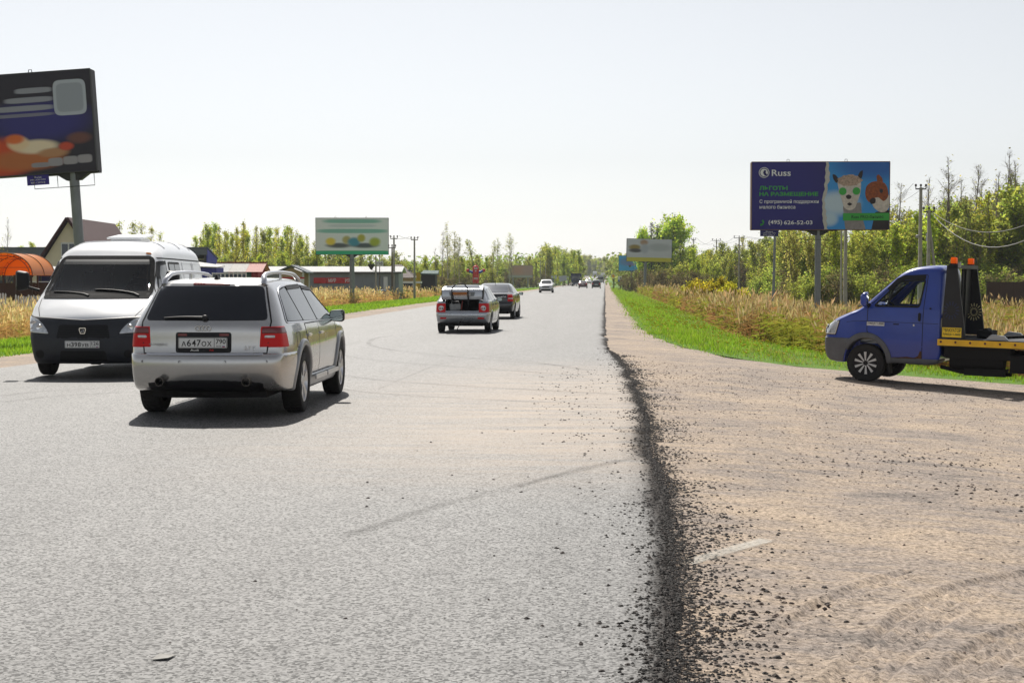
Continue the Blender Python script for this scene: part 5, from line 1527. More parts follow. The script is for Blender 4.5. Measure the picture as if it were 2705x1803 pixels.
# ================================================================== WHITE VAN, BLUE TOW TRUCK
M_seat = pm('seat cloth', (.03, .032, .036), .95, var=.2)
M_dash = pm('dashboard', (.035, .035, .038), .75)
M_trim = pm('dull black trim', (.008, .008, .010), .85, spec=.12)
M_skin = pm('skin', (.45, .26, .19), .55)
M_jacket = pm('dark jacket', (.025, .03, .045), .9, var=.2)
def capsule(x, y, z, a, b, r0, r1):
    a = np.array(a, float); b = np.array(b, float); ab = b - a
    t = np.clip(((x - a[0]) * ab[0] + (y - a[1]) * ab[1] + (z - a[2]) * ab[2]) / (ab @ ab), 0, 1)
    return np.sqrt((x - a[0] - t * ab[0]) ** 2 + (y - a[1] - t * ab[1]) ** 2 + (z - a[2] - t * ab[2]) ** 2) - (r0 + (r1 - r0) * t)
def smin(a, b, k): return -smax(-a, -b, k)
def driver(loc, rotz, label, hands):
    """seated person, hands raised to the wheel; local x forward, origin at the hip"""
    root = thing('person', label, 'person', loc, rotz)
    def body(x, y, z):
        f = np.sqrt(((x - .03) / .095) ** 2 + (y / .078) ** 2 + ((z - .70) / .125) ** 2) * .09 - .09      # head
        f = smin(f, capsule(x, y, z, (.125, 0, .69), (.13, 0, .675), .014, .018), .02)                       # nose
        f = smin(f, np.minimum(capsule(x, y, z, (.02, .08, .71), (.02, .082, .68), .014, .012), capsule(x, y, z, (.02, -.08, .71), (.02, -.082, .68), .014, .012)), .01)
        f = smin(f, capsule(x, y, z, (-.01, 0, .50), (.01, 0, .64), .058, .055), .04)
        f = smin(f, capsule(x, y, z, (-.02, 0, .05), (-.02, 0, .42), .15, .17), .08)
        for s in (1, -1):
            f = smin(f, capsule(x, y, z, (-.02, s * .19, .43), (.16, s * .25, .22), .062, .048), .05)
            f = smin(f, capsule(x, y, z, (.16, s * .25, .22), (hands[0], s * hands[1], hands[2]), .045, .03), .03)
            f = smin(f, capsule(x, y, z, (hands[0], s * hands[1], hands[2]), (hands[0] + .07, s * (hands[1] - .01), hands[2] + .03), .038, .032), .02)
            f = smin(f, capsule(x, y, z, (0, s * .1, .03), (.42, s * .14, .06), .085, .062), .05)
            for k in range(4):
                f = smin(f, capsule(x, y, z, (hands[0] + .07, s * (hands[1] - .01), hands[2] + .05 - .022 * k), (hands[0] + .13, s * (hands[1] - .03), hands[2] + .05 - .022 * k), .010, .008), .006)
        return f
    lo, hi = (-.25, -.4, -.1), (.62, .4, .86)
    net_part('body', body, lo, hi, .014, M_skin, root)
    def coat(x, y, z):
        return clip(body(x, y, z) - .012, z - .53, x - hands[0] + .02 - 9 * (np.abs(y) < .0), k=.02)
    net_part('jacket', coat, lo, hi, .016, M_jacket, root)
    net_part('hair', lambda x, y, z: clip(np.sqrt(((x - .02) / .105) ** 2 + (y / .088) ** 2 + ((z - .715) / .13) ** 2) * .1 - .1, .72 - z + .55 * (x - .03), k=.02), (-.2, -.2, .5), (.25, .2, .92), .014, pm('dark hair', (.02, .015, .012), .8), root)
    return root
def gaz_front(root, B, bv, low, paint, dz=0.0, bra=True):
    Z = lambda poly: [(p[0], p[1] + dz) for p in poly]
    def bumper(x, y, z):
        f = clip(B.shell(x, y, z) - .014, z - .635 - dz, .30 - x, .2 + dz - z, k=.02)
        return np.maximum(f, -(np.hypot(x, z - .36) - .47))
    bp = net_part('bumper', bumper, (.2, -1.1, .15), (1.12, 1.1, .72 + dz), .02, low, root, 48)
    if bra:
        net_part('bonnet_cover', lambda x, y, z: clip(B.shell(x, y, z) - .009, z - (.885 + .06 * np.abs(y)), .60 - z, .60 + .1 * np.abs(y) - x, np.abs(y) - .90, k=.015), (.4, -1.1, .5), (1.1, 1.1, 1.05), .016, low, root, 48)
    gr = panel('grille', Z(rnd([(-.40, .60), (.40, .60), (.36, .80), (-.36, .80)], .03)), 'x+', bv, M_gap, root, .014, .06)
    for k in range(5):
        panel('grille_slat', Z(rnd([(-.37, .625 + .034 * k), (.37, .625 + .034 * k), (.37, .640 + .034 * k), (-.37, .640 + .034 * k)], .004)), 'x+', bv, M_black, gr, .022, .06)
    h = bv.ray_cast(Vector((9, 0, .715 + dz)), Vector((-1, 0, 0)))[0]; ez = .715 + dz
    sh = rnd([(-.05, .05), (.05, .05), (.055, .02), (.035, -.045), (-.035, -.045), (-.055, .02)], .012)
    e = MB(); e.prism([(p[0], ez + p[1]) for p in sh], h.x + .02, h.x + .034, 'x'); em = e.build('emblem', M_chrome, gr, 40)
    e = MB(); e.prism([(p[0] * .72, ez + p[1] * .72) for p in sh], h.x + .034, h.x + .037, 'x'); e.build('emblem_field', M_ink, em)
    e = MB(); e.tube([(h.x + .04, -.02, ez - .02), (h.x + .04, .0, ez + .007), (h.x + .04, .022, ez + .015), (h.x + .04, .02, ez - .01), (h.x + .04, .004, ez - .015)], .005, 6); e.build('emblem_figure', M_chrome, em)
    panel('air_intake', Z(rnd([(-.36, .27), (.36, .27), (.33, .42), (-.33, .42)], .03)), 'x+', bv, M_gap, bp, .019, .06)
    HP = Poly2([(.52, .665), (.56, .74), (.63, .82), (.72, .885), (.86, .935), (1.2, .96), (1.2, .70), (.80, .685)], pad=.5)
    for s in (1, -1):
        fp = [(s * (.66 + .07 * math.cos(a)), .37 + .06 * math.sin(a)) for a in np.arange(12) * PI / 6 * s]
        panel('fog_lamp_recess', Z(fp), 'x+', bv, M_gap, bp, .019, .04)
        def lamp(x, y, z, e=.014, g=0.0): return clip(B.shell(x, y, z) - e, HP(s * y, z - dz) - g, .66 - .32 * (z - dz - .68) - x - g, k=.015)
        lo, hi = (.45, min(s * .45, s * 1.05), .6 + dz), (1.12, max(s * .45, s * 1.05), 1.02 + dz)
        rim = net_part('headlight_rim', lambda x, y, z: lamp(x, y, z, .010, .014), lo, hi, .012, M_gap, root, 48)
        hl = net_part('headlight', lamp, lo, hi, .010, M_clear, root, 48)
        for cy, cz, r_ in ((.79, .82, .055), (.68, .765, .048), (.80, .735, .03)):
            q = bv.ray_cast(Vector((9, s * cy, cz + dz)), Vector((-1, 0, 0)))[0]
            b = MB(); b.lathe([(r_, .0), (r_ * .95, .006), (r_ * .6, .002), (0, .001)], 16, 'x', (q.x + .018, s * cy, cz + dz)); b.build('headlight_bowl', M_chrome, hl, 50)
    return bp
def van():
    p = c2w(-6.47, 23.75)
    root = thing('passenger_van', 'white high roof van with black bonnet cover coming along the far lane', 'van', (p.x, p.y, 0), R(-90) + R(4.6))
    white = pm('white van paint', (.86, .87, .89), .32, 0, .7, var=.04, vscale=2, dirt=((.30, .28, .25), .05))
    dark = pm('dark grey bumper', (.022, .024, .032), .5, var=.15)
    B = Body([(.90, .24), (1.0, .34), (1.02, .55), (.98, .76), (.91, .90), (.72, 1.04), (.42, 1.19), (.18, 1.30), (-.58, 1.87), (-.78, 2.0), (-1.1, 2.09), (-1.6, 2.13), (-2.6, 2.145), (-3.7, 2.12), (-4.1, 2.03), (-4.3, 1.5), (-4.36, .9), (-4.35, .45), (-4.25, .35), (-3.5, .33), (-.6, .33), (.5, .25)],
             [(-4.4, .90), (-4.0, .935), (-.5, .95), (.2, .935), (.6, .885), (1.02, .76)], [(-4.4, .70), (-3.8, .75), (-.9, .75), (-.3, .68), (.3, .66), (1.0, .64)],
             [(.2, .90), (.4, .96), (.7, 1.0), (1.0, .995), (1.25, .97)], 1.25, 2.15, bf=.20, br=.06, crown=.05, k=(.06, .12, .26, 1.8))
    B.arch(0, .36, .43); B.arch(-2.9, .36, .43)
    wsc = rnd([(-.76, 1.28), (.76, 1.28), (.65, 1.78), (-.65, 1.78)], .08)
    wp = Poly2(dens(wsc, .05), pad=.6); sp = Poly2(dens(rnd([(-.18, 1.33), (-.58, 1.70), (-.93, 1.73), (-.93, 1.30)], .04), .05), pad=.6)
    B.cut.append(lambda x, y, z: np.maximum(B.shell(x, y, z) + .05, np.maximum(.75 - z, np.abs(x + .45) - 1.05)))
    B.cut.append(lambda x, y, z: np.maximum(wp(y, z), -.72 - x))
    B.cut.append(lambda x, y, z: np.maximum(sp(x, z), .5 - np.abs(y)))
    body, bv = car_body(root, B, .026, white)
    dark_gl = glass_mat('van windscreen', (.55, .68, .80), 1.3, .42)
    side_gl = glass_mat('van side glass', (.55, .6, .65), 1.4, .30)
    seam('windscreen_surround', rnd([(-.80, 1.25), (.80, 1.25), (.69, 1.815), (-.69, 1.815)], .07), 'x+', bv, M_trim, root, .10, .008, closed=True)
    ws = panel('windscreen', rnd([(-.79, 1.26), (.79, 1.26), (.685, 1.81), (-.685, 1.81)], .07), 'x+', bv, dark_gl, root, .006, .06, .0)
    panel('sun_strip', rnd([(-.69, 1.72), (.69, 1.72), (.67, 1.80), (-.67, 1.80)], .02), 'x+', bv, pm('sun strip', (.02, .024, .03), .7, spec=.2), ws, .009, .06)
    cw = panel('cowl', rnd([(-.82, 1.19), (.82, 1.19), (.81, 1.27), (-.81, 1.27)], .02), 'x+', bv, M_trim, root, .012, .06)
    for (a, b, z0, z1) in ((-.08, -.68, 1.235, 1.30), (.66, -.02, 1.235, 1.335)):
        w = MB(); q = []
        for t in np.linspace(0, 1, 9):
            y = a + (b - a) * t; z = z0 + (z1 - z0) * math.sin(t * PI * .5) ** .6
            hh = bv.ray_cast(Vector((9, y, z)), Vector((-1, 0, 0)))[0]; q.append((hh.x + .035, y, z))
        w.tube(q, [.022, .018, .016, .014, .013, .013, .012, .011, .008], 8); w.build('wiper', M_black, root, 50)
    for s in (1, -1):
        seam('bonnet_gap', [(s * .84, 1.2), (s * .80, 1.05), (s * .72, .93)], 'x+', bv, M_gap, root, .010, .002)
    gaz_front(root, B, bv, dark, white)
    plate(root, frame((bv.ray_cast(Vector((9, 0, .50)), Vector((-1, 0, 0)))[0].x + .024, 0, .515), (0, 1, 0), (0, 0, 1)), 'Н398УВ', '126')
    for ax, s in (('y+', 1), ('y-', -1)):
        seam('roof_joint', [(-.66, 1.83), (-1.5, 1.83), (-4.1, 1.82)], ax, bv, M_gap, root, .022, .003)
        seam('door_gap', rnd([(.06, 1.18), (-.05, .80), (-.42, .62), (-.5, .44), (-1.0, .44), (-1.02, 1.79), (-.62, 1.78), (-.08, 1.34)], .05), ax, bv, M_gap, root, .010, .0025, closed=True)
        seam('window_gasket', rnd([(-.17, 1.32), (-.58, 1.715), (-.95, 1.745), (-.95, 1.285)], .04), ax, bv, M_black, root, .05, .004, closed=True)
        seam('window_divider', [(-.40, 1.31), (-.48, 1.61)], ax, bv, M_black, root, .03, .008)
        panel('door_window', rnd([(-.17, 1.32), (-.58, 1.715), (-.95, 1.745), (-.95, 1.29)], .04), ax, bv, side_gl, root, .006, .06, 0)
        seam('wind_deflector', [(-.33, 1.50), (-.58, 1.735), (-.95, 1.765)], ax, bv, M_black, root, .06, .02)
        wn_ = panel('window_surround', rnd([(-1.18, 1.30), (-1.18, 1.78), (-2.1, 1.78), (-2.1, 1.30)], .05), ax, bv, M_black, root, .005, .07)
        for a, b in ((-1.22, -1.62), (-1.66, -2.06)): panel('side_window', rnd([(a, 1.34), (a, 1.74), (b, 1.74), (b, 1.34)], .03), ax, bv, M_glassm, wn_, .010, .07)
        seam('pressed_panel', rnd([(-2.35, 1.28), (-2.35, 1.78), (-3.2, 1.78), (-3.2, 1.28)], .06), ax, bv, white, root, .03, .008, closed=True)
        seam('pressed_panel', rnd([(-3.3, 1.28), (-3.3, 1.78), (-4.05, 1.78), (-4.0, 1.28)], .06), ax, bv, white, root, .03, .008, closed=True)
        seam('body_moulding', [(-.6, .62), (-2.4, .62)], ax, bv, M_black, root, .05, .006)
        mirror_part(root, (.10, s * 1.17, 1.47), (.14, .10, .165), M_black, s, -1, [(.05, s * .92, 1.32), (.09, s * 1.06, 1.36), (.10, s * 1.14, 1.42)])
    for x in (-1.35, -2.6, -3.5):
        y = .72; q = [(x, t, 2.23 - .05 * (t / 1.0) ** 2 - .0) for t in np.linspace(-.62, .62, 9)]
        pts = []
        for t in np.linspace(-.74, .74, 17):
            hh = bv.ray_cast(Vector((x, t, 9)), Vector((0, 0, -1)))[0]; pts.append((x, t, hh.z + .002))
        rb = MB(); rb.tube(pts, .014, 6); rb.build('roof_rib', white, root, 60)
    hz = bv.ray_cast(Vector((-1.9, 0, 9)), Vector((0, 0, -1)))[0].z
    b = MB(); mt = Matrix.Rotation(R(5), 3, 'Y'); b.box((-1.95, .05, hz + .07), (.85, .62, .03), mt); b.box((-1.95, .05, hz + .02), (.7, .5, .06)); b.build('roof_hatch', white, root, 40, .012)
    mr = MB(); mr.ball((-.70, .62, 1.90), .05, 12, 8, (.6, 1, .6)); mr.build('marker_lamp', M_amber, root, 60)
    panel('rear_window', rnd([(-.75, 1.3), (.75, 1.3), (.7, 1.8), (-.7, 1.8)], .05), 'x-', bv, M_glassd, root, .006, .08)
    # cab inside
    b = MB(); b.box2((.05, -.82, .95), (-.28, .82, 1.22)); b.build('dashboard', M_dash, root, 40, .04)
    for y in (.48, -.35):
        s_ = MB(); s_.box2((-1.25, y - .26, .80), (-.70, y + .26, .95)); s_.box((-1.28, y, 1.25), (.14, .5, .72), Matrix.Rotation(R(-8), 3, 'Y')); s_.box((-1.34, y, 1.68), (.1, .26, .2)); s_.build('seat', M_seat, root, 40, .04)
    sw = MB(); c = Vector((-.42, .48, 1.25)); pts = []
    for a in np.linspace(0, 2 * PI, 25): pts.append(c + Vector((-math.sin(R(35)) * math.sin(a) * .19 * -1, math.cos(a) * .19, math.cos(R(35)) * math.sin(a) * .19)))
    sw.tube(pts, .016, 8, False); sw.cyl(c + Vector((0, -.18, 0)), c + Vector((0, .18, 0)), .014, 6); sw.cyl(c, (-.2, .48, 1.1), .03, 8); sw.build('steering_wheel', M_black, root, 60)
    m = MB(); m.box((-.52, 0, 1.72), (.03, .22, .07)); m.cyl((-.5, 0, 1.72), (-.5, 0, 1.80), .01, 6); m.build('rear_view_mirror', M_black, root, 40)
    m = MB(); m.cyl((-.02, .08, 1.25), (-.10, .08, 1.38), .012, 6); m.ball((-.12, .08, 1.42), .045, 12, 8, (.4, 1, 1)); m.build('phone_holder', M_black, root, 60)
    m = MB(); m.ball((-.05, -.12, 1.30), .03); m.cyl((-.05, -.12, 1.22), (-.05, -.12, 1.3), .008, 6); m.build('dash_ornament', pm('ivory', (.6, .58, .5), .5), root, 60)
    u = MB(); u.box2((.6, -.62, .24), (-4.1, .62, .42)); u.cyl((0, -.8, .33), (0, .8, .33), .05, 8); u.cyl((-2.9, -.8, .34), (-2.9, .8, .34), .06, 8); u.ball((-2.9, 0, .33), .16); u.cyl((-1.4, .3, .26), (-2.0, .3, .26), .1, 10); u.build('underbody', M_under, root, 40)
    for x in (0, -2.9):
        for s in (1, -1): wheel(root, x, s * .80, .345, .345, .20, 'plain', .20, s, pm('steel wheel', (.25, .25, .26), .5, .7))
    mw = root.matrix_world if False else Matrix.Translation(root.location) @ Matrix.Rotation(root.rotation_euler.z, 4, 'Z')
    driver(mw @ Vector((-1.02, .48, .98)), root.rotation_euler.z, 'driver in a dark jacket sitting behind the windscreen of the white van', (.46, .17, .30))
    return root
van()

def tow_truck():
    sc = 145.
    c0 = at(2284, 1008, 27.6)                 # front wheel on the ground
    z0 = c0.z
    yaw = PI - R(27) + YAW
    root = thing('tow_truck', 'blue cab tow truck with yellow striped black deck on the dirt road', 'truck', (c0.x, c0.y, z0), yaw)
    root.rotation_euler = (0, -R(1.6), yaw)
    # origin sits on the near front wheel's contact; shift the truck so its left wheel stands there
    oy = -.84
    blue = pm('blue truck paint', (.016, .05, .33), .36, 0, .55, var=.10, vscale=3, dirt=((.15, .11, .085), .20))
    grey = pm('grey bumper plastic', (.10, .105, .115), .55, var=.15, dirt=((.16, .13, .1), .0))
    B = Body([(.86, .36), (.97, .43), (1.02, .60), (1.02, .80), (.97, .99), (.84, 1.12), (.46, 1.28), (.18, 1.38), (-.62, 2.0), (-.80, 2.09), (-1.08, 2.145), (-1.45, 2.14), (-1.52, 2.07), (-1.54, 1.2), (-1.52, .46), (-1.42, .40), (-.6, .39), (.5, .34)],
             [(-1.6, .985), (-.5, 1.0), (.2, .985), (.6, .93), (1.02, .80)], [(-1.6, .80), (-.9, .79), (-.3, .74), (.3, .72), (1.0, .7)],
             [(.3, .94), (.5, .97), (.8, 1.0), (1.1, .995), (1.35, .97)], 1.35, 2.12, bf=.20, br=.03, crown=.05, k=(.05, .12))
    B.arch(0, .36, .45)
    sp = Poly2(dens(rnd([(-.16, 1.40), (-.62, 1.83), (-1.14, 1.88), (-1.06, 1.41)], .05), .05), pad=.6)
    wsc = rnd([(-.80, 1.40), (.80, 1.40), (.68, 1.92), (-.68, 1.92)], .08); wp = Poly2(dens(wsc, .05), pad=.6)
    B.cut.append(lambda x, y, z: np.maximum(B.shell(x, y, z) + .05, np.maximum(.7 - z, np.abs(x + .65) - .85)))
    B.cut.append(lambda x, y, z: np.maximum(wp(y, z), -.72 - x))
    B.cut.append(lambda x, y, z: np.maximum(sp(x, z), .5 - np.abs(y)))
    piv = root
    body, bv = car_body(piv, B, .022, blue)
    parts0 = set(bpy.data.objects)
    gl = glass_mat('truck glass', (.9, .97, .95), .6, .96)
    for ax, s in (('y+', 1), ('y-', -1)):
        seam('door_gap', rnd([(-.02, 1.40), (-.02, .92), (-.30, .78), (-.48, .46), (-1.16, .46), (-1.16, 1.40), (-1.20, 1.98), (-.68, 1.95), (-.16, 1.48)], .04), ax, bv, M_gap, root, .012, .0025, closed=True)
        seam('window_gasket', rnd([(-.15, 1.39), (-.62, 1.84), (-1.15, 1.89), (-1.07, 1.40)], .05), ax, bv, M_black, root, .035, .004, closed=True)
        seam('window_divider', [(-.42, 1.40), (-.55, 1.84)], ax, bv, M_black, root, .045, .008)
        seam('wind_deflector', [(-.42, 1.68), (-.60, 1.86), (-.74, 1.91), (-1.16, 1.935)], ax, bv, M_black, root, .075, .022)
        panel('door_window', rnd([(-.15, 1.395), (-.62, 1.84), (-1.15, 1.89), (-1.065, 1.40)], .05), ax, bv, gl, root, .006, .07, 0)
        seam('pillar_trim', [(.22, 1.33), (-.06, 1.50), (-.52, 1.87)], ax, bv, M_black, root, .05, .004)
        seam('press_line', [(.42, 1.08), (.2, 1.11), (-1.5, 1.11)], ax, bv, M_gap, root, .007, .0015)
        seam('press_line', [(-.42, .69), (-1.5, .69)], ax, bv, blue, root, .02, .004)
        y = abs(bv.ray_cast(Vector((-1.0, s * 9, 1.05)), Vector((0, -s, 0)))[0].y)
        b = MB(); b.box((-1.09, s * (y + .012), 1.22), (.05, .04, .15)); b.build('door_handle', M_black, root, 40, .01)
        b = MB(); b.box((-.62, s * (y + .004), 1.075), (.12, .012, .022)); b.build('side_vent', M_black, root, 40, .004)
        b = MB(); b.cyl((-.98, s * (y - .01), 1.07), (-.98, s * (y + .008), 1.07), .018, 12); b.build('door_lock', M_chrome, root, 40)
        b = MB(); b.cyl((-1.30, s * (y - .03), 1.38), (-1.30, s * (y + .005), 1.38), .016, 12); b.build('fuel_cap', M_black, root, 40)
        def fl(x, y_, z):
            d = np.hypot(x, z - .36)
            return np.maximum(smax(smax(B.shell(x, y_, z) - .03, d - .55, .03), .44 - d, .02), np.maximum(.34 - z, np.maximum(.55 - s * y_, x - .40)))
        net_part('wheel_arch_flare', fl, (-.65, min(s * .55, s * 1.06), .3), (.5, max(s * .55, s * 1.06), .98), .02, grey, root, 48)
        net_part('sill', lambda x, y_, z: clip(B.shell(x, y_, z) - .02, z - .47, x + .45, .5 - s * y_), (-1.6, min(s * .5, s * 1.06), .3), (-.4, max(s * .5, s * 1.06), .55), .02, grey, root, 48)
        mo = mirror_part(root, (.02, s * 1.12, 1.50), (.13, .085, .15), blue if s > 0 else M_black, s, -1, [(-.04, s * .93, 1.42), (.0, s * 1.03, 1.42), (.02, s * 1.10, 1.44)])
        b = MB(); b.box((-.02, s * 1.02, 1.40), (.12, .12, .08)); b.build('mirror_bracket', M_black, mo, 40, .02)
    gaz_front(root, B, bv, grey, blue, .155, False)
    panel('windscreen', rnd([(-.82, 1.38), (.82, 1.38), (.70, 1.94), (-.70, 1.94)], .08), 'x+', bv, gl, root, .006, .07, 0)
    seam('windscreen_surround', rnd([(-.84, 1.36), (.84, 1.36), (.71, 1.955), (-.71, 1.955)], .08), 'x+', bv, M_black, root, .05, .008, closed=True)
    w = MB(); w.tube([(.30, .5, 1.36), (.27, .2, 1.40), (.25, -.1, 1.42)], .014, 6); w.build('wiper', M_black, root, 50)
    rust = pm('rusty paint', (.10, .045, .02), .9, var=.4, vscale=20)
    panel('rust_patch', [(-.5, .475), (-.7, .485), (-.86, .50), (-1.0, .485), (-1.08, .52), (-1.12, .62), (-1.15, .60), (-1.15, .468), (-.8, .464)], 'y+', bv, rust, root, .003, .05, .003)
    # cab inside
    b = MB(); b.box2((.05, -.82, 1.05), (-.30, .82, 1.37)); b.build('dashboard', M_dash, root, 40, .05)
    for y in (.48, -.35):
        s_ = MB(); s_.box2((-1.25, y - .26, .80), (-.70, y + .26, .98)); s_.box((-1.34, y, 1.2), (.12, .5, .5), Matrix.Rotation(R(-6), 3, 'Y')); s_.build('seat', M_seat, root, 40, .04)
    sw = MB(); c = Vector((-.42, .48, 1.36)); pts = []
    for a in np.linspace(0, 2 * PI, 25): pts.append(c + Vector((math.sin(R(40)) * math.sin(a) * .19, math.cos(a) * .19, math.cos(R(40)) * math.sin(a) * .15)))
    sw.tube(pts, .016, 8, False); sw.cyl(c + Vector((0, -.18, 0)), c + Vector((0, .18, 0)), .014, 6); sw.cyl(c, (-.2, .48, 1.2), .03, 8); sw.build('steering_wheel', M_black, root, 60)
    m = MB(); m.box((-.55, 0, 1.83), (.04, .24, .08)); m.build('rear_view_mirror', M_black, root, 40, .01)
    m = MB(); m.box((-.62, .42, 1.88), (.12, .42, .03)); m.build('sun_visor', M_seat, root, 40, .01)
    # loading gantry behind the cab
    blk = pm('black frame steel', (.010, .010, .012), .5, var=.3)
    gt = None
    for s in (1, -1):
        g = MB(); g.prism([(-1.53, .87), (-1.60, 2.16), (-1.80, 2.16), (-2.02, .87)], s * 1.0, s * .93, 'y')
        o = g.build('gantry_side', blk, root, 30, .01)
        if s == 1: gt = o
    # perforated sun emblem on the far side, seen through the gap
    fy = -.93 + .004
    rg = MB()
    cream = pm('cream paint', (.62, .55, .30), .6)
    for k in range(16):
        a = 2 * PI * k / 16
        for r0_, r1_, wd in ((.105, .165, .16), (.05, .085, .22)):
            pts = [(r0_, -wd / 2), (r1_, -wd / 2.6), (r1_, wd / 2.6), (r0_, wd / 2)]
            rg.prism([(-1.78 + r_ * math.cos(a + d), 1.30 + r_ * math.sin(a + d)) for r_, d in pts], fy, fy + .004, 'y')
    rg.build('sun_emblem', cream, root)
    rg = MB(); dk = pm('dark blue stencil', (.012, .02, .07), .5)
    for k in range(14):
        a = 2 * PI * k / 14
        rg.prism([(-1.72 + r_ * math.cos(a + d), 1.36 + r_ * math.sin(a + d)) for r_, d in ((.09, -.1), (.16, -.07), (.16, .07), (.09, .1))], 1.003, 1.006, 'y')
    rg.build('sun_emblem', dk, root)
    g = MB(); g.box2((-1.62, -1.0, 2.10), (-1.82, 1.0, 2.17)); g.box2((-1.60, -.92, 1.2), (-1.66, .92, 1.28)); g.box2((-1.66, -.30, .9), (-1.74, -.22, 2.1)); g.build('gantry_beam', blk, root, 30, .008)
    g = MB(); g.box2((-1.66, -.92, 1.28), (-1.70, -.1, 2.10)); g.build('gantry_sheet', blk, root, 30, .006)
    for s in (1, -1):
        bm_ = MB(); bm_.prism(rnd([(-.06, 0), (.06, 0), (.055, .11), (-.055, .11)], .02), -.06, .06, 'y'); o = bm_.build('beacon', trans_mat('orange beacon lens', (1.0, .32, .008), .6), root, 40, .012, (-1.70, s * .82, 2.19))
        b = MB(); b.box((0, 0, -.012), (.13, .13, .025)); b.build('beacon_base', M_black, o, 30, .006)
    b = MB(); b.box2((-1.82, .90, 2.12), (-1.86, 1.01, 2.22)); b.build('work_lamp', pm('lamp grey', (.3, .3, .3), .4), root, 30, .006)
    # deck
    L = -6.2
    dk_ = MB(); dk_.box2((-1.50, -1.04, .72), (L, 1.03, .86)); dk_.build('deck', blk, root, 30, .01)
    st = MB(); st.box2((-1.48, 1.032, .735), (L, 1.050, .845)); so = st.build('deck_stripe', pm('yellow stripe', (.92, .52, .02), .5, var=.12), root, 30)
    for k in range(12):
        b = MB(); b.cyl((-1.55 - .29 * k, 1.049, .80), (-1.55 - .29 * k, 1.058, .80), .022, 10); b.build('side_marker', pm('brown marker', (.12, .03, .02), .4), so, 40)
    b = MB(); b.box2((-2.1, -.3, .86), (-2.4, .3, 1.0)); b.cyl((-2.25, -.2, .97), (-2.25, .2, .97), .07, 14); b.build('winch', M_under, root, 40, .01)
    b = MB(); b.tube([(-2.2, .4, .9), (-2.6, .5, .89), (-3.1, .42, .93), (-3.6, .55, .88), (-4.2, .4, .89)], .03, 8); b.build('winch_strap', M_under, root, 50)
    for s in (1, -1):
        b = MB(); b.prism([(-2.1, .86), (-2.5, .86), (-2.42, .94), (-2.2, .96)], s * .85, s * .97, 'y'); b.build('wheel_chock', pm('pale steel', (.35, .36, .38), .4, .6), root, 30, .01)
    # signs
    ye = pm('yellow sign', (.95, .66, .03), .5)
    b = MB(); b.box2((-1.56, 1.004, .885), (-1.94, 1.012, 1.055)); sg = b.build('phone_sign', ye, root)
    lettering('ЭВАКУАТОР', M_ink, sg, frame((-1.75, 1.0135, 1.01), (-1, 0, 0), (0, 0, 1)), width=.36, height=.065, bold=.02)
    lettering('7(905)511-0000', M_ink, sg, frame((-1.75, 1.0135, .93), (-1, 0, 0), (0, 0, 1)), width=.35, height=.052, bold=.015)
    y = bv.ray_cast(Vector((-.2, 9, 1.06)), Vector((0, -1, 0)))[0].y + .006
    b = MB(); b.box2((-.02, y, 1.035), (-.38, y + .006, 1.10)); sg = b.build('phone_sign', pm('white sign', (.7, .7, .7), .5), root)
    lettering('7(905)511-0000', M_ink, sg, frame((-.20, y + .0075, 1.068), (-1, 0, 0), (0, 0, 1)), width=.34, height=.05, bold=.02)
    # chassis
    b = MB()
    for s in (1, -1): b.box2((.5, s * .36, .48), (L, s * .44, .64))
    b.build('chassis_frame', M_under, root, 30)
    b = MB(); b.lathe([(0, -2.75), (.2, -2.75), (.22, -2.7), (.22, -1.75), (.2, -1.7), (0, -1.7)], 20, 'x', (0, .70, .50)); b.box2((-1.6, .45, .52), (-2.9, .95, .72)); b.build('fuel_tank', M_under, root, 40)
    b = MB(); b.tube([(-1.5, .75, .34), (-1.9, .78, .27), (-2.4, .78, .24), (-2.9, .7, .26)], .035, 8); b.box2((-2.0, .5, .22), (-2.8, .92, .34)); b.box2((-2.9, .4, .30), (L, .95, .60)); b.build('exhaust', M_under, root, 40)
    b = MB(); b.cyl((0, -.8, .33), (0, .8, .33), .05, 8); b.tube([(.5, .4, .42), (0, .42, .30), (-.7, .4, .44)], .035, 6); b.build('front_axle', M_under, root, 40)
    b = MB(); b.prism([(-.46, .36), (-.50, .36), (-.52, .17), (-.48, .17)], .72, .96, 'y'); b.build('mud_flap', M_rub, root)
    for s in (1, -1):
        wheel(root, 0, s * .84, .345, .345, .20, 'turbine', .235, s)
        wheel(root, -4.6, s * .80, .345, .345, .36, 'plain', .20, s, M_black)
    # move everything so that the left front wheel is at the root
    kx = .875                                  # short cab
    for o in root.children_recursive:
        if o.name.startswith(('wheel', 'rim', 'hub_cap')) and not o.name.startswith('wheel_arch'):
            if o.parent == root: o.location.x *= kx
            continue
        if o.data.users == 1: o.data.transform(Matrix.Diagonal((kx, 1, 1, 1)))
        o.location.x *= kx
    for o in root.children: o.location = Vector(o.location) + Vector((0, -.94, 0))
    return root
tow_truck()
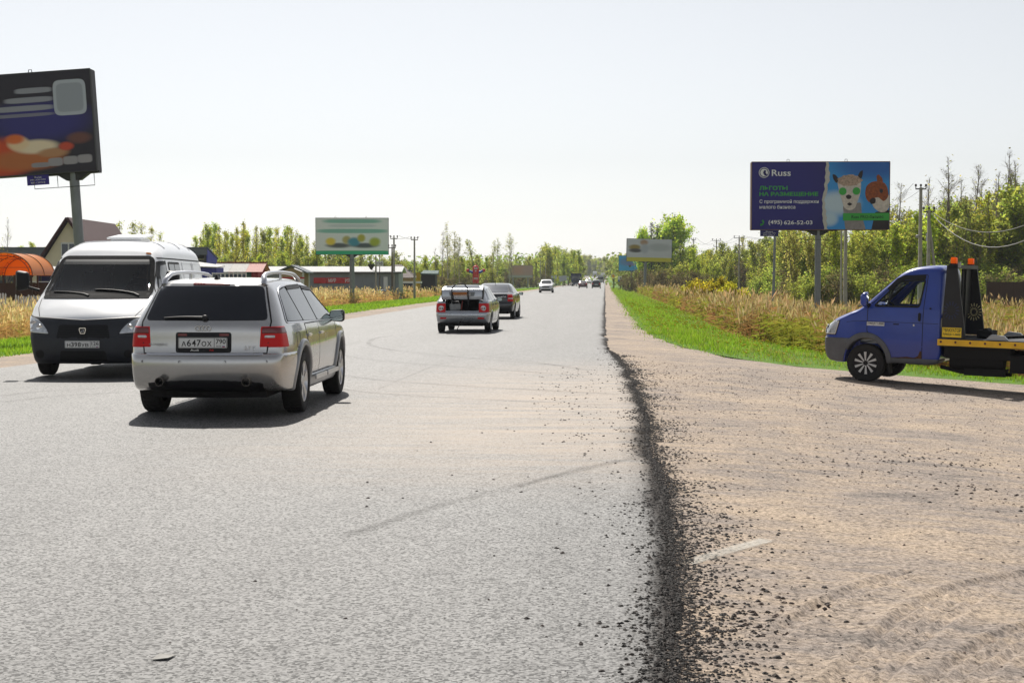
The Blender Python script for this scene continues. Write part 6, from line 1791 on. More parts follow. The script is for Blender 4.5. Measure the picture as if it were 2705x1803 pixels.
# ================================================================== OTHER VEHICLES
def base_car(root, B, h, paint, ax, track, rad, wsides, roofz, winfront=None, style='plain'):
    for xa in ax: B.arch(xa, rad + .01, rad + .055, .26)
    body, bv = car_body(root, B, h, paint)
    for a, s in (('y+', 1), ('y-', -1)):
        for poly in wsides: panel('side_window', rnd(poly, .04), a, bv, M_glassm, root, .006, .09)
    wheels4(root, ax[0], ax[1], track, rad, .19, style, rad * .62)
    u = MB(); u.box2((ax[1] - .5, -.6, .20), (ax[0] + .5, .6, .36)); u.build('underbody', M_under, root, 40)
    return bv
def tail(root, B, s, z0, z1, y0, x1, h=.012, mtl=None, name='tail_light', e=.007):
    W_ = B.Wm + .06
    return net_part(name, lambda x, y, z: clip(B.shell(x, y, z) - e, z0 - z, z - z1, y0 - s * y, x - x1), (B.mn[0] + .2, min(s * (y0 - .08), s * W_), z0 - .06), (x1 + .08, max(s * (y0 - .08), s * W_), z1 + .06), h, mtl or M_tail, root, 48)
def lettered_plate(root, bv, ax, z, txt, reg, w=.52, tilt=0.0):
    d = Vector((1, 0, 0)) if ax == 'x-' else Vector((-1, 0, 0))
    hx = bv.ray_cast(Vector((-9 if ax == 'x-' else 9, 0, z)), d)[0]
    m = frame((hx.x - d.x * .018, 0, z), (0, -1, 0) if ax == 'x-' else (0, 1, 0), (tilt, 0, 1))
    return plate(root, m, txt, reg, w)
def hatchback():
    p = c2w(-1.43 + .10, 45.9 + 1.25); z = float(zr(p.y))
    root = thing('hatchback_car', 'silver hatchback driving with its boot lid tied half open over a trolley', 'car', (p.x, p.y, z), R(90) - R(1.0))
    paint = pm('silver hatchback paint', (.47, .49, .52), .28, .75, 1.0, var=.05, vscale=2, dirt=((.2, .17, .14), .1))
    B = Body([(-1.85, .30), (-2.0, .34), (-2.07, .45), (-2.07, .60), (-2.03, .68), (-2.0, .92), (-1.9, 1.0), (-1.25, 1.34), (-.9, 1.405), (-.3, 1.42), (.15, 1.38), (.55, 1.2), (1.0, .97), (1.5, .92), (1.85, .80), (1.98, .62), (1.98, .42), (1.9, .28), (1.5, .25), (-1.5, .26)],
             [(-2.1, .70), (-1.8, .80), (-1.2, .835), (0, .84), (1.2, .83), (1.7, .78), (2.0, .68)], [(-2.1, .52), (-1.2, .56), (0, .58), (.6, .55), (2, .5)],
             [(.2, .92), (.4, .97), (.6, 1.0), (.8, .99), (.95, .96)], .95, 1.4, bf=.15, br=.12, crown=.03, k=(.05, .10))
    # open boot
    B.cut.append(lambda x, y, z: clip(np.abs(y) - .50, .665 - z, z - 1.10, x + 1.15, k=.04) * 1.0)
    bv = base_car(root, B, .025, paint, (1.25, -1.25), 1.42, .292, [[(-1.72, .99), (-1.30, 1.26), (-1.02, 1.30), (-.98, .97)], [(-.93, .97), (-.97, 1.31), (-.2, 1.34), (-.16, .965)], [(-.10, .965), (-.13, 1.335), (.22, 1.31), (.78, .98)]], 1.42)
    b = MB(); b.box2((-1.98, -.5, .655), (-1.16, .5, .67)); b.box2((-1.20, -.5, .66), (-1.16, .5, 1.1)); b.build('boot_lining', M_under, root)
    # raised lid
    lid = MB()
    prof = [(-1.96, .985), (-2.02, 1.03), (-2.03, 1.12), (-1.98, 1.30), (-1.90, 1.335), (-1.55, 1.40), (-1.50, 1.36), (-1.86, 1.27), (-1.92, 1.12), (-1.90, 1.0)]
    lid.prism(prof, -.60, .60, 'y'); lo = lid.build('boot_lid', paint, root, 40, .02)
    g = MB(); g.add([(-1.905, -.54, 1.345), (-1.905, .54, 1.345), (-1.56, .46, 1.412), (-1.56, -.46, 1.412), (-1.90, -.54, 1.335), (-1.90, .54, 1.335), (-1.56, .46, 1.40), (-1.56, -.46, 1.40)], [(0, 1, 2, 3), (4, 7, 6, 5), (0, 4, 5, 1), (1, 5, 6, 2), (2, 6, 7, 3), (3, 7, 4, 0)]); g.build('rear_window', M_glassd, lo)
    b = MB(); b.prism([(-.36, 1.10), (.36, 1.10), (.39, 1.225), (-.39, 1.225)], -2.045, -2.02, 'x'); b.build('plate_recess', pm('lid grey', (.2, .21, .22), .4, .5), lo, 30, .008)
    plate(root, frame((-2.052, 0, 1.155), (0, -1, 0), (0, 0, 1)), 'М869ХХ', '197')
    for s in (1, -1):
        g = MB(); g.prism([(-1.98, .99), (-2.0, 1.28), (-1.55, 1.39), (-1.45, 1.05)], s * .604, s * .62, 'y'); g.build('lid_edge', M_gap, lo)
        t = tail(root, B, s, .615, .885, .50, -1.80)
        q = MB(); yy = s * .63
        hx = bv.ray_cast(Vector((-9, yy, .735)), Vector((1, 0, 0)))[0].x
        q.lathe([(.085, .0), (.08, -.016), (.04, -.02), (0, -.02)], 20, 'x', (hx - .004, yy, .735)); o = q.build('lamp_ring', pm('pale lens', (.7, .7, .7), .15, coat=1.0), t, 40)
        for dy, m_ in ((-.035, M_blue), (.035, M_red)):
            q = MB(); q.lathe([(.026, 0), (.02, -.01), (0, -.012)], 12, 'x', (hx - .023, yy + dy, .735)); q.build('bulb_lens', m_ if dy > 0 else pm('smoke lens', (.1, .11, .14), .2), o, 40)
        panel('reflector', rnd([(s * .47, .425), (s * .66, .425), (s * .65, .47), (s * .47, .47)][::s], .015), 'x-', bv, M_tail, root, .020, .04)
        mirror_part(root, (.62, s * .90, .98), (.14, .09, .07), M_black, s, -1, [(.7, s * .78, .96), (.64, s * .84, .96)])
        seam('door_gap', [(-.13, .95), (-.15, .36), (.72, .36), (.82, .95)], 'y+' if s > 0 else 'y-', bv, M_gap, root, .01, .002); seam('door_gap', [(-.15, .36), (-.75, .36), (-.98, .75), (-.98, .95)], 'y+' if s > 0 else 'y-', bv, M_gap, root, .01, .002)
        for hx_ in (-.02, -.86):
            y = bv.ray_cast(Vector((hx_, s * 9, .84)), Vector((0, -s, 0)))[0].y
            b = MB(); b.box((hx_, y + s * .01, .84), (.14, .03, .035)); b.build('door_handle', M_black, root, 30, .008)
    net_part('bumper', lambda x, y, z: clip(B.shell(x, y, z) - .012, z - .60, x + 1.62, .26 - z), (-2.2, -1, .2), (-1.5, 1, .66), .022, paint, root, 48)
    seam('bumper_crease', [(-.78, .50), (.78, .50)], 'x-', bv, M_gap, root, .012, .014)
    b = MB(); b.cyl((-2.0, 0.05, .27), (-2.12, .05, .27), .025, 8); b.cyl((-2.12, .05, .25), (-2.12, .05, .32), .022, 8); b.ball((-2.12, .05, .335), .03); b.build('tow_bar', M_under, root, 50)
    b = MB(); b.cyl((-1.9, .1, .22), (-1.95, .16, .10), .012, 6); b.cyl((-1.95, .16, .10), (-1.95, .12, .07), .012, 6); b.build('exhaust_hanger', M_under, root, 50)
    panel('windscreen', rnd([(-.55, 1.0), (.55, 1.0), (.5, 1.32), (-.5, 1.32)], .05), 'x+', bv, M_glassm, root, .006, .1)
    mw = Matrix.Translation(root.location) @ Matrix.Rotation(root.rotation_euler.z, 4, 'Z')
    tr = thing('luggage_trolley', 'black tube hoop trolley with orange brown board sticking out of the silver boot', 'trolley', mw @ Vector((-2.0, 0, .67)), root.rotation_euler.z)
    t = MB(); hoop = [(-.10, .30, .28), (-.14, .29, .62), (-.13, .27, .70), (-.11, .20, .78), (-.10, .10, .815), (-.10, -.02, .82), (-.11, -.10, .78), (-.13, -.17, .70), (-.14, -.19, .60), (-.10, -.20, .22)]
    hoop = [(x, y + .0, z - .02) for x, y, z in hoop]
    t.tube(hoop, .017, 8); t.tube([(-.12, .27, .58), (-.02, .26, .30), (.25, .26, .06)], .013, 6); t.tube([(-.12, -.17, .58), (-.02, -.18, .30), (.25, -.18, .06)], .013, 6); t.cyl((.25, .28, .04), (.25, -.2, .04), .015, 6); t.build('frame', M_black, tr, 60)
    b = MB(); b.box((-.155, .05, .51), (.02, .42, .075)); b.build('board', pm('orange brown wood', (.42, .14, .025), .6, var=.2, vscale=10), tr, 30, .006)
    bx = thing('metal_crate', 'dented grey metal crate lying in the open silver boot', 'crate', mw @ Vector((-1.72, .26, .67)), root.rotation_euler.z + .25)
    b = MB(); b.prism([(-.17, 0), (.17, 0), (.19, .22), (-.19, .2)], -.16, .16, 'y'); b.build('box', pm('galvanised', (.28, .29, .3), .45, .8, var=.3, vscale=8), bx, 30, .02)
    b = MB(); b.tube([(-.15, .12, .2), (-.17, .1, .27), (-.17, -.1, .27), (-.15, -.12, .2)], .012, 6); b.build('handle', M_alu, bx, 50)
    st = MB(); st.cyl((0, 0, 0.02), (.05, -.03, .29), .016, 8); o = st.build('wooden_stick', pm('red brown handle', (.25, .03, .015), .6), None, 50)
    o.location = mw @ Vector((-1.85, .04, .67)); o.rotation_euler = (0, 0, root.rotation_euler.z); tag(o, 'short red brown stick propping the lid of the silver boot', 'stick')
hatchback()
def liftback():
    p = c2w(-.61, 61.8 + 1.3); z = float(zr(p.y))
    root = thing('liftback_car', 'black liftback car driving just ahead of the silver hatchback', 'car', (p.x, p.y, z), R(90) - R(1.2))
    paint = pm('black paint', (.010, .010, .012), .2, 0, 1.0, spec=.5)
    B = Body([(-1.9, .30), (-2.1, .34), (-2.18, .46), (-2.18, .62), (-2.14, .70), (-2.12, .98), (-2.02, 1.03), (-1.75, 1.08), (-1.0, 1.39), (-.7, 1.43), (-.2, 1.435), (.2, 1.40), (.6, 1.23), (1.15, 1.0), (1.7, .93), (2.1, .80), (2.25, .62), (2.25, .42), (2.15, .28), (1.7, .25), (-1.6, .26)],
             [(-2.2, .74), (-1.9, .82), (-1.3, .86), (0, .865), (1.2, .855), (1.9, .80), (2.3, .68)], [(-2.2, .55), (-1.2, .57), (0, .59), (.6, .56), (2, .5)],
             [(.2, .92), (.4, .97), (.65, 1.0), (.85, .99), (1.0, .96)], 1.0, 1.42, bf=.15, br=.13, crown=.03, k=(.05, .10))
    bv = base_car(root, B, .03, paint, (1.256, -1.256), 1.50, .31, [[(-1.55, 1.03), (-1.1, 1.29), (-.95, 1.03)], [(-.90, 1.03), (-1.0, 1.32), (-.2, 1.35), (-.16, 1.02)], [(-.10, 1.02), (-.13, 1.35), (.25, 1.33), (.86, 1.03)]], 1.43)
    panel('rear_window', rnd([(-.60, 1.075), (.60, 1.075), (.50, 1.375), (-.50, 1.375)], .06), 'x-', bv, pm('silvery glass', (.10, .11, .13), .06, .3, spec=1.0), root, .006, .05)
    tg = panel('tailgate', rnd([(-.66, .68), (.66, .68), (.70, 1.0), (-.70, 1.0)], .04), 'x-', bv, paint, root, .004, .07)
    net_part('bumper', lambda x, y, z: clip(B.shell(x, y, z) - .012, z - .64, x + 1.75, .28 - z), (-2.3, -1, .2), (-1.6, 1, .7), .025, paint, root, 48)
    for s in (1, -1):
        t = tail(root, B, s, .70, .985, .60, -1.90); tail(t, B, s, .80, .85, .63, -1.92, .012, pm('pale lens', (.7, .7, .7), .15, coat=1.0), 'reversing_lens', .011)
        mirror_part(root, (.68, s * .94, 1.0), (.14, .09, .07), M_black, s, -1, [(.76, s * .80, .98), (.70, s * .86, .98)])
        seam('door_gap', [(-.13, 1.0), (-.15, .36), (.78, .36), (.9, 1.0)], 'y+' if s > 0 else 'y-', bv, M_under, root, .01, .002)
        seam('body_moulding', [(-1.0, .60), (.95, .60)], 'y+' if s > 0 else 'y-', bv, M_alu, root, .02, .006)
    e = MB(); e.lathe([(.05, 0), (.045, -.012), (0, -.016)], 20, 'x', (bv.ray_cast(Vector((-9, 0, .93)), Vector((1, 0, 0)))[0].x - .004, 0, .93)); e.build('emblem', M_chrome, tg, 40)
    hx = bv.ray_cast(Vector((-9, -.4, .9)), Vector((1, 0, 0)))[0].x - .008
    lettering('OCTAVIA', M_chrome, tg, frame((hx, -.44, .90), (0, -1, 0), (0, 0, 1)), 'badge', width=.2, height=.035, bold=.02)
    hp = bv.ray_cast(Vector((-9, 0, .80)), Vector((1, 0, 0)))[0]; b = MB(); b.box((hp.x - .014, 0, .80), (.012, .52, .112)); b.build('number_plate', M_plate, root)
    a = MB(); a.tube([(-.85, 0, 1.42), (-.95, 0, 1.62)], [.008, .004], 6); a.build('aerial', M_black, root, 50)
    panel('windscreen', rnd([(-.56, 1.05), (.56, 1.05), (.5, 1.34), (-.5, 1.34)], .05), 'x+', bv, M_glassm, root, .006, .1)
liftback()
SEDAN = [(-1.95, .30), (-2.15, .36), (-2.2, .5), (-2.18, .72), (-2.1, .98), (-1.6, 1.05), (-.95, 1.36), (-.5, 1.43), (0, 1.43), (.3, 1.38), (1.1, 1.0), (1.7, .93), (2.1, .80), (2.22, .62), (2.22, .42), (2.1, .27), (1.7, .24), (-1.6, .25)]
SUV = [(-1.9, .34), (-2.1, .40), (-2.16, .55), (-2.14, .8), (-2.08, 1.05), (-1.85, 1.45), (-1.5, 1.56), (-.6, 1.62), (0, 1.60), (.35, 1.5), (1.05, 1.12), (1.7, 1.02), (2.05, .88), (2.18, .68), (2.18, .45), (2.05, .30), (1.7, .28), (-1.6, .30)]
PL = [(-2.25, .74), (-1.9, .83), (-1.2, .87), (0, .875), (1.2, .865), (1.8, .82), (2.25, .66)]; PU = [(-2.2, .54), (-1.2, .58), (0, .60), (.6, .57), (2.2, .5)]
PR = [(.2, .92), (.4, .97), (.65, 1.0), (.85, .99), (1.0, .96)]
def road_car(name, label, px, d, X, outline, paintc, front, belt=1.0, roof=1.42, h=.05, wk=1.0, group=None, plate_=None, metal=0.0):
    """X: place across the road, d: metres ahead"""
    y = d; z = float(zr(y))
    root = thing(name, label, 'car', (X, y, z), R(90) if not front else R(-90), group)
    paint = pm('paint %.2f %.2f %.2f' % tuple(paintc), paintc, .25, metal, 1.0)
    B = Body(outline, [(a, b * wk) for a, b in PL], [(a, b * wk) for a, b in PU], PR, belt, roof, bf=.15, br=.13, crown=.03, k=(.05, .11))
    sw = [[(-1.0, belt + .03), (-.9, roof - .12), (-.1, roof - .09), (-.05, belt + .03)], [(.0, belt + .03), (-.03, roof - .09), (.2, roof - .11), (.75, belt + .05)]]
    bv = base_car(root, B, h, paint, (1.3, -1.3), 1.52 * wk, .32, sw, roof)
    panel('rear_window', rnd([(-.58 * wk, belt + .08), (.58 * wk, belt + .08), (.5 * wk, roof - .09), (-.5 * wk, roof - .09)], .05), 'x-', bv, M_glassm, root, .008, .08)
    panel('windscreen', rnd([(-.62 * wk, belt + .05), (.62 * wk, belt + .05), (.53 * wk, roof - .09), (-.53 * wk, roof - .09)], .05), 'x+', bv, M_glassm, root, .008, .08)
    for s in (1, -1):
        tail(root, B, s, belt - .28, belt - .06, .55 * wk, -1.86, .02)
        mirror_part(root, (.66, s * .95 * wk, belt + .02), (.14, .09, .07), paint, s, -1)
        net_part('headlight', lambda x, y, z: clip(B.shell(x, y, z) - .008, belt - .32 - z, z - belt + .17, .45 * wk - s * y, 1.72 - x), (1.6, min(s * .35, s * 1.0), belt - .45), (2.35, max(s * .35, s * 1.0), belt - .05), .02, M_clear, root, 48)
    if front:
        gr = panel('grille', rnd([(-.42, .62), (.42, .62), (.46, .76), (-.46, .76)], .04), 'x+', bv, M_gap, root, .01, .08)
        panel('air_intake', rnd([(-.6, .30), (.6, .30), (.5, .45), (-.5, .45)], .04), 'x+', bv, M_gap, root, .01, .08)
        for s in (1, -1): panel('fog_lamp_recess', rnd([(s * .66, .38), (s * .78, .40), (s * .80, .56), (s * .70, .50)][::s], .02), 'x+', bv, M_gap, root, .01, .05)
    hx = bv.ray_cast(Vector((9 if front else -9, 0, .55 if front else .72)), Vector((-1 if front else 1, 0, 0)))[0]
    b = MB(); b.box((hx.x + (.012 if front else -.012), 0, hx.z), (.012, .52, .112)); b.build('number_plate', M_plate, root)
    return root
road_car('hatchback_car', 'white hatchback with black grille coming towards the black liftback', 0, 186, -7.2, SUV, (.80, .81, .82), True, 1.05, 1.58, .035, 1.0)
road_car('sedan_car', 'dark red sedan driving away behind the dark blue truck', 0, 295, -4.3, SEDAN, (.09, .006, .012), False, 1.0, 1.42, .05)
road_car('crossover_car', 'dark grey crossover driving away in the lane beside the dirt shoulder', 0, 288, -1.7, SUV, (.03, .032, .036), False, 1.05, 1.6, .05)
road_car('sedan_car', 'pale silver sedan far off in the queue of oncoming cars', 0, 470, -5.2, SEDAN, (.5, .5, .5), True, 1.0, 1.42, .06, 1.0, 'oncoming silver cars', metal=.6)
road_car('sedan_car', 'pale silver sedan far off in the queue of oncoming cars', 0, 530, -5.6, SEDAN, (.5, .5, .5), True, 1.0, 1.42, .06, 1.0, 'oncoming silver cars', metal=.6)
road_car('sedan_car', 'pale silver sedan far off in the queue of oncoming cars', 0, 590, -5.4, SEDAN, (.5, .5, .5), True, 1.0, 1.42, .06, 1.0, 'oncoming silver cars', metal=.6)
# dark blue tipper truck, nose towards us
def tipper():
    y = 372; root = thing('tipper_truck', 'dark blue tipper truck with high body coming down the highway', 'truck', (-7.1, y, float(zr(y))), R(-90))
    bl = pm('dark blue truck', (.012, .03, .09), .45, var=.15)
    b = MB(); b.prism([(1.2, .95), (1.3, 1.2), (1.25, 1.7), (1.1, 2.5), (-.3, 2.55), (-.3, .95)], -1.2, 1.2, 'y'); b.build('cab', bl, root, 30, .05)
    b = MB(); b.prism([(-1.05, 1.75), (1.05, 1.75), (.98, 2.4), (-.98, 2.4)], 1.20, 1.29, 'x'); b.build('windscreen', M_glassm, root)
    b = MB(); b.prism([(-.45, 1.3), (-4.6, 1.3), (-4.9, 3.0), (-.2, 3.0)], -1.27, 1.27, 'y'); b.build('tipper_body', bl, root, 30, .04)
    b = MB(); b.prism([(-.2, 3.0), (.7, 3.05), (.7, 3.12), (-.2, 3.1)], -1.2, 1.2, 'y'); b.build('cab_guard', bl, root)
    b = MB(); b.box2((1.15, -1.22, .45), (1.42, 1.22, .85)); b.build('bumper', bl, root, 30, .04)
    b = MB(); b.prism([(-.7, 1.05), (.7, 1.05), (.7, 1.5), (-.7, 1.5)], 1.26, 1.31, 'x'); b.build('grille', M_gap, root)
    for s in (1, -1):
        b = MB(); b.box2((1.41, s * .75, .55), (1.44, s * 1.1, .75)); b.build('headlight', M_clear, root)
        b = MB(); b.box2((1.15, s * 1.36, 1.75), (1.25, s * 1.58, 2.3)); b.build('door_mirror', M_black, root, 30, .02)
        wheel(root, .4, s * 1.02, .52, .52, .3, 'plain', .3, s, M_black); wheel(root, -3.0, s * .98, .52, .52, .5, 'plain', .3, s, M_black); wheel(root, -4.3, s * .98, .52, .52, .5, 'plain', .3, s, M_black)
    b = MB(); b.box2((1.0, -.45, .7), (-4.8, .45, 1.0)); b.build('chassis_frame', M_under, root)
    b = MB(); b.box((1.435, 0, .6), (.012, .52, .112)); b.build('number_plate', M_plate, root)
tipper()
def box_van(label, name, X, y, front, w, H, L, c, cat, nose=.6, wz=(1.35, 2.1)):
    root = thing(name, label, cat, (X, y, float(zr(y))), R(-90) if front else R(90))
    pt = pm('coach paint %.2f' % c[0], c, .4, 0, .5)
    b = MB(); b.prism(rnd([(L / 2, .4), (L / 2, 1.1), (L / 2 - nose * .5, wz[0]), (L / 2 - nose, H - .1), (L / 2 - nose - .3, H), (-L / 2, H), (-L / 2, .4)], .1), -w / 2, w / 2, 'y'); b.build('body', pt, root, 35, .08)
    b = MB(); b.add([(L / 2 - nose * .45, -w * .44, wz[0] + .05), (L / 2 - nose * .45, w * .44, wz[0] + .05), (L / 2 - nose * .96, w * .42, wz[1]), (L / 2 - nose * .96, -w * .42, wz[1]), (L / 2 - nose * .45 + .05, -w * .44, wz[0] + .05), (L / 2 - nose * .45 + .05, w * .44, wz[0] + .05), (L / 2 - nose * .96 + .05, w * .42, wz[1]), (L / 2 - nose * .96 + .05, -w * .42, wz[1])], [(4, 5, 6, 7), (0, 3, 2, 1), (0, 1, 5, 4), (1, 2, 6, 5), (2, 3, 7, 6), (3, 0, 4, 7)]); b.build('windscreen', M_glassd, root)
    b = MB(); b.box2((-L / 2 - .02, -w * .42, wz[0]), (-L / 2 + .05, w * .42, wz[1])); b.build('rear_window', M_glassd, root)
    for s in (1, -1):
        b = MB(); b.box2((-L / 2 - .03, s * w * .40, .8), (-L / 2 + .05, s * w * .48, 1.15)); b.build('tail_light', M_tail, root)
        b = MB(); b.box2((L / 2 - .02, s * w * .28, .7), (L / 2 + .03, s * w * .44, .9)); b.build('headlight', M_clear, root)
        b = MB(); b.box2((L / 2 - nose, s * (w / 2 + .06), 1.5), (L / 2 - nose + .1, s * (w / 2 + .25), 1.95)); b.build('door_mirror', M_black, root, 30, .02)
        for x in (L / 2 - 1.1, -L / 2 + 1.2): wheel(root, x, s * (w / 2 - .12), .38, .38, .22, 'plain', .22, s, M_black)
    b = MB(); b.box2((-L / 2 - .03, -w * .45, .4), (-L / 2 + .1, w * .45, .62)); b.build('bumper', M_black, root)
    return root
box_van('grey minibus driving away past the end of the oncoming cars', 'minibus', -1.4, 500, False, 2.1, 2.7, 6.0, (.42, .43, .42), 'bus')
box_van('white box lorry following the grey minibus up the rise', 'box_truck', -1.0, 720, False, 2.4, 3.2, 7.0, (.75, .75, .75), 'truck')
box_van('white lorry coming over the crest of the highway', 'box_truck', -6.2, 900, True, 2.4, 3.3, 7.0, (.78, .78, .78), 'truck')
# ================================================================== BILLBOARDS, BUILDINGS, POLES, SIGNS
HZ = 741.0
class Site:
    """local frame d metres ahead: x along the picture plane, y away, z up from the ground"""
    def __init__(s, px, d, base=None):
        s.px, s.d = px, d
        p = at(px, HZ, d); s.z0 = float(zg(p.x, p.y)) if base is None else base
        s.loc = (p.x, p.y, s.z0)
    def X(s, px): return (px - s.px) * s.d / FPX
    def Z(s, py): return CAMH + (HZ - py) * s.d / FPX - s.z0
    def root(s, name, label, cat, group=None, yaw=0.0): return thing(name, label, cat, s.loc, YAW + yaw, group)
M_galv = pm('grey painted steel', (.22, .235, .25), .5, .2, var=.12, vscale=3)
M_conc = pm('weathered concrete', (.34, .32, .29), .9, var=.2, vscale=4)
M_wood = pm('old grey timber', (.11, .085, .065), .9, var=.3, vscale=6)
M_dkmetal = pm('dark metal', (.03, .03, .032), .6)
def print_mat(name, base, blobs, box=(3.0, 1.5), rough=.5):
    """printed sheet: soft coloured patches at object coordinates (x, z)"""
    m, nt, b = new_mat(name); L = nt.links.new
    tc = N(nt, 'ShaderNodeTexCoord'); cur = None
    sp = N(nt, 'ShaderNodeSeparateXYZ'); L(tc.outputs['Object'], sp.inputs[0])
    last = None
    for bl in blobs:
        cx, cz, rx, rz, c, soft = bl[:6]; pw = bl[6] if len(bl) > 6 else 2
        ds = []
        for o, c0, r0_ in ((sp.outputs['X'], cx, rx), (sp.outputs['Z'], cz, rz)):
            a = N(nt, 'ShaderNodeMath', operation='SUBTRACT'); L(o, a.inputs[0]); a.inputs[1].default_value = c0
            d = N(nt, 'ShaderNodeMath', operation='DIVIDE'); L(a.outputs[0], d.inputs[0]); d.inputs[1].default_value = r0_
            ab = N(nt, 'ShaderNodeMath', operation='ABSOLUTE'); L(d.outputs[0], ab.inputs[0])
            pp = N(nt, 'ShaderNodeMath', operation='POWER'); L(ab.outputs[0], pp.inputs[0]); pp.inputs[1].default_value = pw
            ds.append(pp)
        sm = N(nt, 'ShaderNodeMath', operation='ADD'); L(ds[0].outputs[0], sm.inputs[0]); L(ds[1].outputs[0], sm.inputs[1])
        mr = N(nt, 'ShaderNodeMapRange', interpolation_type='SMOOTHSTEP'); mr.inputs['From Min'].default_value = 1 + soft; mr.inputs['From Max'].default_value = max(0, 1 - soft)
        L(sm.outputs[0], mr.inputs['Value'])
        mx = N(nt, 'ShaderNodeMix', data_type='RGBA'); mx.inputs[7].default_value = (*c, 1); L(mr.outputs[0], mx.inputs[0])
        if last is None: mx.inputs[6].default_value = (*base, 1)
        else: L(last, mx.inputs[6])
        last = mx.outputs[2]
    if last is not None: L(last, b.inputs['Base Color'])
    else: b.inputs['Base Color'].default_value = (*base, 1)
    b.inputs['Roughness'].default_value = rough
    return m
def billboard(label, px, py, d, w, h, yaw, face_m, pole_px, pole_r=.16, tilt=0.0, idsign=None, ground=None, thick=.35, posts=1, frame_c=(.05, .05, .055)):
    c = at(px, py, d)
    pb = at(pole_px, HZ, d)
    z0 = float(zg(pb.x, pb.y)) - .1
    root = thing('billboard', label, 'billboard', (pb.x, pb.y, z0), YAW + yaw)
    H = c.z - z0; dx = (px - pole_px) * d / FPX / max(.3, math.cos(yaw))
    fm = pm('frame %.2f %.2f' % (frame_c[0], frame_c[2]), frame_c, .6)
    f = MB(); f.box((dx, .02, H), (w, thick - .05, h)); fr = f.build('panel_box', fm, root, 30, .02)
    fc = MB(); fc.box((0, 0, 0), (w - .04, .02, h - .04)); face = fc.build('poster', face_m, root); face.location = (dx, -thick / 2 + .0, H)
    t = MB()
    for k in (-1, 1): t.box((dx, -thick / 2 + .0, H + k * (h / 2 - .01)), (w, .045, .03)); t.box((dx + k * (w / 2 - .01), -thick / 2, H), (.03, .045, h - .04))
    t.build('poster_frame', fm, root)
    for k in range(posts):
        xx = 0 if posts == 1 else (-w * .3 + k * w * .6 / (posts - 1)) + dx
        p = MB(); p.tube([(xx, .0, -.3), (xx, .0, H - h / 2 + .02)], [pole_r, pole_r], 20); p.build('pole', M_galv, root, 40)
        if posts == 1:
            q = MB(); q.prism([(-.55, H - h / 2 + .01), (.55, H - h / 2 + .01), (.2, H - h / 2 - .22), (-.2, H - h / 2 - .22)], -.12, .12, 'y'); q.build('pole_head', M_dkmetal, root, 30)
            q = MB(); q.box((0, 0, H - h / 2 - .01), (1.6, .25, .06)); q.build('cross_beam', M_dkmetal, root)
            q = MB()
            for (x0, x1) in ((-1.1, -.4), (-.4, .7)):
                q.tube([(x0, -.3, H - h / 2 - .02), (x0, -.3, H - h / 2 - .42), (x1, -.3, H - h / 2 - .42), (x1, -.3, H - h / 2 - .02)], .012, 6)
            q.build('service_ladder', M_dkmetal, root, 50)
    for k in (-.24, .18):
        q = MB(); q.tube([(dx + k * w, 0, H + h / 2), (dx + k * w + .02, 0, H + h / 2 + .12), (dx + k * w + .1, 0, H + h / 2 + .12), (dx + k * w + .12, 0, H + h / 2)], .012, 6); q.build('lifting_eye', M_dkmetal, root, 50)
    if tilt: root.rotation_euler = (0, -tilt, YAW + yaw)
    return root, dx, H
def flat(name, poly, y, mtl, parent, th=.002):
    b = MB(); b.prism(poly, y, y - th, 'y'); return b.build(name, mtl, parent)
# ---- the blue billboard with the two alpacas
M_navy = print_mat('navy print', (.010, .008, .12), [(-2.2, .2, 2.6, 2.2, (.016, .012, .20), .9)])
rt, dx, H = billboard('dark blue billboard with two alpacas and white lettering above the reed field', 2163, 518, 66.7, 6.02, 2.98, -R(2.0), M_navy, 2160, .135, 0.0, thick=.5, frame_c=(.16, .09, .07))
yf = -.25 - .0125
def BX(cx): return (cx - 847) / 1255 * 6.0 + dx       # crop pixel of the board -> board metres
def BZ(cy): return H - (cy - 411) / 622 * 2.98
tear = [(893, 102), (897, 130), (886, 170), (893, 205), (884, 240), (890, 275), (878, 310), (886, 350), (872, 385), (866, 420), (860, 450), (868, 480), (862, 515), (868, 545), (862, 580), (870, 610), (868, 640), (876, 670), (884, 700), (880, 722)]
tr2 = [(918, 722), (906, 700), (912, 670), (900, 640), (908, 610), (896, 580), (902, 550), (886, 520), (892, 480), (880, 450), (892, 420), (904, 390), (912, 350), (908, 310), (930, 275), (926, 240), (932, 205), (918, 170), (924, 130), (914, 102)]
sky_p = print_mat('sky print', (.03, .30, .75), [(BX(1000) - 0, BZ(480), .9, .5, (.55, .68, .80), .8), (BX(930), BZ(620), .35, .3, (.5, .66, .8), .8), (BX(1330), BZ(130), 1.6, .6, (.012, .13, .50), .9)])
pic = flat('picture', [(BX(x), BZ(y)) for x, y in tear] + [(BX(1472), BZ(722)), (BX(1472), BZ(102))], yf, sky_p, rt)
flat('torn_edge', [(BX(x), BZ(y)) for x, y in tear + tr2], yf - .004, pm('torn paper', (.55, .53, .50), .8, var=.1), rt)
cream_ = pm('print cream', (.66, .59, .54), .7, var=.22, vscale=9); tan_ = pm('print tan', (.46, .33, .26), .7, var=.4, vscale=16); brown_ = pm('print brown', (.30, .075, .018), .7, var=.45, vscale=13); dark_ = pm('print dark', (.03, .022, .025), .7); grn = pm('print green', (.05, .42, .06), .6); gry_ = pm('print grey', (.30, .27, .27), .7, var=.2, vscale=8)
def art(name, pts, k, m, r=.0): 
    q = [(BX(x), BZ(y)) for x, y in pts]
    return flat(name, rnd(q, r, 3) if r else q, yf - .003 - .0025 * k, m, pic)
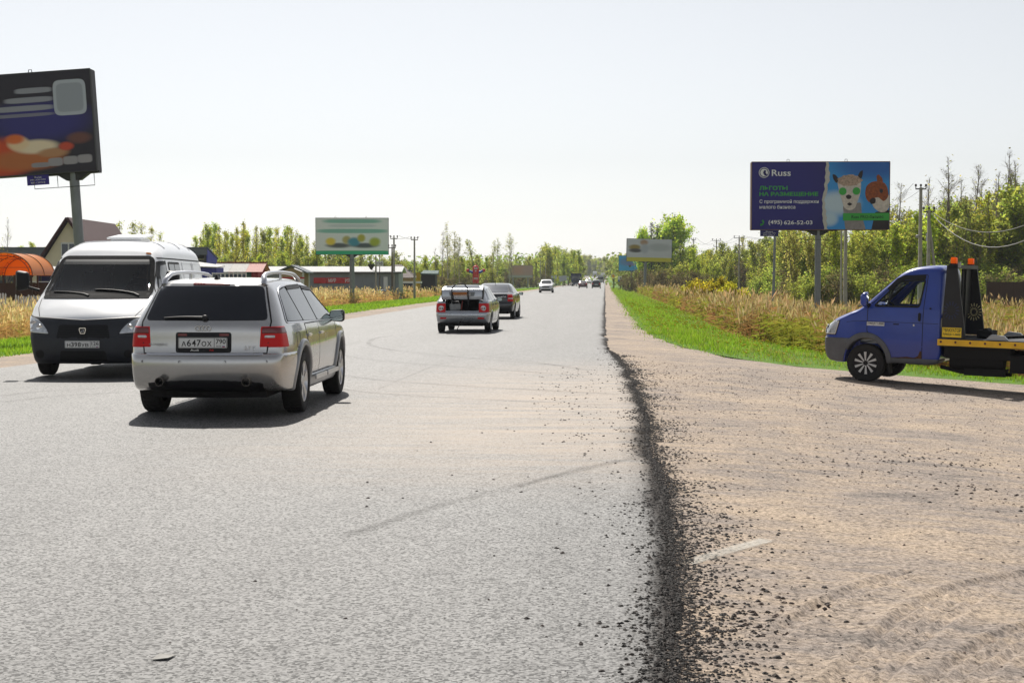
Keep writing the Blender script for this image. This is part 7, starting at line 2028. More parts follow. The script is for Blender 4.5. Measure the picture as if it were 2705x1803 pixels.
def ell(cx, cy, rx, ry, n=20): return [(cx + rx * math.cos(a), cy + ry * math.sin(a)) for a in np.linspace(0, 2 * PI, n, endpoint=False)]
def wob(cx, cy, rx, ry, n=26, a=.09, seed=1):
    r_ = np.random.default_rng(seed); return [(cx + rx * math.cos(t) * (1 + a * r_.normal()), cy + ry * math.sin(t) * (1 + a * r_.normal())) for t in np.linspace(0, 2 * PI, n, endpoint=False)]
art('alpaca_neck', [(1050, 500), (1075, 722), (1262, 722), (1225, 600), (1215, 470)], 0, gry_, .1)
art('alpaca_ear', [(952, 212), (985, 222), (1012, 262), (992, 302), (962, 262)], 1, dark_, .08); art('alpaca_ear', [(1180, 235), (1205, 190), (1230, 178), (1228, 230), (1210, 268)], 1, dark_, .08)
art('alpaca_head', [(1000, 300), (1010, 260), (1080, 235), (1190, 235), (1215, 290), (1210, 390), (1180, 470), (1160, 530), (1110, 548), (1062, 525), (1040, 450), (1018, 380)], 2, cream_, .15)
art('alpaca_wool', wob(1108, 272, 108, 52, 30, .07, 3), 3, tan_)
art('sunglasses', ell(1048, 371, 39, 39), 4, pm('print pale', (.5, .5, .5), .6)); art('sunglasses', ell(1172, 369, 39, 39), 4, pm('print pale', (.5, .5, .5), .6))
art('sunglass_lens', ell(1048, 371, 34, 34), 5, grn); art('sunglass_lens', ell(1172, 369, 34, 34), 5, grn)
art('alpaca_nose', [(1072, 415), (1100, 398), (1132, 415), (1118, 442), (1090, 442)], 4, dark_, .05); art('alpaca_mouth', [(1085, 488), (1110, 470), (1138, 488), (1112, 505)], 4, dark_, .05)
art('alpaca_neck', [(1345, 560), (1310, 722), (1470, 722), (1470, 540)], 0, dark_, .05)
art('alpaca_ear', [(1352, 232), (1370, 215), (1405, 250), (1415, 290), (1360, 290)], 1, brown_, .06)
art('alpaca_head', [(1300, 440), (1330, 520), (1385, 562), (1440, 560), (1470, 520), (1470, 400), (1380, 350)], 2, cream_, .1)
art('alpaca_wool', [(1250, 390), (1262, 320), (1310, 285), (1370, 278), (1430, 295), (1455, 340), (1465, 420), (1420, 470), (1370, 420), (1320, 440), (1290, 478), (1262, 440)], 3, brown_, .12)
art('alpaca_eye', ell(1398, 368, 16, 20), 4, dark_); art('alpaca_nose', [(1290, 455), (1320, 425), (1350, 440), (1345, 480), (1305, 490)], 4, dark_, .06)
art('green_strip', [(1052, 570), (1472, 568), (1472, 635), (1052, 637)], 6, grn)
wt = pm('print white', (.85, .85, .87), .6)
def btext(s, x0, x1, cy, hpx, m, k=7, bold=.01): lettering(s, m, rt, frame((BX((x0 + x1) / 2), yf - .003 - .0025 * k, BZ(cy)), (1, 0, 0), (0, 0, 1)), width=(x1 - x0) / 1255 * 6.0, height=hpx / 622 * 2.98, bold=bold)
btext('Russ', 402, 575, 202, 58, wt, 2, .012)
btext('ЛЬГОТЫ', 290, 546, 340, 38, grn, 2, .03); btext('НА РАЗМЕЩЕНИЕ', 290, 826, 397, 42, grn, 2, .03)
btext('С программой поддержки', 292, 830, 465, 42, wt, 2); btext('малого бизнеса', 292, 618, 512, 34, wt, 2)
btext('(495)', 375, 500, 656, 48, wt, 2, .012); btext('626-52-03', 516, 775, 654, 36, wt, 2, .012); btext('Russ PRO-бизнес', 1128, 1422, 602, 30, pm('print dark green', (.005, .06, .02), .6), 8, .02)
b = MB(); ring = [(BX(332) + .215 * math.cos(a), BZ(199) + .215 * math.sin(a)) for a in np.linspace(0, 2 * PI, 33)]
b.tube([(x, yf - .006, z) for x, z in ring], .018, 6, False); b.build('logo_ring', wt, rt, 60)
flat('logo_disc', [(BX(332) + .165 * math.cos(a), BZ(199) + .165 * math.sin(a)) for a in np.linspace(0, 2 * PI, 30, endpoint=False)], yf - .006, wt, rt)
flat('logo_cut', rnd([(BX(332), BZ(176)), (BX(352), BZ(180)), (BX(345), BZ(200)), (BX(362), BZ(222)), (BX(338), BZ(228)), (BX(322), BZ(202))], .03), yf - .010, M_navy, rt)
b = MB(); b.tube([(BX(318), yf - .008, BZ(634)), (BX(331), yf - .008, BZ(650)), (BX(322), yf - .008, BZ(670)), (BX(300), yf - .008, BZ(676))], [.05, .025, .03, .045], 8); b.build('phone_symbol', grn, rt, 60)
b = MB(); b.box((BX(383), yf, H - 1.49 - .14), (.80, .02, .27)); o = b.build('owner_plate', M_navy, rt)
for k, t in enumerate(['Russ', '(495) 626-5203', 'МО 12971 А']): lettering(t, wt, o, frame((BX(383), yf - .0125, H - 1.49 - .07 - .075 * k), (1, 0, 0), (0, 0, 1)), width=[.3, .55, .5][k], height=.05)
# ---- dark billboard leaning on the left
FM = print_mat('dark print', (.020, .016, .030), [(1.4, .05, 1.5, .6, (.03, .026, .20), .8), (.2, -.95, 1.0, .55, (.62, .07, .012), .6), (.9, -1.05, 1.1, .30, (.50, .15, .04), .7), (1.25, -.68, .65, .20, (.85, .70, .52), .6), (.72, -.55, .32, .2, (.85, .62, .40), .6), (1.75, -.88, .45, .13, (.50, .25, .12), .7), (.62, -.42, .28, .14, (.75, .16, .03), .7), (2.15, -.72, .22, .12, (.6, .07, .03), .7), (2.55, -.5, .35, .16, (.16, .06, .05), .8), (1.28, .97, .55, .08, (.30, .31, .37), .55, 4), (1.12, .70, .72, .08, (.30, .31, .37), .55, 4), (.9, .46, .95, .08, (.30, .31, .37), .55, 4), (.75, .26, 1.1, .05, (.2, .2, .28), .6, 4), (2.36, .70, .49, .52, (.46, .50, .58), .12, 6), (2.36, .70, .40, .42, (.33, .36, .43), .35, 6), (1.35, -1.22, .28, .07, (.3, .28, .32), .6, 4), (1.8, -1.16, .22, .12, (.34, .32, .36), .6, 4), (2.25, -1.14, .22, .12, (.34, .32, .36), .6, 4), (2.68, -1.12, .22, .12, (.34, .32, .36), .6, 4)])
rb_, dx_, H_ = billboard('leaning dark billboard with orange flame print above the white van', 27, 326, 45.0, 6.05, 3.0, -R(3.0), FM, 226, .145, R(3.6), thick=.45)
rb_.location.z += .05
b = MB(); b.box((-1.02, -.2, H_ - 1.5 - .15), (.66, .02, .30)); o = b.build('owner_plate', pm('violet plate', (.03, .015, .25), .5), rb_)
for k, t in enumerate(['Russ', '(495) 626-5202', 'МО 13973 В']): lettering(t, wt, o, frame((-1.02, -.2125, H_ - 1.5 - .07 - .08 * k), (1, 0, 0), (0, 0, 1)), width=[.22, .46, .42][k], height=.055)
# ---- other billboards
GM = print_mat('white green print', (.80, .86, .86), [(0, 1.22, 2.3, .16, (.26, .56, .48), .7, 4), (0, .85, 1.9, .12, (.62, .70, .72), .7, 4), (0, .42, 2.85, .17, (.25, .55, .47), .7, 4), (0, -1.42, 3.4, .25, (.03, .48, .24), .5, 6), (-1.1, -.75, 1.0, .2, (.10, .12, .12), .8), (1.0, -.75, 1.1, .2, (.08, .11, .12), .8), (-1.75, -.42, .4, .3, (.85, .66, .04), .7), (-.45, -.3, .35, .32, (.5, .45, .15), .7), (.15, -.45, .5, .35, (.06, .30, .42), .7), (.75, -.15, .32, .32, (.5, .47, .05), .7), (1.85, -.45, .45, .35, (.42, .5, .04), .7)])
billboard('white and green billboard with blurred print standing across the highway', 931, 624, 124, 5.95, 3.0, R(2), GM, 930, .2, thick=.3)
YM = print_mat('grey yellow print', (.58, .60, .66), [(0, -1.3, 3.5, .38, (.60, .54, .04), .4, 8), (-1.9, .35, .75, .35, (.33, .24, .05), .7), (-1.8, -.05, .85, .26, (.07, .07, .075), .7), (-.7, 1.0, .5, .35, (.42, .27, .17), .8), (1.3, .4, 1.5, .5, (.42, .45, .49), .9), (-.6, .2, .5, .6, (.42, .45, .52), .9)])
billboard('grey and yellow billboard with blurred print above the verge', 1712, 661, 195, 5.9, 2.95, R(6), YM, 1703, .19, R(-1.2), thick=.3)
BM = print_mat('bright blue print', (.03, .38, .80), [(-1.2, .3, 1.6, .8, (.10, .24, .50), .9), (-.4, -.2, .9, .35, (.16, .18, .42), .9), (2.0, -.9, 1.2, .6, (.03, .08, .2), .8), (.6, .4, 1.0, .5, (.02, .33, .5), .9)])
billboard('bright blue billboard partly hidden behind the grey and yellow one', 1674, 695, 300, 6.0, 3.0, R(4), BM, 1668, .18, thick=.3)
RM = print_mat('faded red print', (.42, .32, .29), [(-.3, .3, 1.8, .9, (.50, .30, .24), .9), (1.6, .2, 1.2, .8, (.44, .30, .27), .9), (0, -1.2, 3.4, .45, (.40, .40, .38), .7, 6)])
billboard('faded reddish billboard on two posts beside the black liftback', 1375, 717, 300, 4.86, 2.47, R(-2), RM, 1375, .13, posts=2, thick=.3)
# ---- buildings on the left
def cladding(name, c, scale=14.0, horiz=False, var=.08):
    """profiled metal sheet"""
    if name in MATS: return MATS[name]
    m, nt, b = new_mat(name); L = nt.links.new
    tc = N(nt, 'ShaderNodeTexCoord')
    wv = N(nt, 'ShaderNodeTexWave', bands_direction='Z' if horiz else 'X', Scale=scale, Distortion=0.0)
    L(tc.outputs['Object'], wv.inputs['Vector'])
    bp = N(nt, 'ShaderNodeBump', Strength=.6, Distance=.03); L(wv.outputs['Fac'], bp.inputs['Height']); L(bp.outputs[0], b.inputs['Normal'])
    no = N(nt, 'ShaderNodeTexNoise', Scale=1.2, Detail=5.0); L(tc.outputs['Object'], no.inputs['Vector'])
    mr = N(nt, 'ShaderNodeMapRange'); mr.inputs['To Min'].default_value = 1 - 2 * var; mr.inputs['To Max'].default_value = 1 + 2 * var; L(no.outputs['Fac'], mr.inputs['Value'])
    sc = N(nt, 'ShaderNodeVectorMath', operation='SCALE'); sc.inputs[0].default_value = c; L(mr.outputs[0], sc.inputs['Scale']); L(sc.outputs[0], b.inputs['Base Color'])
    b.inputs['Roughness'].default_value = .7; b.inputs['Specular IOR Level'].default_value = .3
    MATS[name] = m; return m
M_bluew = cladding('blue sheet', (.06, .075, .42)); M_greyw = cladding('grey sheet', (.30, .33, .36)); M_roofw = cladding('white roof sheet', (.72, .72, .72)); M_slate = cladding('slate roof sheet', (.16, .18, .21)); M_redw = cladding('red sheet', (.32, .015, .025)); M_greenw = cladding('green sheet', (.02, .09, .06)); M_brownw = cladding('brown sheet', (.075, .04, .03)); M_cream = cladding('cream siding', (.82, .74, .60), 5.0, True); M_maroon = cladding('maroon roof sheet', (.07, .025, .028), 9.0)
M_glassb = pm('window pane', (.03, .05, .09), .08, spec=.8); M_wht = pm('white frame', (.72, .73, .75), .5)
# long open shed with blue end
S = Site(548, 150); r_ = S.root('open_shed', 'long dark open shed with slate fascia and blue end wall behind the house', 'shed')
xa, xb, zt, zb_, zf = S.X(-140), S.X(548), S.Z(657), 0, S.Z(673)
b = MB(); b.box2((xa, -.05, zf), (xb, .1, zt)); b.build('fascia', M_slate, r_)
b = MB(); b.add([(xa, 0, zt + .04), (xb + .1, 0, zt + .04), (xb + .1, 5.2, zt - .95), (xa, 5.2, zt - .95), (xa, 0, zt + .16), (xb + .1, 0, zt + .16), (xb + .1, 5.2, zt - .83), (xa, 5.2, zt - .83)], [(0, 3, 2, 1), (4, 5, 6, 7), (0, 1, 5, 4), (1, 2, 6, 5), (2, 3, 7, 6), (3, 0, 4, 7)]); b.build('roof', M_slate, r_)
b = MB(); b.prism([(0, 0), (5, 0), (5, zt - .95), (0, zt)], xb - .08, xb + .02, 'x'); b.build('end_wall', M_bluew, r_)
b = MB(); b.box2((xa, 4.9, 0), (xb - .1, 5.0, zt - 1.0)); b.build('back_wall', pm('dim sheet', (.05, .055, .06), .8), r_)
for k in range(9):
    b = MB(); b.box2((xb - .3 - k * 3.1, 0, 0), (xb - .15 - k * 3.1, .15, zf)); b.build('post', M_dkmetal, r_)
b = MB(); b.box2((xa, .2, S.Z(686)), (xb - .1, .3, S.Z(684))); b.build('rail', pm('pale timber', (.35, .33, .2), .8), r_)
# A-frame house
S = Site(182, 112); r_ = S.root('gable_house', 'cream gabled cottage with steep maroon roof behind the white van', 'house')
zt = S.Z(577); sl = (S.X(96) - 0, S.Z(706)); k_ = (zt - sl[1]) / abs(sl[0]); hw_ = (zt - .6) / k_; D = 12.5
b = MB(); b.prism([(-hw_ + .25, 0), (-hw_ + .25, .6), (0, zt - .25), (hw_ - .25, .6), (hw_ - .25, 0)], .0, D, 'y'); b.build('wall', M_cream, r_)
rf = None
for s in (-1, 1):
    b = MB(); n_ = Vector((s * k_, 0, 1)).normalized() * .12
    A, Bp = Vector((0, -.35, zt)), Vector((s * (hw_ + .15), -.35, .45))
    V = [A, Bp, Bp + Vector((0, D + .7, 0)), A + Vector((0, D + .7, 0))]; V += [p + n_ for p in V]
    b.add(V, [(0, 1, 2, 3), (4, 7, 6, 5), (0, 4, 5, 1), (1, 5, 6, 2), (2, 6, 7, 3), (3, 7, 4, 0)]); b.build('roof', M_maroon, r_)
    b = MB(); b.tube([A + Vector((0, -.03, .02)), Bp + Vector((0, -.03, .02))], .10, 6); b.build('verge_board', M_maroon, r_, 50)
xw, zw = S.X(183), S.Z(665)
b = MB(); b.box((xw, -.03, zw), (1.15, .10, 1.35)); wf = b.build('window', M_wht, r_, 30, .01)
for k in (-1, 1):
    b = MB(); b.box((xw + k * .27, -.075, zw), (.44, .03, 1.15)); b.build('pane', M_glassb, wf)
# orange barrel canopy
S = Site(13, 72); r_ = S.root('arched_canopy', 'orange arched plastic canopy on brown posts beside the white van', 'canopy')
a_, hz_, z1 = S.X(86), S.Z(668) - S.Z(727), S.Z(727)
_m = trans_mat('orange sheet', (.85, .33, .02), .5)
arc = [(a_ * math.cos(t), z1 + hz_ * math.sin(t)) for t in np.linspace(0, PI, 25)]; arci = [(x * .985, z1 + (z - z1) * .975) for x, z in arc]
b = MB(); n = 25
b.add([(x, y, z) for y in (0, 3.6) for x, z in arc] + [(x, y, z) for y in (0, 3.6) for x, z in arci], [(i, i + 1, n + i + 1, n + i) for i in range(n - 1)] + [(2 * n + i, 3 * n + i, 3 * n + i + 1, 2 * n + i + 1) for i in range(n - 1)]); b.build('sheet', _m, r_, 60)
b = MB(); b.prism([(x * .98, z1 + (z - z1) * .97) for x, z in arc], 3.55, 3.58, 'y'); b.build('rear_sheet', _m, r_)
M_ob = pm('brown steel', (.22, .07, .02), .6)
for y in (-.02, 1.8, 3.5):
    b = MB(); b.tube([(x, y, z + .01) for x, z in arc], .025, 6); b.tube([(x * .9, y, z1 + (z - z1) * .88) for x, z in arc], .018, 6)
    for i in range(1, 24, 2): b.cyl((arc[i][0], y, arc[i][1]), (arc[i][0] * .9, y, z1 + (arc[i][1] - z1) * .88), .012, 5)
    b.build('arch_truss', M_ob, r_, 60)
for zz in (.35, .72):
    xx = a_ * math.sqrt(max(0, 1 - zz ** 2)); b = MB(); b.box2((-xx * .97, -.01, z1 + hz_ * zz - .012), (xx * .97, .01, z1 + hz_ * zz + .012)); b.build('cross_bar', M_ob, r_)
for x in (-a_ * .95, a_ * .35, a_ * .95):
    for y in (0, 3.5): b = MB(); b.box2((x - .04, y - .04, 0), (x + .04, y + .04, z1 + .02)); b.build('post', M_brownw, r_)
# awning stall and brown fence
S = Site(107, 84); r_ = S.root('awning_stall', 'market stall with white sloping roof and violet blue sides by the orange canopy', 'stall')
b = MB(); x0, x1 = S.X(72), S.X(175); b.add([(x0, -.2, S.Z(719)), (x1, -.2, S.Z(722)), (x1, 2.6, S.Z(710)), (x0, 2.6, S.Z(704)), (x0, -.2, S.Z(719) + .08), (x1, -.2, S.Z(722) + .08), (x1, 2.6, S.Z(710) + .08), (x0, 2.6, S.Z(704) + .08)], [(0, 3, 2, 1), (4, 5, 6, 7), (0, 1, 5, 4), (1, 2, 6, 5), (2, 3, 7, 6), (3, 0, 4, 7)]); b.build('roof', M_roofw, r_)
b = MB(); b.box2((x0 + .1, 1.5, 0), (x1, 1.6, S.Z(716))); b.build('wall', cladding('violet sheet', (.04, .035, .16)), r_)
b = MB(); b.box2((x0, -.1, S.Z(745)), (x1, 0, S.Z(743))); b.build('counter', M_wht, r_)
for k in range(4): b = MB(); xx = x0 + .1 + (x1 - x0 - .2) * k / 3; b.box2((xx - .04, -.08, 0), (xx + .04, 0, S.Z(720))); b.build('post', M_dkmetal, r_)
S = Site(60, 78); r_ = S.root('sheet_fence', 'brown sheet metal fence below the orange canopy', 'fence')
for k in range(9):
    x0 = S.X(-60) + k * 1.0; b = MB(); b.box2((x0, 0, 0), (x0 + .99, .04, S.Z(746) - .02 * (k % 2))); b.build('panel', M_brownw, r_)
for k in range(5): b = MB(); x0 = S.X(-60) + k * 2.0; b.box2((x0 - .03, .05, 0), (x0 + .03, .11, S.Z(745))); b.build('post', M_dkmetal, r_)
# white pickets
S = Site(40, 62); r_ = S.root('picket_fence', 'white picket fence with gaps standing among the dry reeds', 'fence')
random.seed(5)
for k in range(22):
    xx = S.X(-20) + k * .105
    if k in (6, 7, 8): continue
    hh = S.Z(780 + random.uniform(-3, 3)) if k > 8 else S.Z(772 + random.uniform(-2, 2))
    b = MB(); b.prism([(xx - .03, .15), (xx + .03, .15), (xx + .03, hh - .05), (xx, hh), (xx - .03, hh - .05)], 0, .02, 'y'); b.build('picket', M_wht, r_)
for z in (.4, .95): b = MB(); b.box2((S.X(-25), .022, z), (S.X(75), .05, z + .06)); b.build('rail', M_wht, r_)
# low blue shed
S = Site(552, 122); r_ = S.root('blue_shed', 'small bright blue shed with pale sloping roof', 'shed')
b = MB(); b.box2((S.X(500), 0, 0), (S.X(572), 3, S.Z(706))); b.build('wall', M_bluew, r_)
b = MB(); x0, x1 = S.X(498), S.X(575); b.add([(x0, -.25, S.Z(706) + .05), (x1, -.25, S.Z(708) + .02), (x1, 3.2, S.Z(703)), (x0, 3.2, S.Z(692)), (x0, -.25, S.Z(706) + .13), (x1, -.25, S.Z(708) + .10), (x1, 3.2, S.Z(703) + .08), (x0, 3.2, S.Z(692) + .08)], [(0, 3, 2, 1), (4, 5, 6, 7), (0, 1, 5, 4), (1, 2, 6, 5), (2, 3, 7, 6), (3, 0, 4, 7)]); b.build('roof', M_roofw, r_)
# red and green pavilion with pale corrugated roof
S = Site(630, 135); r_ = S.root('market_pavilion', 'low pavilion of red and green sheets under a pale corrugated roof', 'building')
x0, x1 = S.X(572), S.X(680); ze, zt = S.Z(717), S.Z(694)
for k, m_ in enumerate([M_greenw, M_greenw, M_redw, M_greenw, M_redw, M_greenw, M_redw]):
    b = MB(); a0 = x0 + (x1 - x0) * k / 7; b.box2((a0, 0, 0), (a0 + (x1 - x0) / 7 - .01, .1, ze)); b.build('wall_panel', m_, r_)
b = MB(); b.prism([(0, 0), (4.4, 0), (4.4, ze), (2.2, zt - .1), (0, ze)], x1 - .05, x1 + .05, 'x'); b.build('end_wall', M_redw, r_)
nr = 34
for part in range(3):
    b = MB(); xs0 = x0 - .4 + (x1 - x0 + .9) * part / 3; xs1 = x0 - .4 + (x1 - x0 + .9) * (part + 1) / 3 - .01
    V = []; F = []
    for i in range(nr + 1):
        x = xs0 + (xs1 - xs0) * i / nr; dz = .03 * (i % 2)
        V += [(x, -.35, ze - .05 + dz), (x, 2.2, zt + dz), (x, 4.7, ze - .05 + dz)]
    for i in range(nr):
        F += [(3 * i, 3 * i + 3, 3 * i + 4, 3 * i + 1), (3 * i + 1, 3 * i + 4, 3 * i + 5, 3 * i + 2)]
    b.add(V, F); b.build('roof_sheet', [M_roofw, pm('pinkish roof', (.62, .42, .38), .6, var=.15), pm('pale pink roof', (.66, .40, .36), .6, var=.1)][part] if part != 1 else pm('pale grey roof', (.60, .58, .55), .6, var=.15), r_)
b = MB(); b.box2((x0 - .4, 2.1, zt + .02), (x1 + .5, 2.3, zt + .1)); b.build('ridge', M_redw, r_)
# row of leaning glazed frames
S = Site(605, 112); r_ = S.root('glazed_frames', 'row of dark glazed panels in white frames before the pavilion', 'frame')
for k in range(8):
    a0 = S.X(561) + (S.X(650) - S.X(561)) * k / 8; a1 = a0 + (S.X(650) - S.X(561)) / 8
    b = MB(); b.box2((a0 + .06, .0, .2), (a1 - .06, .03, S.Z(723))); b.build('pane', M_glassb, r_)
b = MB()
for k in range(9): a0 = S.X(561) + (S.X(650) - S.X(561)) * k / 8; b.box2((a0 - .035, -.03, 0), (a0 + .035, .05, S.Z(720) - .0))
for z in (S.Z(722), .15): b.box2((S.X(560), -.032, z - .04), (S.X(651), .052, z + .04))
b.build('frame', M_wht, r_)
# long grey shed
S = Site(870, 150); r_ = S.root('long_shed', 'long grey metal shed with white roof and red sign boards', 'shed')
x0, x1 = S.X(684), S.X(1053); ze, zt = S.Z(720), S.Z(706)
for k in range(12):
    a0 = x0 + (x1 - x0) * k / 12; b = MB(); b.box2((a0, 0, 0), (a0 + (x1 - x0) / 12 - .012, .1, ze)); b.build('wall_panel', M_greyw, r_)
b = MB(); b.prism([(.1, 0), (6, 0), (6, ze), (3, zt), (.1, ze)], x1 - .1, x1, 'x'); b.build('end_wall', M_greyw, r_)
b = MB(); b.prism([(-.3, ze - .02), (3, zt), (6.4, ze - .02), (6.4, ze + .1), (3, zt + .12), (-.3, ze + .1)], x0 - .3, x1 + .35, 'x'); b.build('roof', M_roofw, r_)
b = MB(); b.box2((x0, -.32, ze - .10), (x1 + .3, -.28, ze + .02)); b.build('gutter', M_dkmetal, r_)
b = MB(); b.box2((S.X(1013), -.04, 0), (S.X(1024), .02, S.Z(731))); b.build('door', M_wht, r_)
for (a, c, ts) in ((829, 863, ()), (864, 927, (('МИР', 878, 20), ('ИЯ', 918, 12)))):
    b = MB(); b.box2((S.X(a), -.10, S.Z(748)), (S.X(c), -.02, S.Z(733))); o = b.build('sign_board', M_red, r_)
    for t, xc_, wp_ in ts: lettering(t, M_wht, o, frame((S.X(xc_), -.104, S.Z(740.5)), (1, 0, 0), (0, 0, 1)), width=wp_ * 150 / FPX, height=.38, bold=.02)
b = MB(); b.box2((S.X(940), -1.6, 0), (S.X(985), -.2, 1.1)); b.build('bench_canopy', pm('blue grey', (.1, .12, .2), .6), r_) if False else None
for px_ in (996, 1008):
    S2 = Site(px_, 146); o2 = S2.root('water_butt', 'round blue green plastic barrel by the long grey shed', 'barrel', 'barrels by the long shed')
    b = MB(); b.lathe([(0, 0), (.36, 0), (.42, .15), (.43, .5), (.42, .85), (.36, 1.0), (.3, 1.04), (0, 1.04)], 20, 'z'); b.build('body', pm('teal plastic', (.01, .10, .14), .5), o2, 40)
    b = MB(); b.lathe([(.44, .3), (.455, .33), (.44, .36)], 20, 'z'); b.lathe([(.44, .66), (.455, .69), (.44, .72)], 20, 'z'); b.build('hoop', pm('teal plastic', (.01, .10, .14), .5), o2, 40)
# beige kiosk
S = Site(770, 104); r_ = S.root('kiosk', 'beige timber kiosk with grey gable roof before the long shed', 'kiosk')
xa, xb, zt, ze = S.X(727), S.X(812), S.Z(703), S.Z(720)
b = MB(); b.prism([(xa + .25, S.Z(733)), (xa + .25, ze), (0, zt - .1), (xb - .25, ze), (xb - .25, S.Z(733))], 0, .08, 'y'); b.build('gable', cladding('beige boards', (.46, .36, .22), 4.0, True), r_)
for s, xe in ((-1, xa), (1, xb)):
    b = MB(); V = [Vector((0, -.3, zt)), Vector((xe, -.3, ze - .05)), Vector((xe, 3.2, ze - .05)), Vector((0, 3.2, zt))]; V += [p + Vector((0, 0, .09)) for p in V]
    b.add(V, [(0, 1, 2, 3), (4, 7, 6, 5), (0, 4, 5, 1), (1, 5, 6, 2), (2, 6, 7, 3), (3, 7, 4, 0)]); b.build('roof', M_slate, r_)
for (x, y) in ((xa + .3, 0), (xb - .3, 0), (xa + .3, 2.8), (xb - .3, 2.8)): b = MB(); b.box2((x - .06, y, 0), (x + .06, y + .12, ze)); b.build('post', M_wht if x > 0 else M_wood, r_)
b = MB(); b.box2((xa + .3, 2.7, 0), (xb - .3, 2.78, ze)); b.build('back_wall', cladding('beige boards', (.46, .36, .22), 4.0, True), r_)
b = MB(); b.box2((xa + .3, -.06, S.Z(736)), (xb - .2, .0, S.Z(732))); b.build('red_band', M_red, r_)
b = MB(); b.box2((xa + .3, 0, 0), (xb - .3, .1, .95)); b.build('counter', pm('pale board', (.5, .48, .44), .7, var=.1), r_)
b = MB(); b.box2((S.X(790), -.05, .95), (S.X(803), .02, S.Z(736))); b.build('notice', M_wht, r_)
# brown hip-roofed house
S = Site(1060, 195); r_ = S.root('hip_house', 'low yellowish house with brown hipped roof behind the concrete poles', 'house')
x0, x1, ze, zt = S.X(1012), S.X(1098), S.Z(733), S.Z(698)
b = MB(); b.box2((x0 + .4, 0, 0), (x1 - .4, 6, ze)); b.build('wall', pm('ochre render', (.42, .32, .14), .85, var=.08), r_)
b = MB(); b.add([(x0, -.4, ze), (x1, -.4, ze), (x1, 6.4, ze), (x0, 6.4, ze), (S.X(1030), 3, zt), (S.X(1056), 3, zt)], [(0, 1, 5, 4), (1, 2, 5), (2, 3, 4, 5), (3, 0, 4), (0, 3, 2, 1)]); b.build('roof', cladding('brown tile', (.115, .08, .07), 6.0, True), r_)
for px_ in (1068, 1076, 1084):
    b = MB(); b.box((S.X(px_), -.02, ze * .55), (.8, .08, 1.1)); w_ = b.build('window', M_wht, r_); b = MB(); b.box((S.X(px_), -.07, ze * .55), (.62, .03, .92)); b.build('pane', M_glassb, w_)
b = MB(); b.box2((S.X(1074), 1.4, S.Z(716)), (S.X(1086), 2.6, S.Z(713))); b.build('roof_vent', M_slate, r_)
S = Site(1085, 172); r_ = S.root('flat_canopy', 'small stall under a flat white canopy in front of the ochre house', 'canopy')
b = MB(); b.box2((S.X(1056), 0, S.Z(748)), (S.X(1112), 2.2, S.Z(743))); b.build('roof', M_wht, r_)
for x in (1058, 1075, 1093, 1110):
    for y in (.05, 2.0): b = MB(); b.box2((S.X(x) - .04, y, 0), (S.X(x) + .04, y + .08, S.Z(747))); b.build('post', M_dkmetal, r_)
b = MB(); b.box2((S.X(1057), 1.9, 0), (S.X(1111), 2.0, .9)); b.build('back_wall', M_wood, r_)
S = Site(1125, 185); r_ = S.root('dark_pavilion', 'dark pavilion with green roof and a tall yellow panel at its side', 'building')
b = MB(); b.box2((S.X(1100), 0, 0), (S.X(1110), .15, S.Z(720))); b.build('yellow_panel', cladding('yellow sheet', (.62, .42, .02)), r_)
b = MB(); b.box2((S.X(1112), .3, 0), (S.X(1150), 4, S.Z(722))); b.build('wall', pm('near black board', (.02, .022, .022), .8), r_)
b = MB(); b.add([(S.X(1112), -.6, S.Z(725)), (S.X(1158), -.6, S.Z(726)), (S.X(1155), 4.2, S.Z(717)), (S.X(1114), 4.2, S.Z(716)), (S.X(1112), -.6, S.Z(725) + .15), (S.X(1158), -.6, S.Z(726) + .15), (S.X(1155), 4.2, S.Z(717) + .15), (S.X(1114), 4.2, S.Z(716) + .15)], [(0, 3, 2, 1), (4, 5, 6, 7), (0, 1, 5, 4), (1, 2, 6, 5), (2, 3, 7, 6), (3, 0, 4, 7)]); b.build('roof', cladding('dull green roof', (.07, .13, .12)), r_)
S = Site(1160, 192); r_ = S.root('rail_fence', 'low pale rail fence at the edge of the yard by the pavilion', 'fence')
for z in (.95, .6): b = MB(); b.box2((S.X(1118), 0, z), (S.X(1195), .06, z + .12)); b.build('rail', M_wht, r_)
for k in range(9): x = S.X(1120) + k * .44; b = MB(); b.box2((x, .06, 0), (x + .08, .14, 1.1)); b.build('post', M_wood, r_)
# ---- red inflatable figure
S = Site(1257, 230); r_ = S.root('inflatable_figure', 'red inflatable tube figure with raised blue arms by the highway', 'inflatable')
M_inf = pm('red nylon', (.62, .008, .012), .5, var=.06); zt = S.Z(702); rr = S.X(1265.5)
b = MB(); b.lathe([(rr * .85, S.Z(748)), (rr * .95, S.Z(744)), (rr, S.Z(735)), (rr * .96, S.Z(728)), (rr, S.Z(720)), (rr * 1.02, S.Z(710)), (rr * .9, S.Z(705)), (rr * .6, S.Z(702)), (0, S.Z(701))], 20, 'z'); b.build('body', M_inf, r_, 60)
b = MB(); b.lathe([(rr * .55, 0), (rr * .75, .2), (rr * .75, S.Z(747))], 16, 'z'); b.build('blower', pm('grey blower', (.25, .25, .25), .6), r_, 50)
b = MB(); b.tube([(0, 0, S.Z(702)), (.02, 0, S.Z(699)), (-.02, 0, S.Z(697))], [.16, .12, .04], 8); b.build('tuft', pm('orange nylon', (.75, .2, .02), .5), r_, 60)
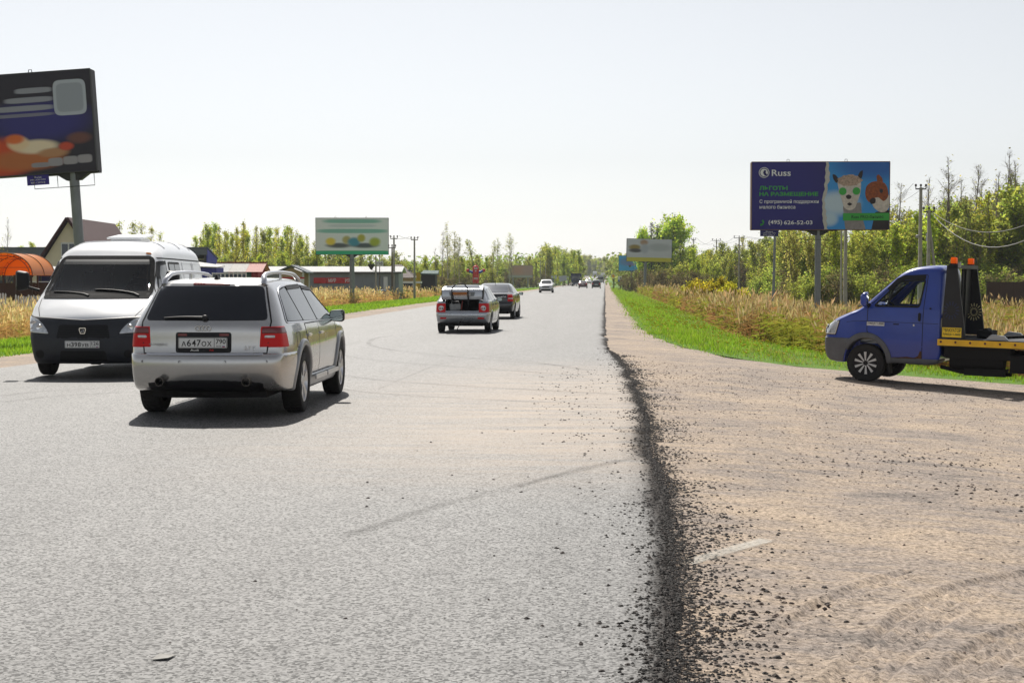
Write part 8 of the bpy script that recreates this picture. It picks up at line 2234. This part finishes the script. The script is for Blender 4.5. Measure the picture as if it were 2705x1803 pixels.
for s in (-1, 1):
    b = MB(); b.tube([(s * rr * .9, 0, S.Z(719)), (s * S.X(1270), 0, S.Z(718)), (s * S.X(1276), 0, S.Z(714.5))], [.22, .2, .17], 10); a = b.build('arm', pm('blue nylon', (.02, .10, .5), .5), r_, 60)
    b = MB(); b.ball((s * S.X(1278), 0, S.Z(714)), .27, 12, 8, (1, .8, .95)); b.build('hand', M_inf, a, 60)
    b = MB(); b.ball((s * .13, -rr * .98, S.Z(709)), .14, 12, 8, (.9, .3, 1.2)); e = b.build('eye', M_wht, r_, 60)
    b = MB(); b.ball((s * .11, -rr * .98 - .035, S.Z(709)), .05, 10, 6, (1, .4, 1)); b.build('pupil', M_ink, e, 60)
b = MB(); b.prism([(-.17, S.Z(714.5)), (.17, S.Z(714.5)), (.08, S.Z(716.5)), (-.08, S.Z(716.5))], -rr * .99, -rr * 1.02, 'y'); b.build('mouth', M_wht, r_)
for z, w in ((727, .5), (734, .62), (737, .62)):
    b = MB(); b.prism([(-w / 2, S.Z(z + .9)), (w / 2, S.Z(z + .9)), (w / 2, S.Z(z - .6)), (-w / 2, S.Z(z - .6))], -rr * .98, -rr * 1.03, 'y'); b.build('print', M_wht if z > 730 else pm('orange nylon', (.75, .2, .02), .5), r_)
# ---- poles
def pole(px, top, d, label, name='utility_pole', group=None, arms=1, mt=None, w=.12, strut=0, lean=0.0, caps=True):
    S = Site(px, d); r_ = S.root(name, label, 'pole', group); H = S.Z(top); mt = mt or M_conc
    b = MB(); b.add([(sx * w * k, sy * w * k * .8, z) for z, k in ((-.4, 1.0), (H, .62)) for sx, sy in ((-1, -1), (1, -1), (1, 1), (-1, 1))], [(0, 1, 5, 4), (1, 2, 6, 5), (2, 3, 7, 6), (3, 0, 4, 7), (4, 5, 6, 7), (3, 2, 1, 0)]); b.build('shaft', mt, r_)
    for a in range(arms):
        z = H - .1 - a * 1.0; L_ = (.7 if arms > 1 else .35) - .25 * a
        b = MB(); b.box((0, 0, z), (2 * L_, .08, .08)); cr = b.build('crossarm', M_dkmetal, r_)
        for x in (-L_, L_) + ((0,) if a == 0 else ()):
            b = MB(); b.lathe([(.03, 0), (.03, .12), (.07, .14), (.075, .22), (.05, .28), (0, .29)], 10, 'z', (x * .95, 0, z + .04)); b.build('insulator', pm('dark insulator', (.05, .03, .02), .3), cr, 50)
    if strut:
        b = MB(); b.tube([(strut, .1, -.3), (.05 * (1 if strut > 0 else -1), .05, H * .86)], .09, 8); b.build('strut', mt, r_, 50)
    if lean: r_.rotation_euler = (0, lean, YAW)
    return S, H
P = {}
for key, a in {
    'f1': (1832, 632, 245, 'concrete utility pole with a dark conduit standing behind the yellow willow bush'), 'f2': (1857, 664, 330, 'thin distant utility pole between two concrete poles of the field'),
    'f3': (1892, 634, 250, 'concrete utility pole with two brackets behind the yellow willow bush'), 'f4': (1952, 627, 204, 'concrete pole with two crossarms right of the yellow willow bush'),
    'l1': (1041, 628, 150, 'concrete pole beside a dark timber post before the brown roofed house'), 'l2': (1095, 631, 152, 'concrete pole with a side bracket in front of the white canopy'),
    'd1': (1428, 690, 350, 'distant pole with wide crossarm by the pale sign boards'), 'd2': (1441, 692, 372, 'second distant pole next to the one with a wide crossarm')}.items():
    P[key] = pole(*a, arms=2 if key in ('f4', 'f3', 'd1') else 1)
b = MB(); S, H = P['f1']; o = [x for x in bpy.data.objects if x.name.startswith('utility_pole') and x.get('label', '').startswith('concrete utility pole with a dark conduit')][0]
b.tube([(-.2, -.05, 0), (-.2, -.05, H - 2.2), (-.3, -.05, H - .6), (-.05, -.05, H)], .025, 6); b.build('conduit', M_dkmetal, o, 60)
pole(1036, 652, 148, 'dark timber post leaning on the concrete pole by the brown roofed house', 'timber_pole', arms=1, mt=M_wood, w=.10)
pole(1003, 660, 146, 'dark thin post carrying the gas sign', 'sign_post', arms=0, mt=M_wood, w=.05)
pole(993, 675, 144, 'pale concrete post with a loudspeaker bracket by the gas sign', 'concrete_post', arms=0, w=.10)
S = Site(1004, 145); r_ = S.root('gas_sign', 'white sign reading ГАЗ on the dark post', 'sign')
b = MB(); b.box((0, 0, S.Z(696)), (.62, .05, .50)); o = b.build('board', M_wht, r_); lettering('ГАЗ', M_ink, r_, frame((0, -.028, S.Z(696)), (1, 0, 0), (0, 0, 1)), width=.46, height=.28, bold=.03)
S = Site(981, 144); r_ = S.root('loudspeaker', 'dark street loudspeaker on a bracket beside the gas sign', 'loudspeaker')
b = MB(); b.lathe([(.08, 0), (.3, .35), (.33, .55), (.0, .5)], 14, 'z', (0, 0, S.Z(712))); b.build('horn', M_dkmetal, r_, 50); b = MB(); b.tube([(0, 0, S.Z(712)), (.2, 0, S.Z(715)), (.4, 0, S.Z(717))], .03, 6); b.build('bracket', M_wht, r_, 50)
# right side posts near the wood
S = Site(2047, 108); r_ = S.root('street_lamp', 'tall grey street lamp post left of the blue billboard pole', 'lamp'); H = S.Z(566)
b = MB(); b.tube([(-.12, 0, -.3), (0, 0, H)], [.12, .07], 12); b.build('post', M_galv, r_, 50); b = MB(); b.tube([(0, 0, H), (-.1, -.3, H + .25), (-.2, -1.0, H + .35)], .035, 8); b.build('bracket', M_galv, r_, 50); b = MB(); b.box((-.22, -1.25, H + .35), (.22, .6, .12)); b.build('lantern', M_galv, r_, 40, .03)
pole(2222, 590, 112, 'slim concrete pole just behind the pole of the blue billboard', w=.075, arms=0); pole(2233, 588, 112.4, 'thicker concrete pole with clamps behind the blue billboard', w=.15, arms=0)
P['r1'] = pole(2430, 496, 100, 'tall concrete pole with a round switch box above the blue cab', w=.14, arms=1)
P['r2'] = pole(2452, 556, 98, 'concrete corner pole with a slanting strut above the blue cab', w=.13, arms=1, strut=.9)
b = MB(); S = P['r1'][0]; o = [x for x in bpy.data.objects if x.get('label', '').startswith('tall concrete pole with a round')][0]
b.ball((-.22, -.1, S.Z(625)), .12); b.build('switch_box', pm('lamp grey', (.3, .3, .3), .4), o, 60); b = MB(); b.box((.45, -.05, S.Z(627)), (.14, .2, .5)); b.build('meter_box', M_galv, o)
# wires
M_wire = pm('pale cable', (.30, .29, .28), .6); M_wired = pm('dark cable', (.06, .06, .065), .6)
def wire(a, b_, sag, label, r_=.012, m=M_wired, group=None):
    a, b_ = Vector(a), Vector(b_); w = MB(); mid = (a + b_) / 2
    w.tube([a.lerp(b_, t) - Vector((0, 0, sag * 4 * t * (1 - t))) - mid for t in np.linspace(0, 1, 17)], r_, 5)
    o = w.build('cable', m, None, 60); o.location = mid; tag(o, label, 'cable', group)
def pt(k, dx=0, dz=.2): S, H = P[k]; p = Vector(S.loc) + Vector((_r.x * dx, _r.y * dx, H + dz)); return p
for s in (-.5, .5):
    wire(pt('f1', s), pt('f3', s), 1.0, 'overhead wire between the two concrete poles behind the willow bush', .015, group='wires behind the willow bush'); wire(pt('f3', s), pt('f4', s), .8, 'overhead wire running to the pole with two crossarms', .015, group='wires of the field line')
    wire(pt('f4', s), at(2480 + s * 20, 540, 135), 1.6, 'long overhead wire passing behind the blue billboard', .015, group='wires behind the billboard')
    wire(pt('l1', s), pt('l2', s), .25, 'overhead wire between the concrete poles across the highway', .014, group='wires across the highway')
    wire(pt('r1', s, .25), at(2330, 548 + s * 10, 150), .3, 'overhead wire running from the tall pole above the blue cab', .012, group='wires from the tall pole')
wire(pt('r2', .2, -.1), at(2830, 520, 82), 1.6, 'upper pale cable sagging away from the corner pole', .02, M_wire)
wire(pt('r2', .2, -.25), at(2860, 515, 78), 2.4, 'lower thick pale cable sagging away from the corner pole', .028, M_wire)
# ---- brown fence behind the tow truck
S = Site(2660, 112); r_ = S.root('sheet_fence', 'brown sheet metal fence behind the tow truck deck', 'fence')
for k in range(8): x0 = S.X(2608) + k * 1.02; b = MB(); b.box2((x0, 0, 0), (x0 + 1.01, .05, S.Z(744) - .015 * (k % 2))); b.build('panel', M_brownw, r_)
for k in range(5): x0 = S.X(2608) + k * 2.0; b = MB(); b.box2((x0 - .03, .06, 0), (x0 + .03, .12, S.Z(743))); b.build('post', M_dkmetal, r_)
# ---- road signs
S = Site(1620, 285); r_ = S.root('priority_sign', 'yellow diamond priority road sign on a thin post by the verge', 'sign')
b = MB(); b.tube([(0, .03, -.2), (0, .03, S.Z(724))], .035, 8); b.build('post', M_dkmetal, r_, 50)
for k, (q, m_) in enumerate(((.52, M_wht), (.40, pm('sign yellow', (.80, .42, .01), .5)))):
    b = MB(); b.prism([(-q, S.Z(729)), (0, S.Z(729) - q), (q, S.Z(729)), (0, S.Z(729) + q)], -.01 * k, -.02 - .01 * k, 'y'); b.build('plate' if k == 0 else 'yellow_field', m_, r_)
S = Site(1638, 262); r_ = S.root('camera_sign', 'white camera warning sign above a blue plate by the verge', 'sign')
b = MB(); b.tube([(0, .03, -.2), (0, .03, S.Z(729))], .035, 8); b.build('post', M_dkmetal, r_, 50)
b = MB(); b.box2((-.36, -.03, S.Z(738)), (.36, 0, S.Z(729))); w_ = b.build('plate', M_wht, r_)
b = MB(); b.box2((-.05, -.035, S.Z(736.5)), (.22, -.032, S.Z(733))); b.ball((.08, -.034, S.Z(734)), .11, 10, 6, (1, .05, 1)); b.build('camera_symbol', M_ink, w_)
b = MB(); b.box2((-.36, -.03, S.Z(744)), (.36, 0, S.Z(738.3))); b.build('blue_plate', pm('sign blue', (.02, .09, .45), .5), r_)
for px_, y0, y1, w, d, lab, ti in ((1459, 728, 734, .5, 330, 'small white road sign above a grey green box by the far verge', 0), (1468, 727, 736, .45, 332, 'narrow pale sign plate on a post beside the grey green box', 0), (1487, 728, 742, 1.7, 335, 'large pale grey board tilted on one post by the far verge', R(-9)), (1500, 730, 733, .5, 380, 'small white direction plate beyond the tilted board', 0)):
    S = Site(px_, d); r_ = S.root('road_sign', lab, 'sign')
    b = MB(); b.tube([(0, .04, -.2), (0, .04, S.Z(y0))], .05, 8); b.build('post', M_galv, r_, 50)
    zc = (S.Z(y0) + S.Z(y1)) / 2; b = MB(); b.box((0, 0, 0), (w, .05, S.Z(y0) - S.Z(y1))); o = b.build('plate', pm('pale sign', (.42, .46, .48), .5, var=.06), r_, 30, .01, (0, 0, zc)); o.rotation_euler = (0, ti, 0)
S = Site(1461, 328); r_ = S.root('signal_cabinet', 'tall grey green cabinet under the small white road sign', 'cabinet')
b = MB(); b.box2((-.3, 0, 0), (.3, .4, S.Z(735))); b.build('box', pm('grey green', (.16, .21, .20), .6), r_, 30, .02)
b = MB(); b.box2((-.02, -.02, .2), (.02, 0, S.Z(736))); b.build('door_gap', M_dkmetal, r_)
# ================================================================== HAZE
hz_ = MB(); hz_.box2((-5000, -60, -3.5), (5000, 10000, 42))
hm, hnt, hb = new_mat('haze'); hnt.nodes.remove(hb)
pv = N(hnt, 'ShaderNodeVolumePrincipled'); pv.inputs['Color'].default_value = (.86, .92, 1.0, 1); pv.inputs['Density'].default_value = .00015; pv.inputs['Anisotropy'].default_value = .3
hnt.links.new(pv.outputs[0], hnt.nodes['Material Output'].inputs['Volume'])
hz = hz_.build('haze', hm); tag(hz, 'thin pale haze in the air', None, None, 'stuff')
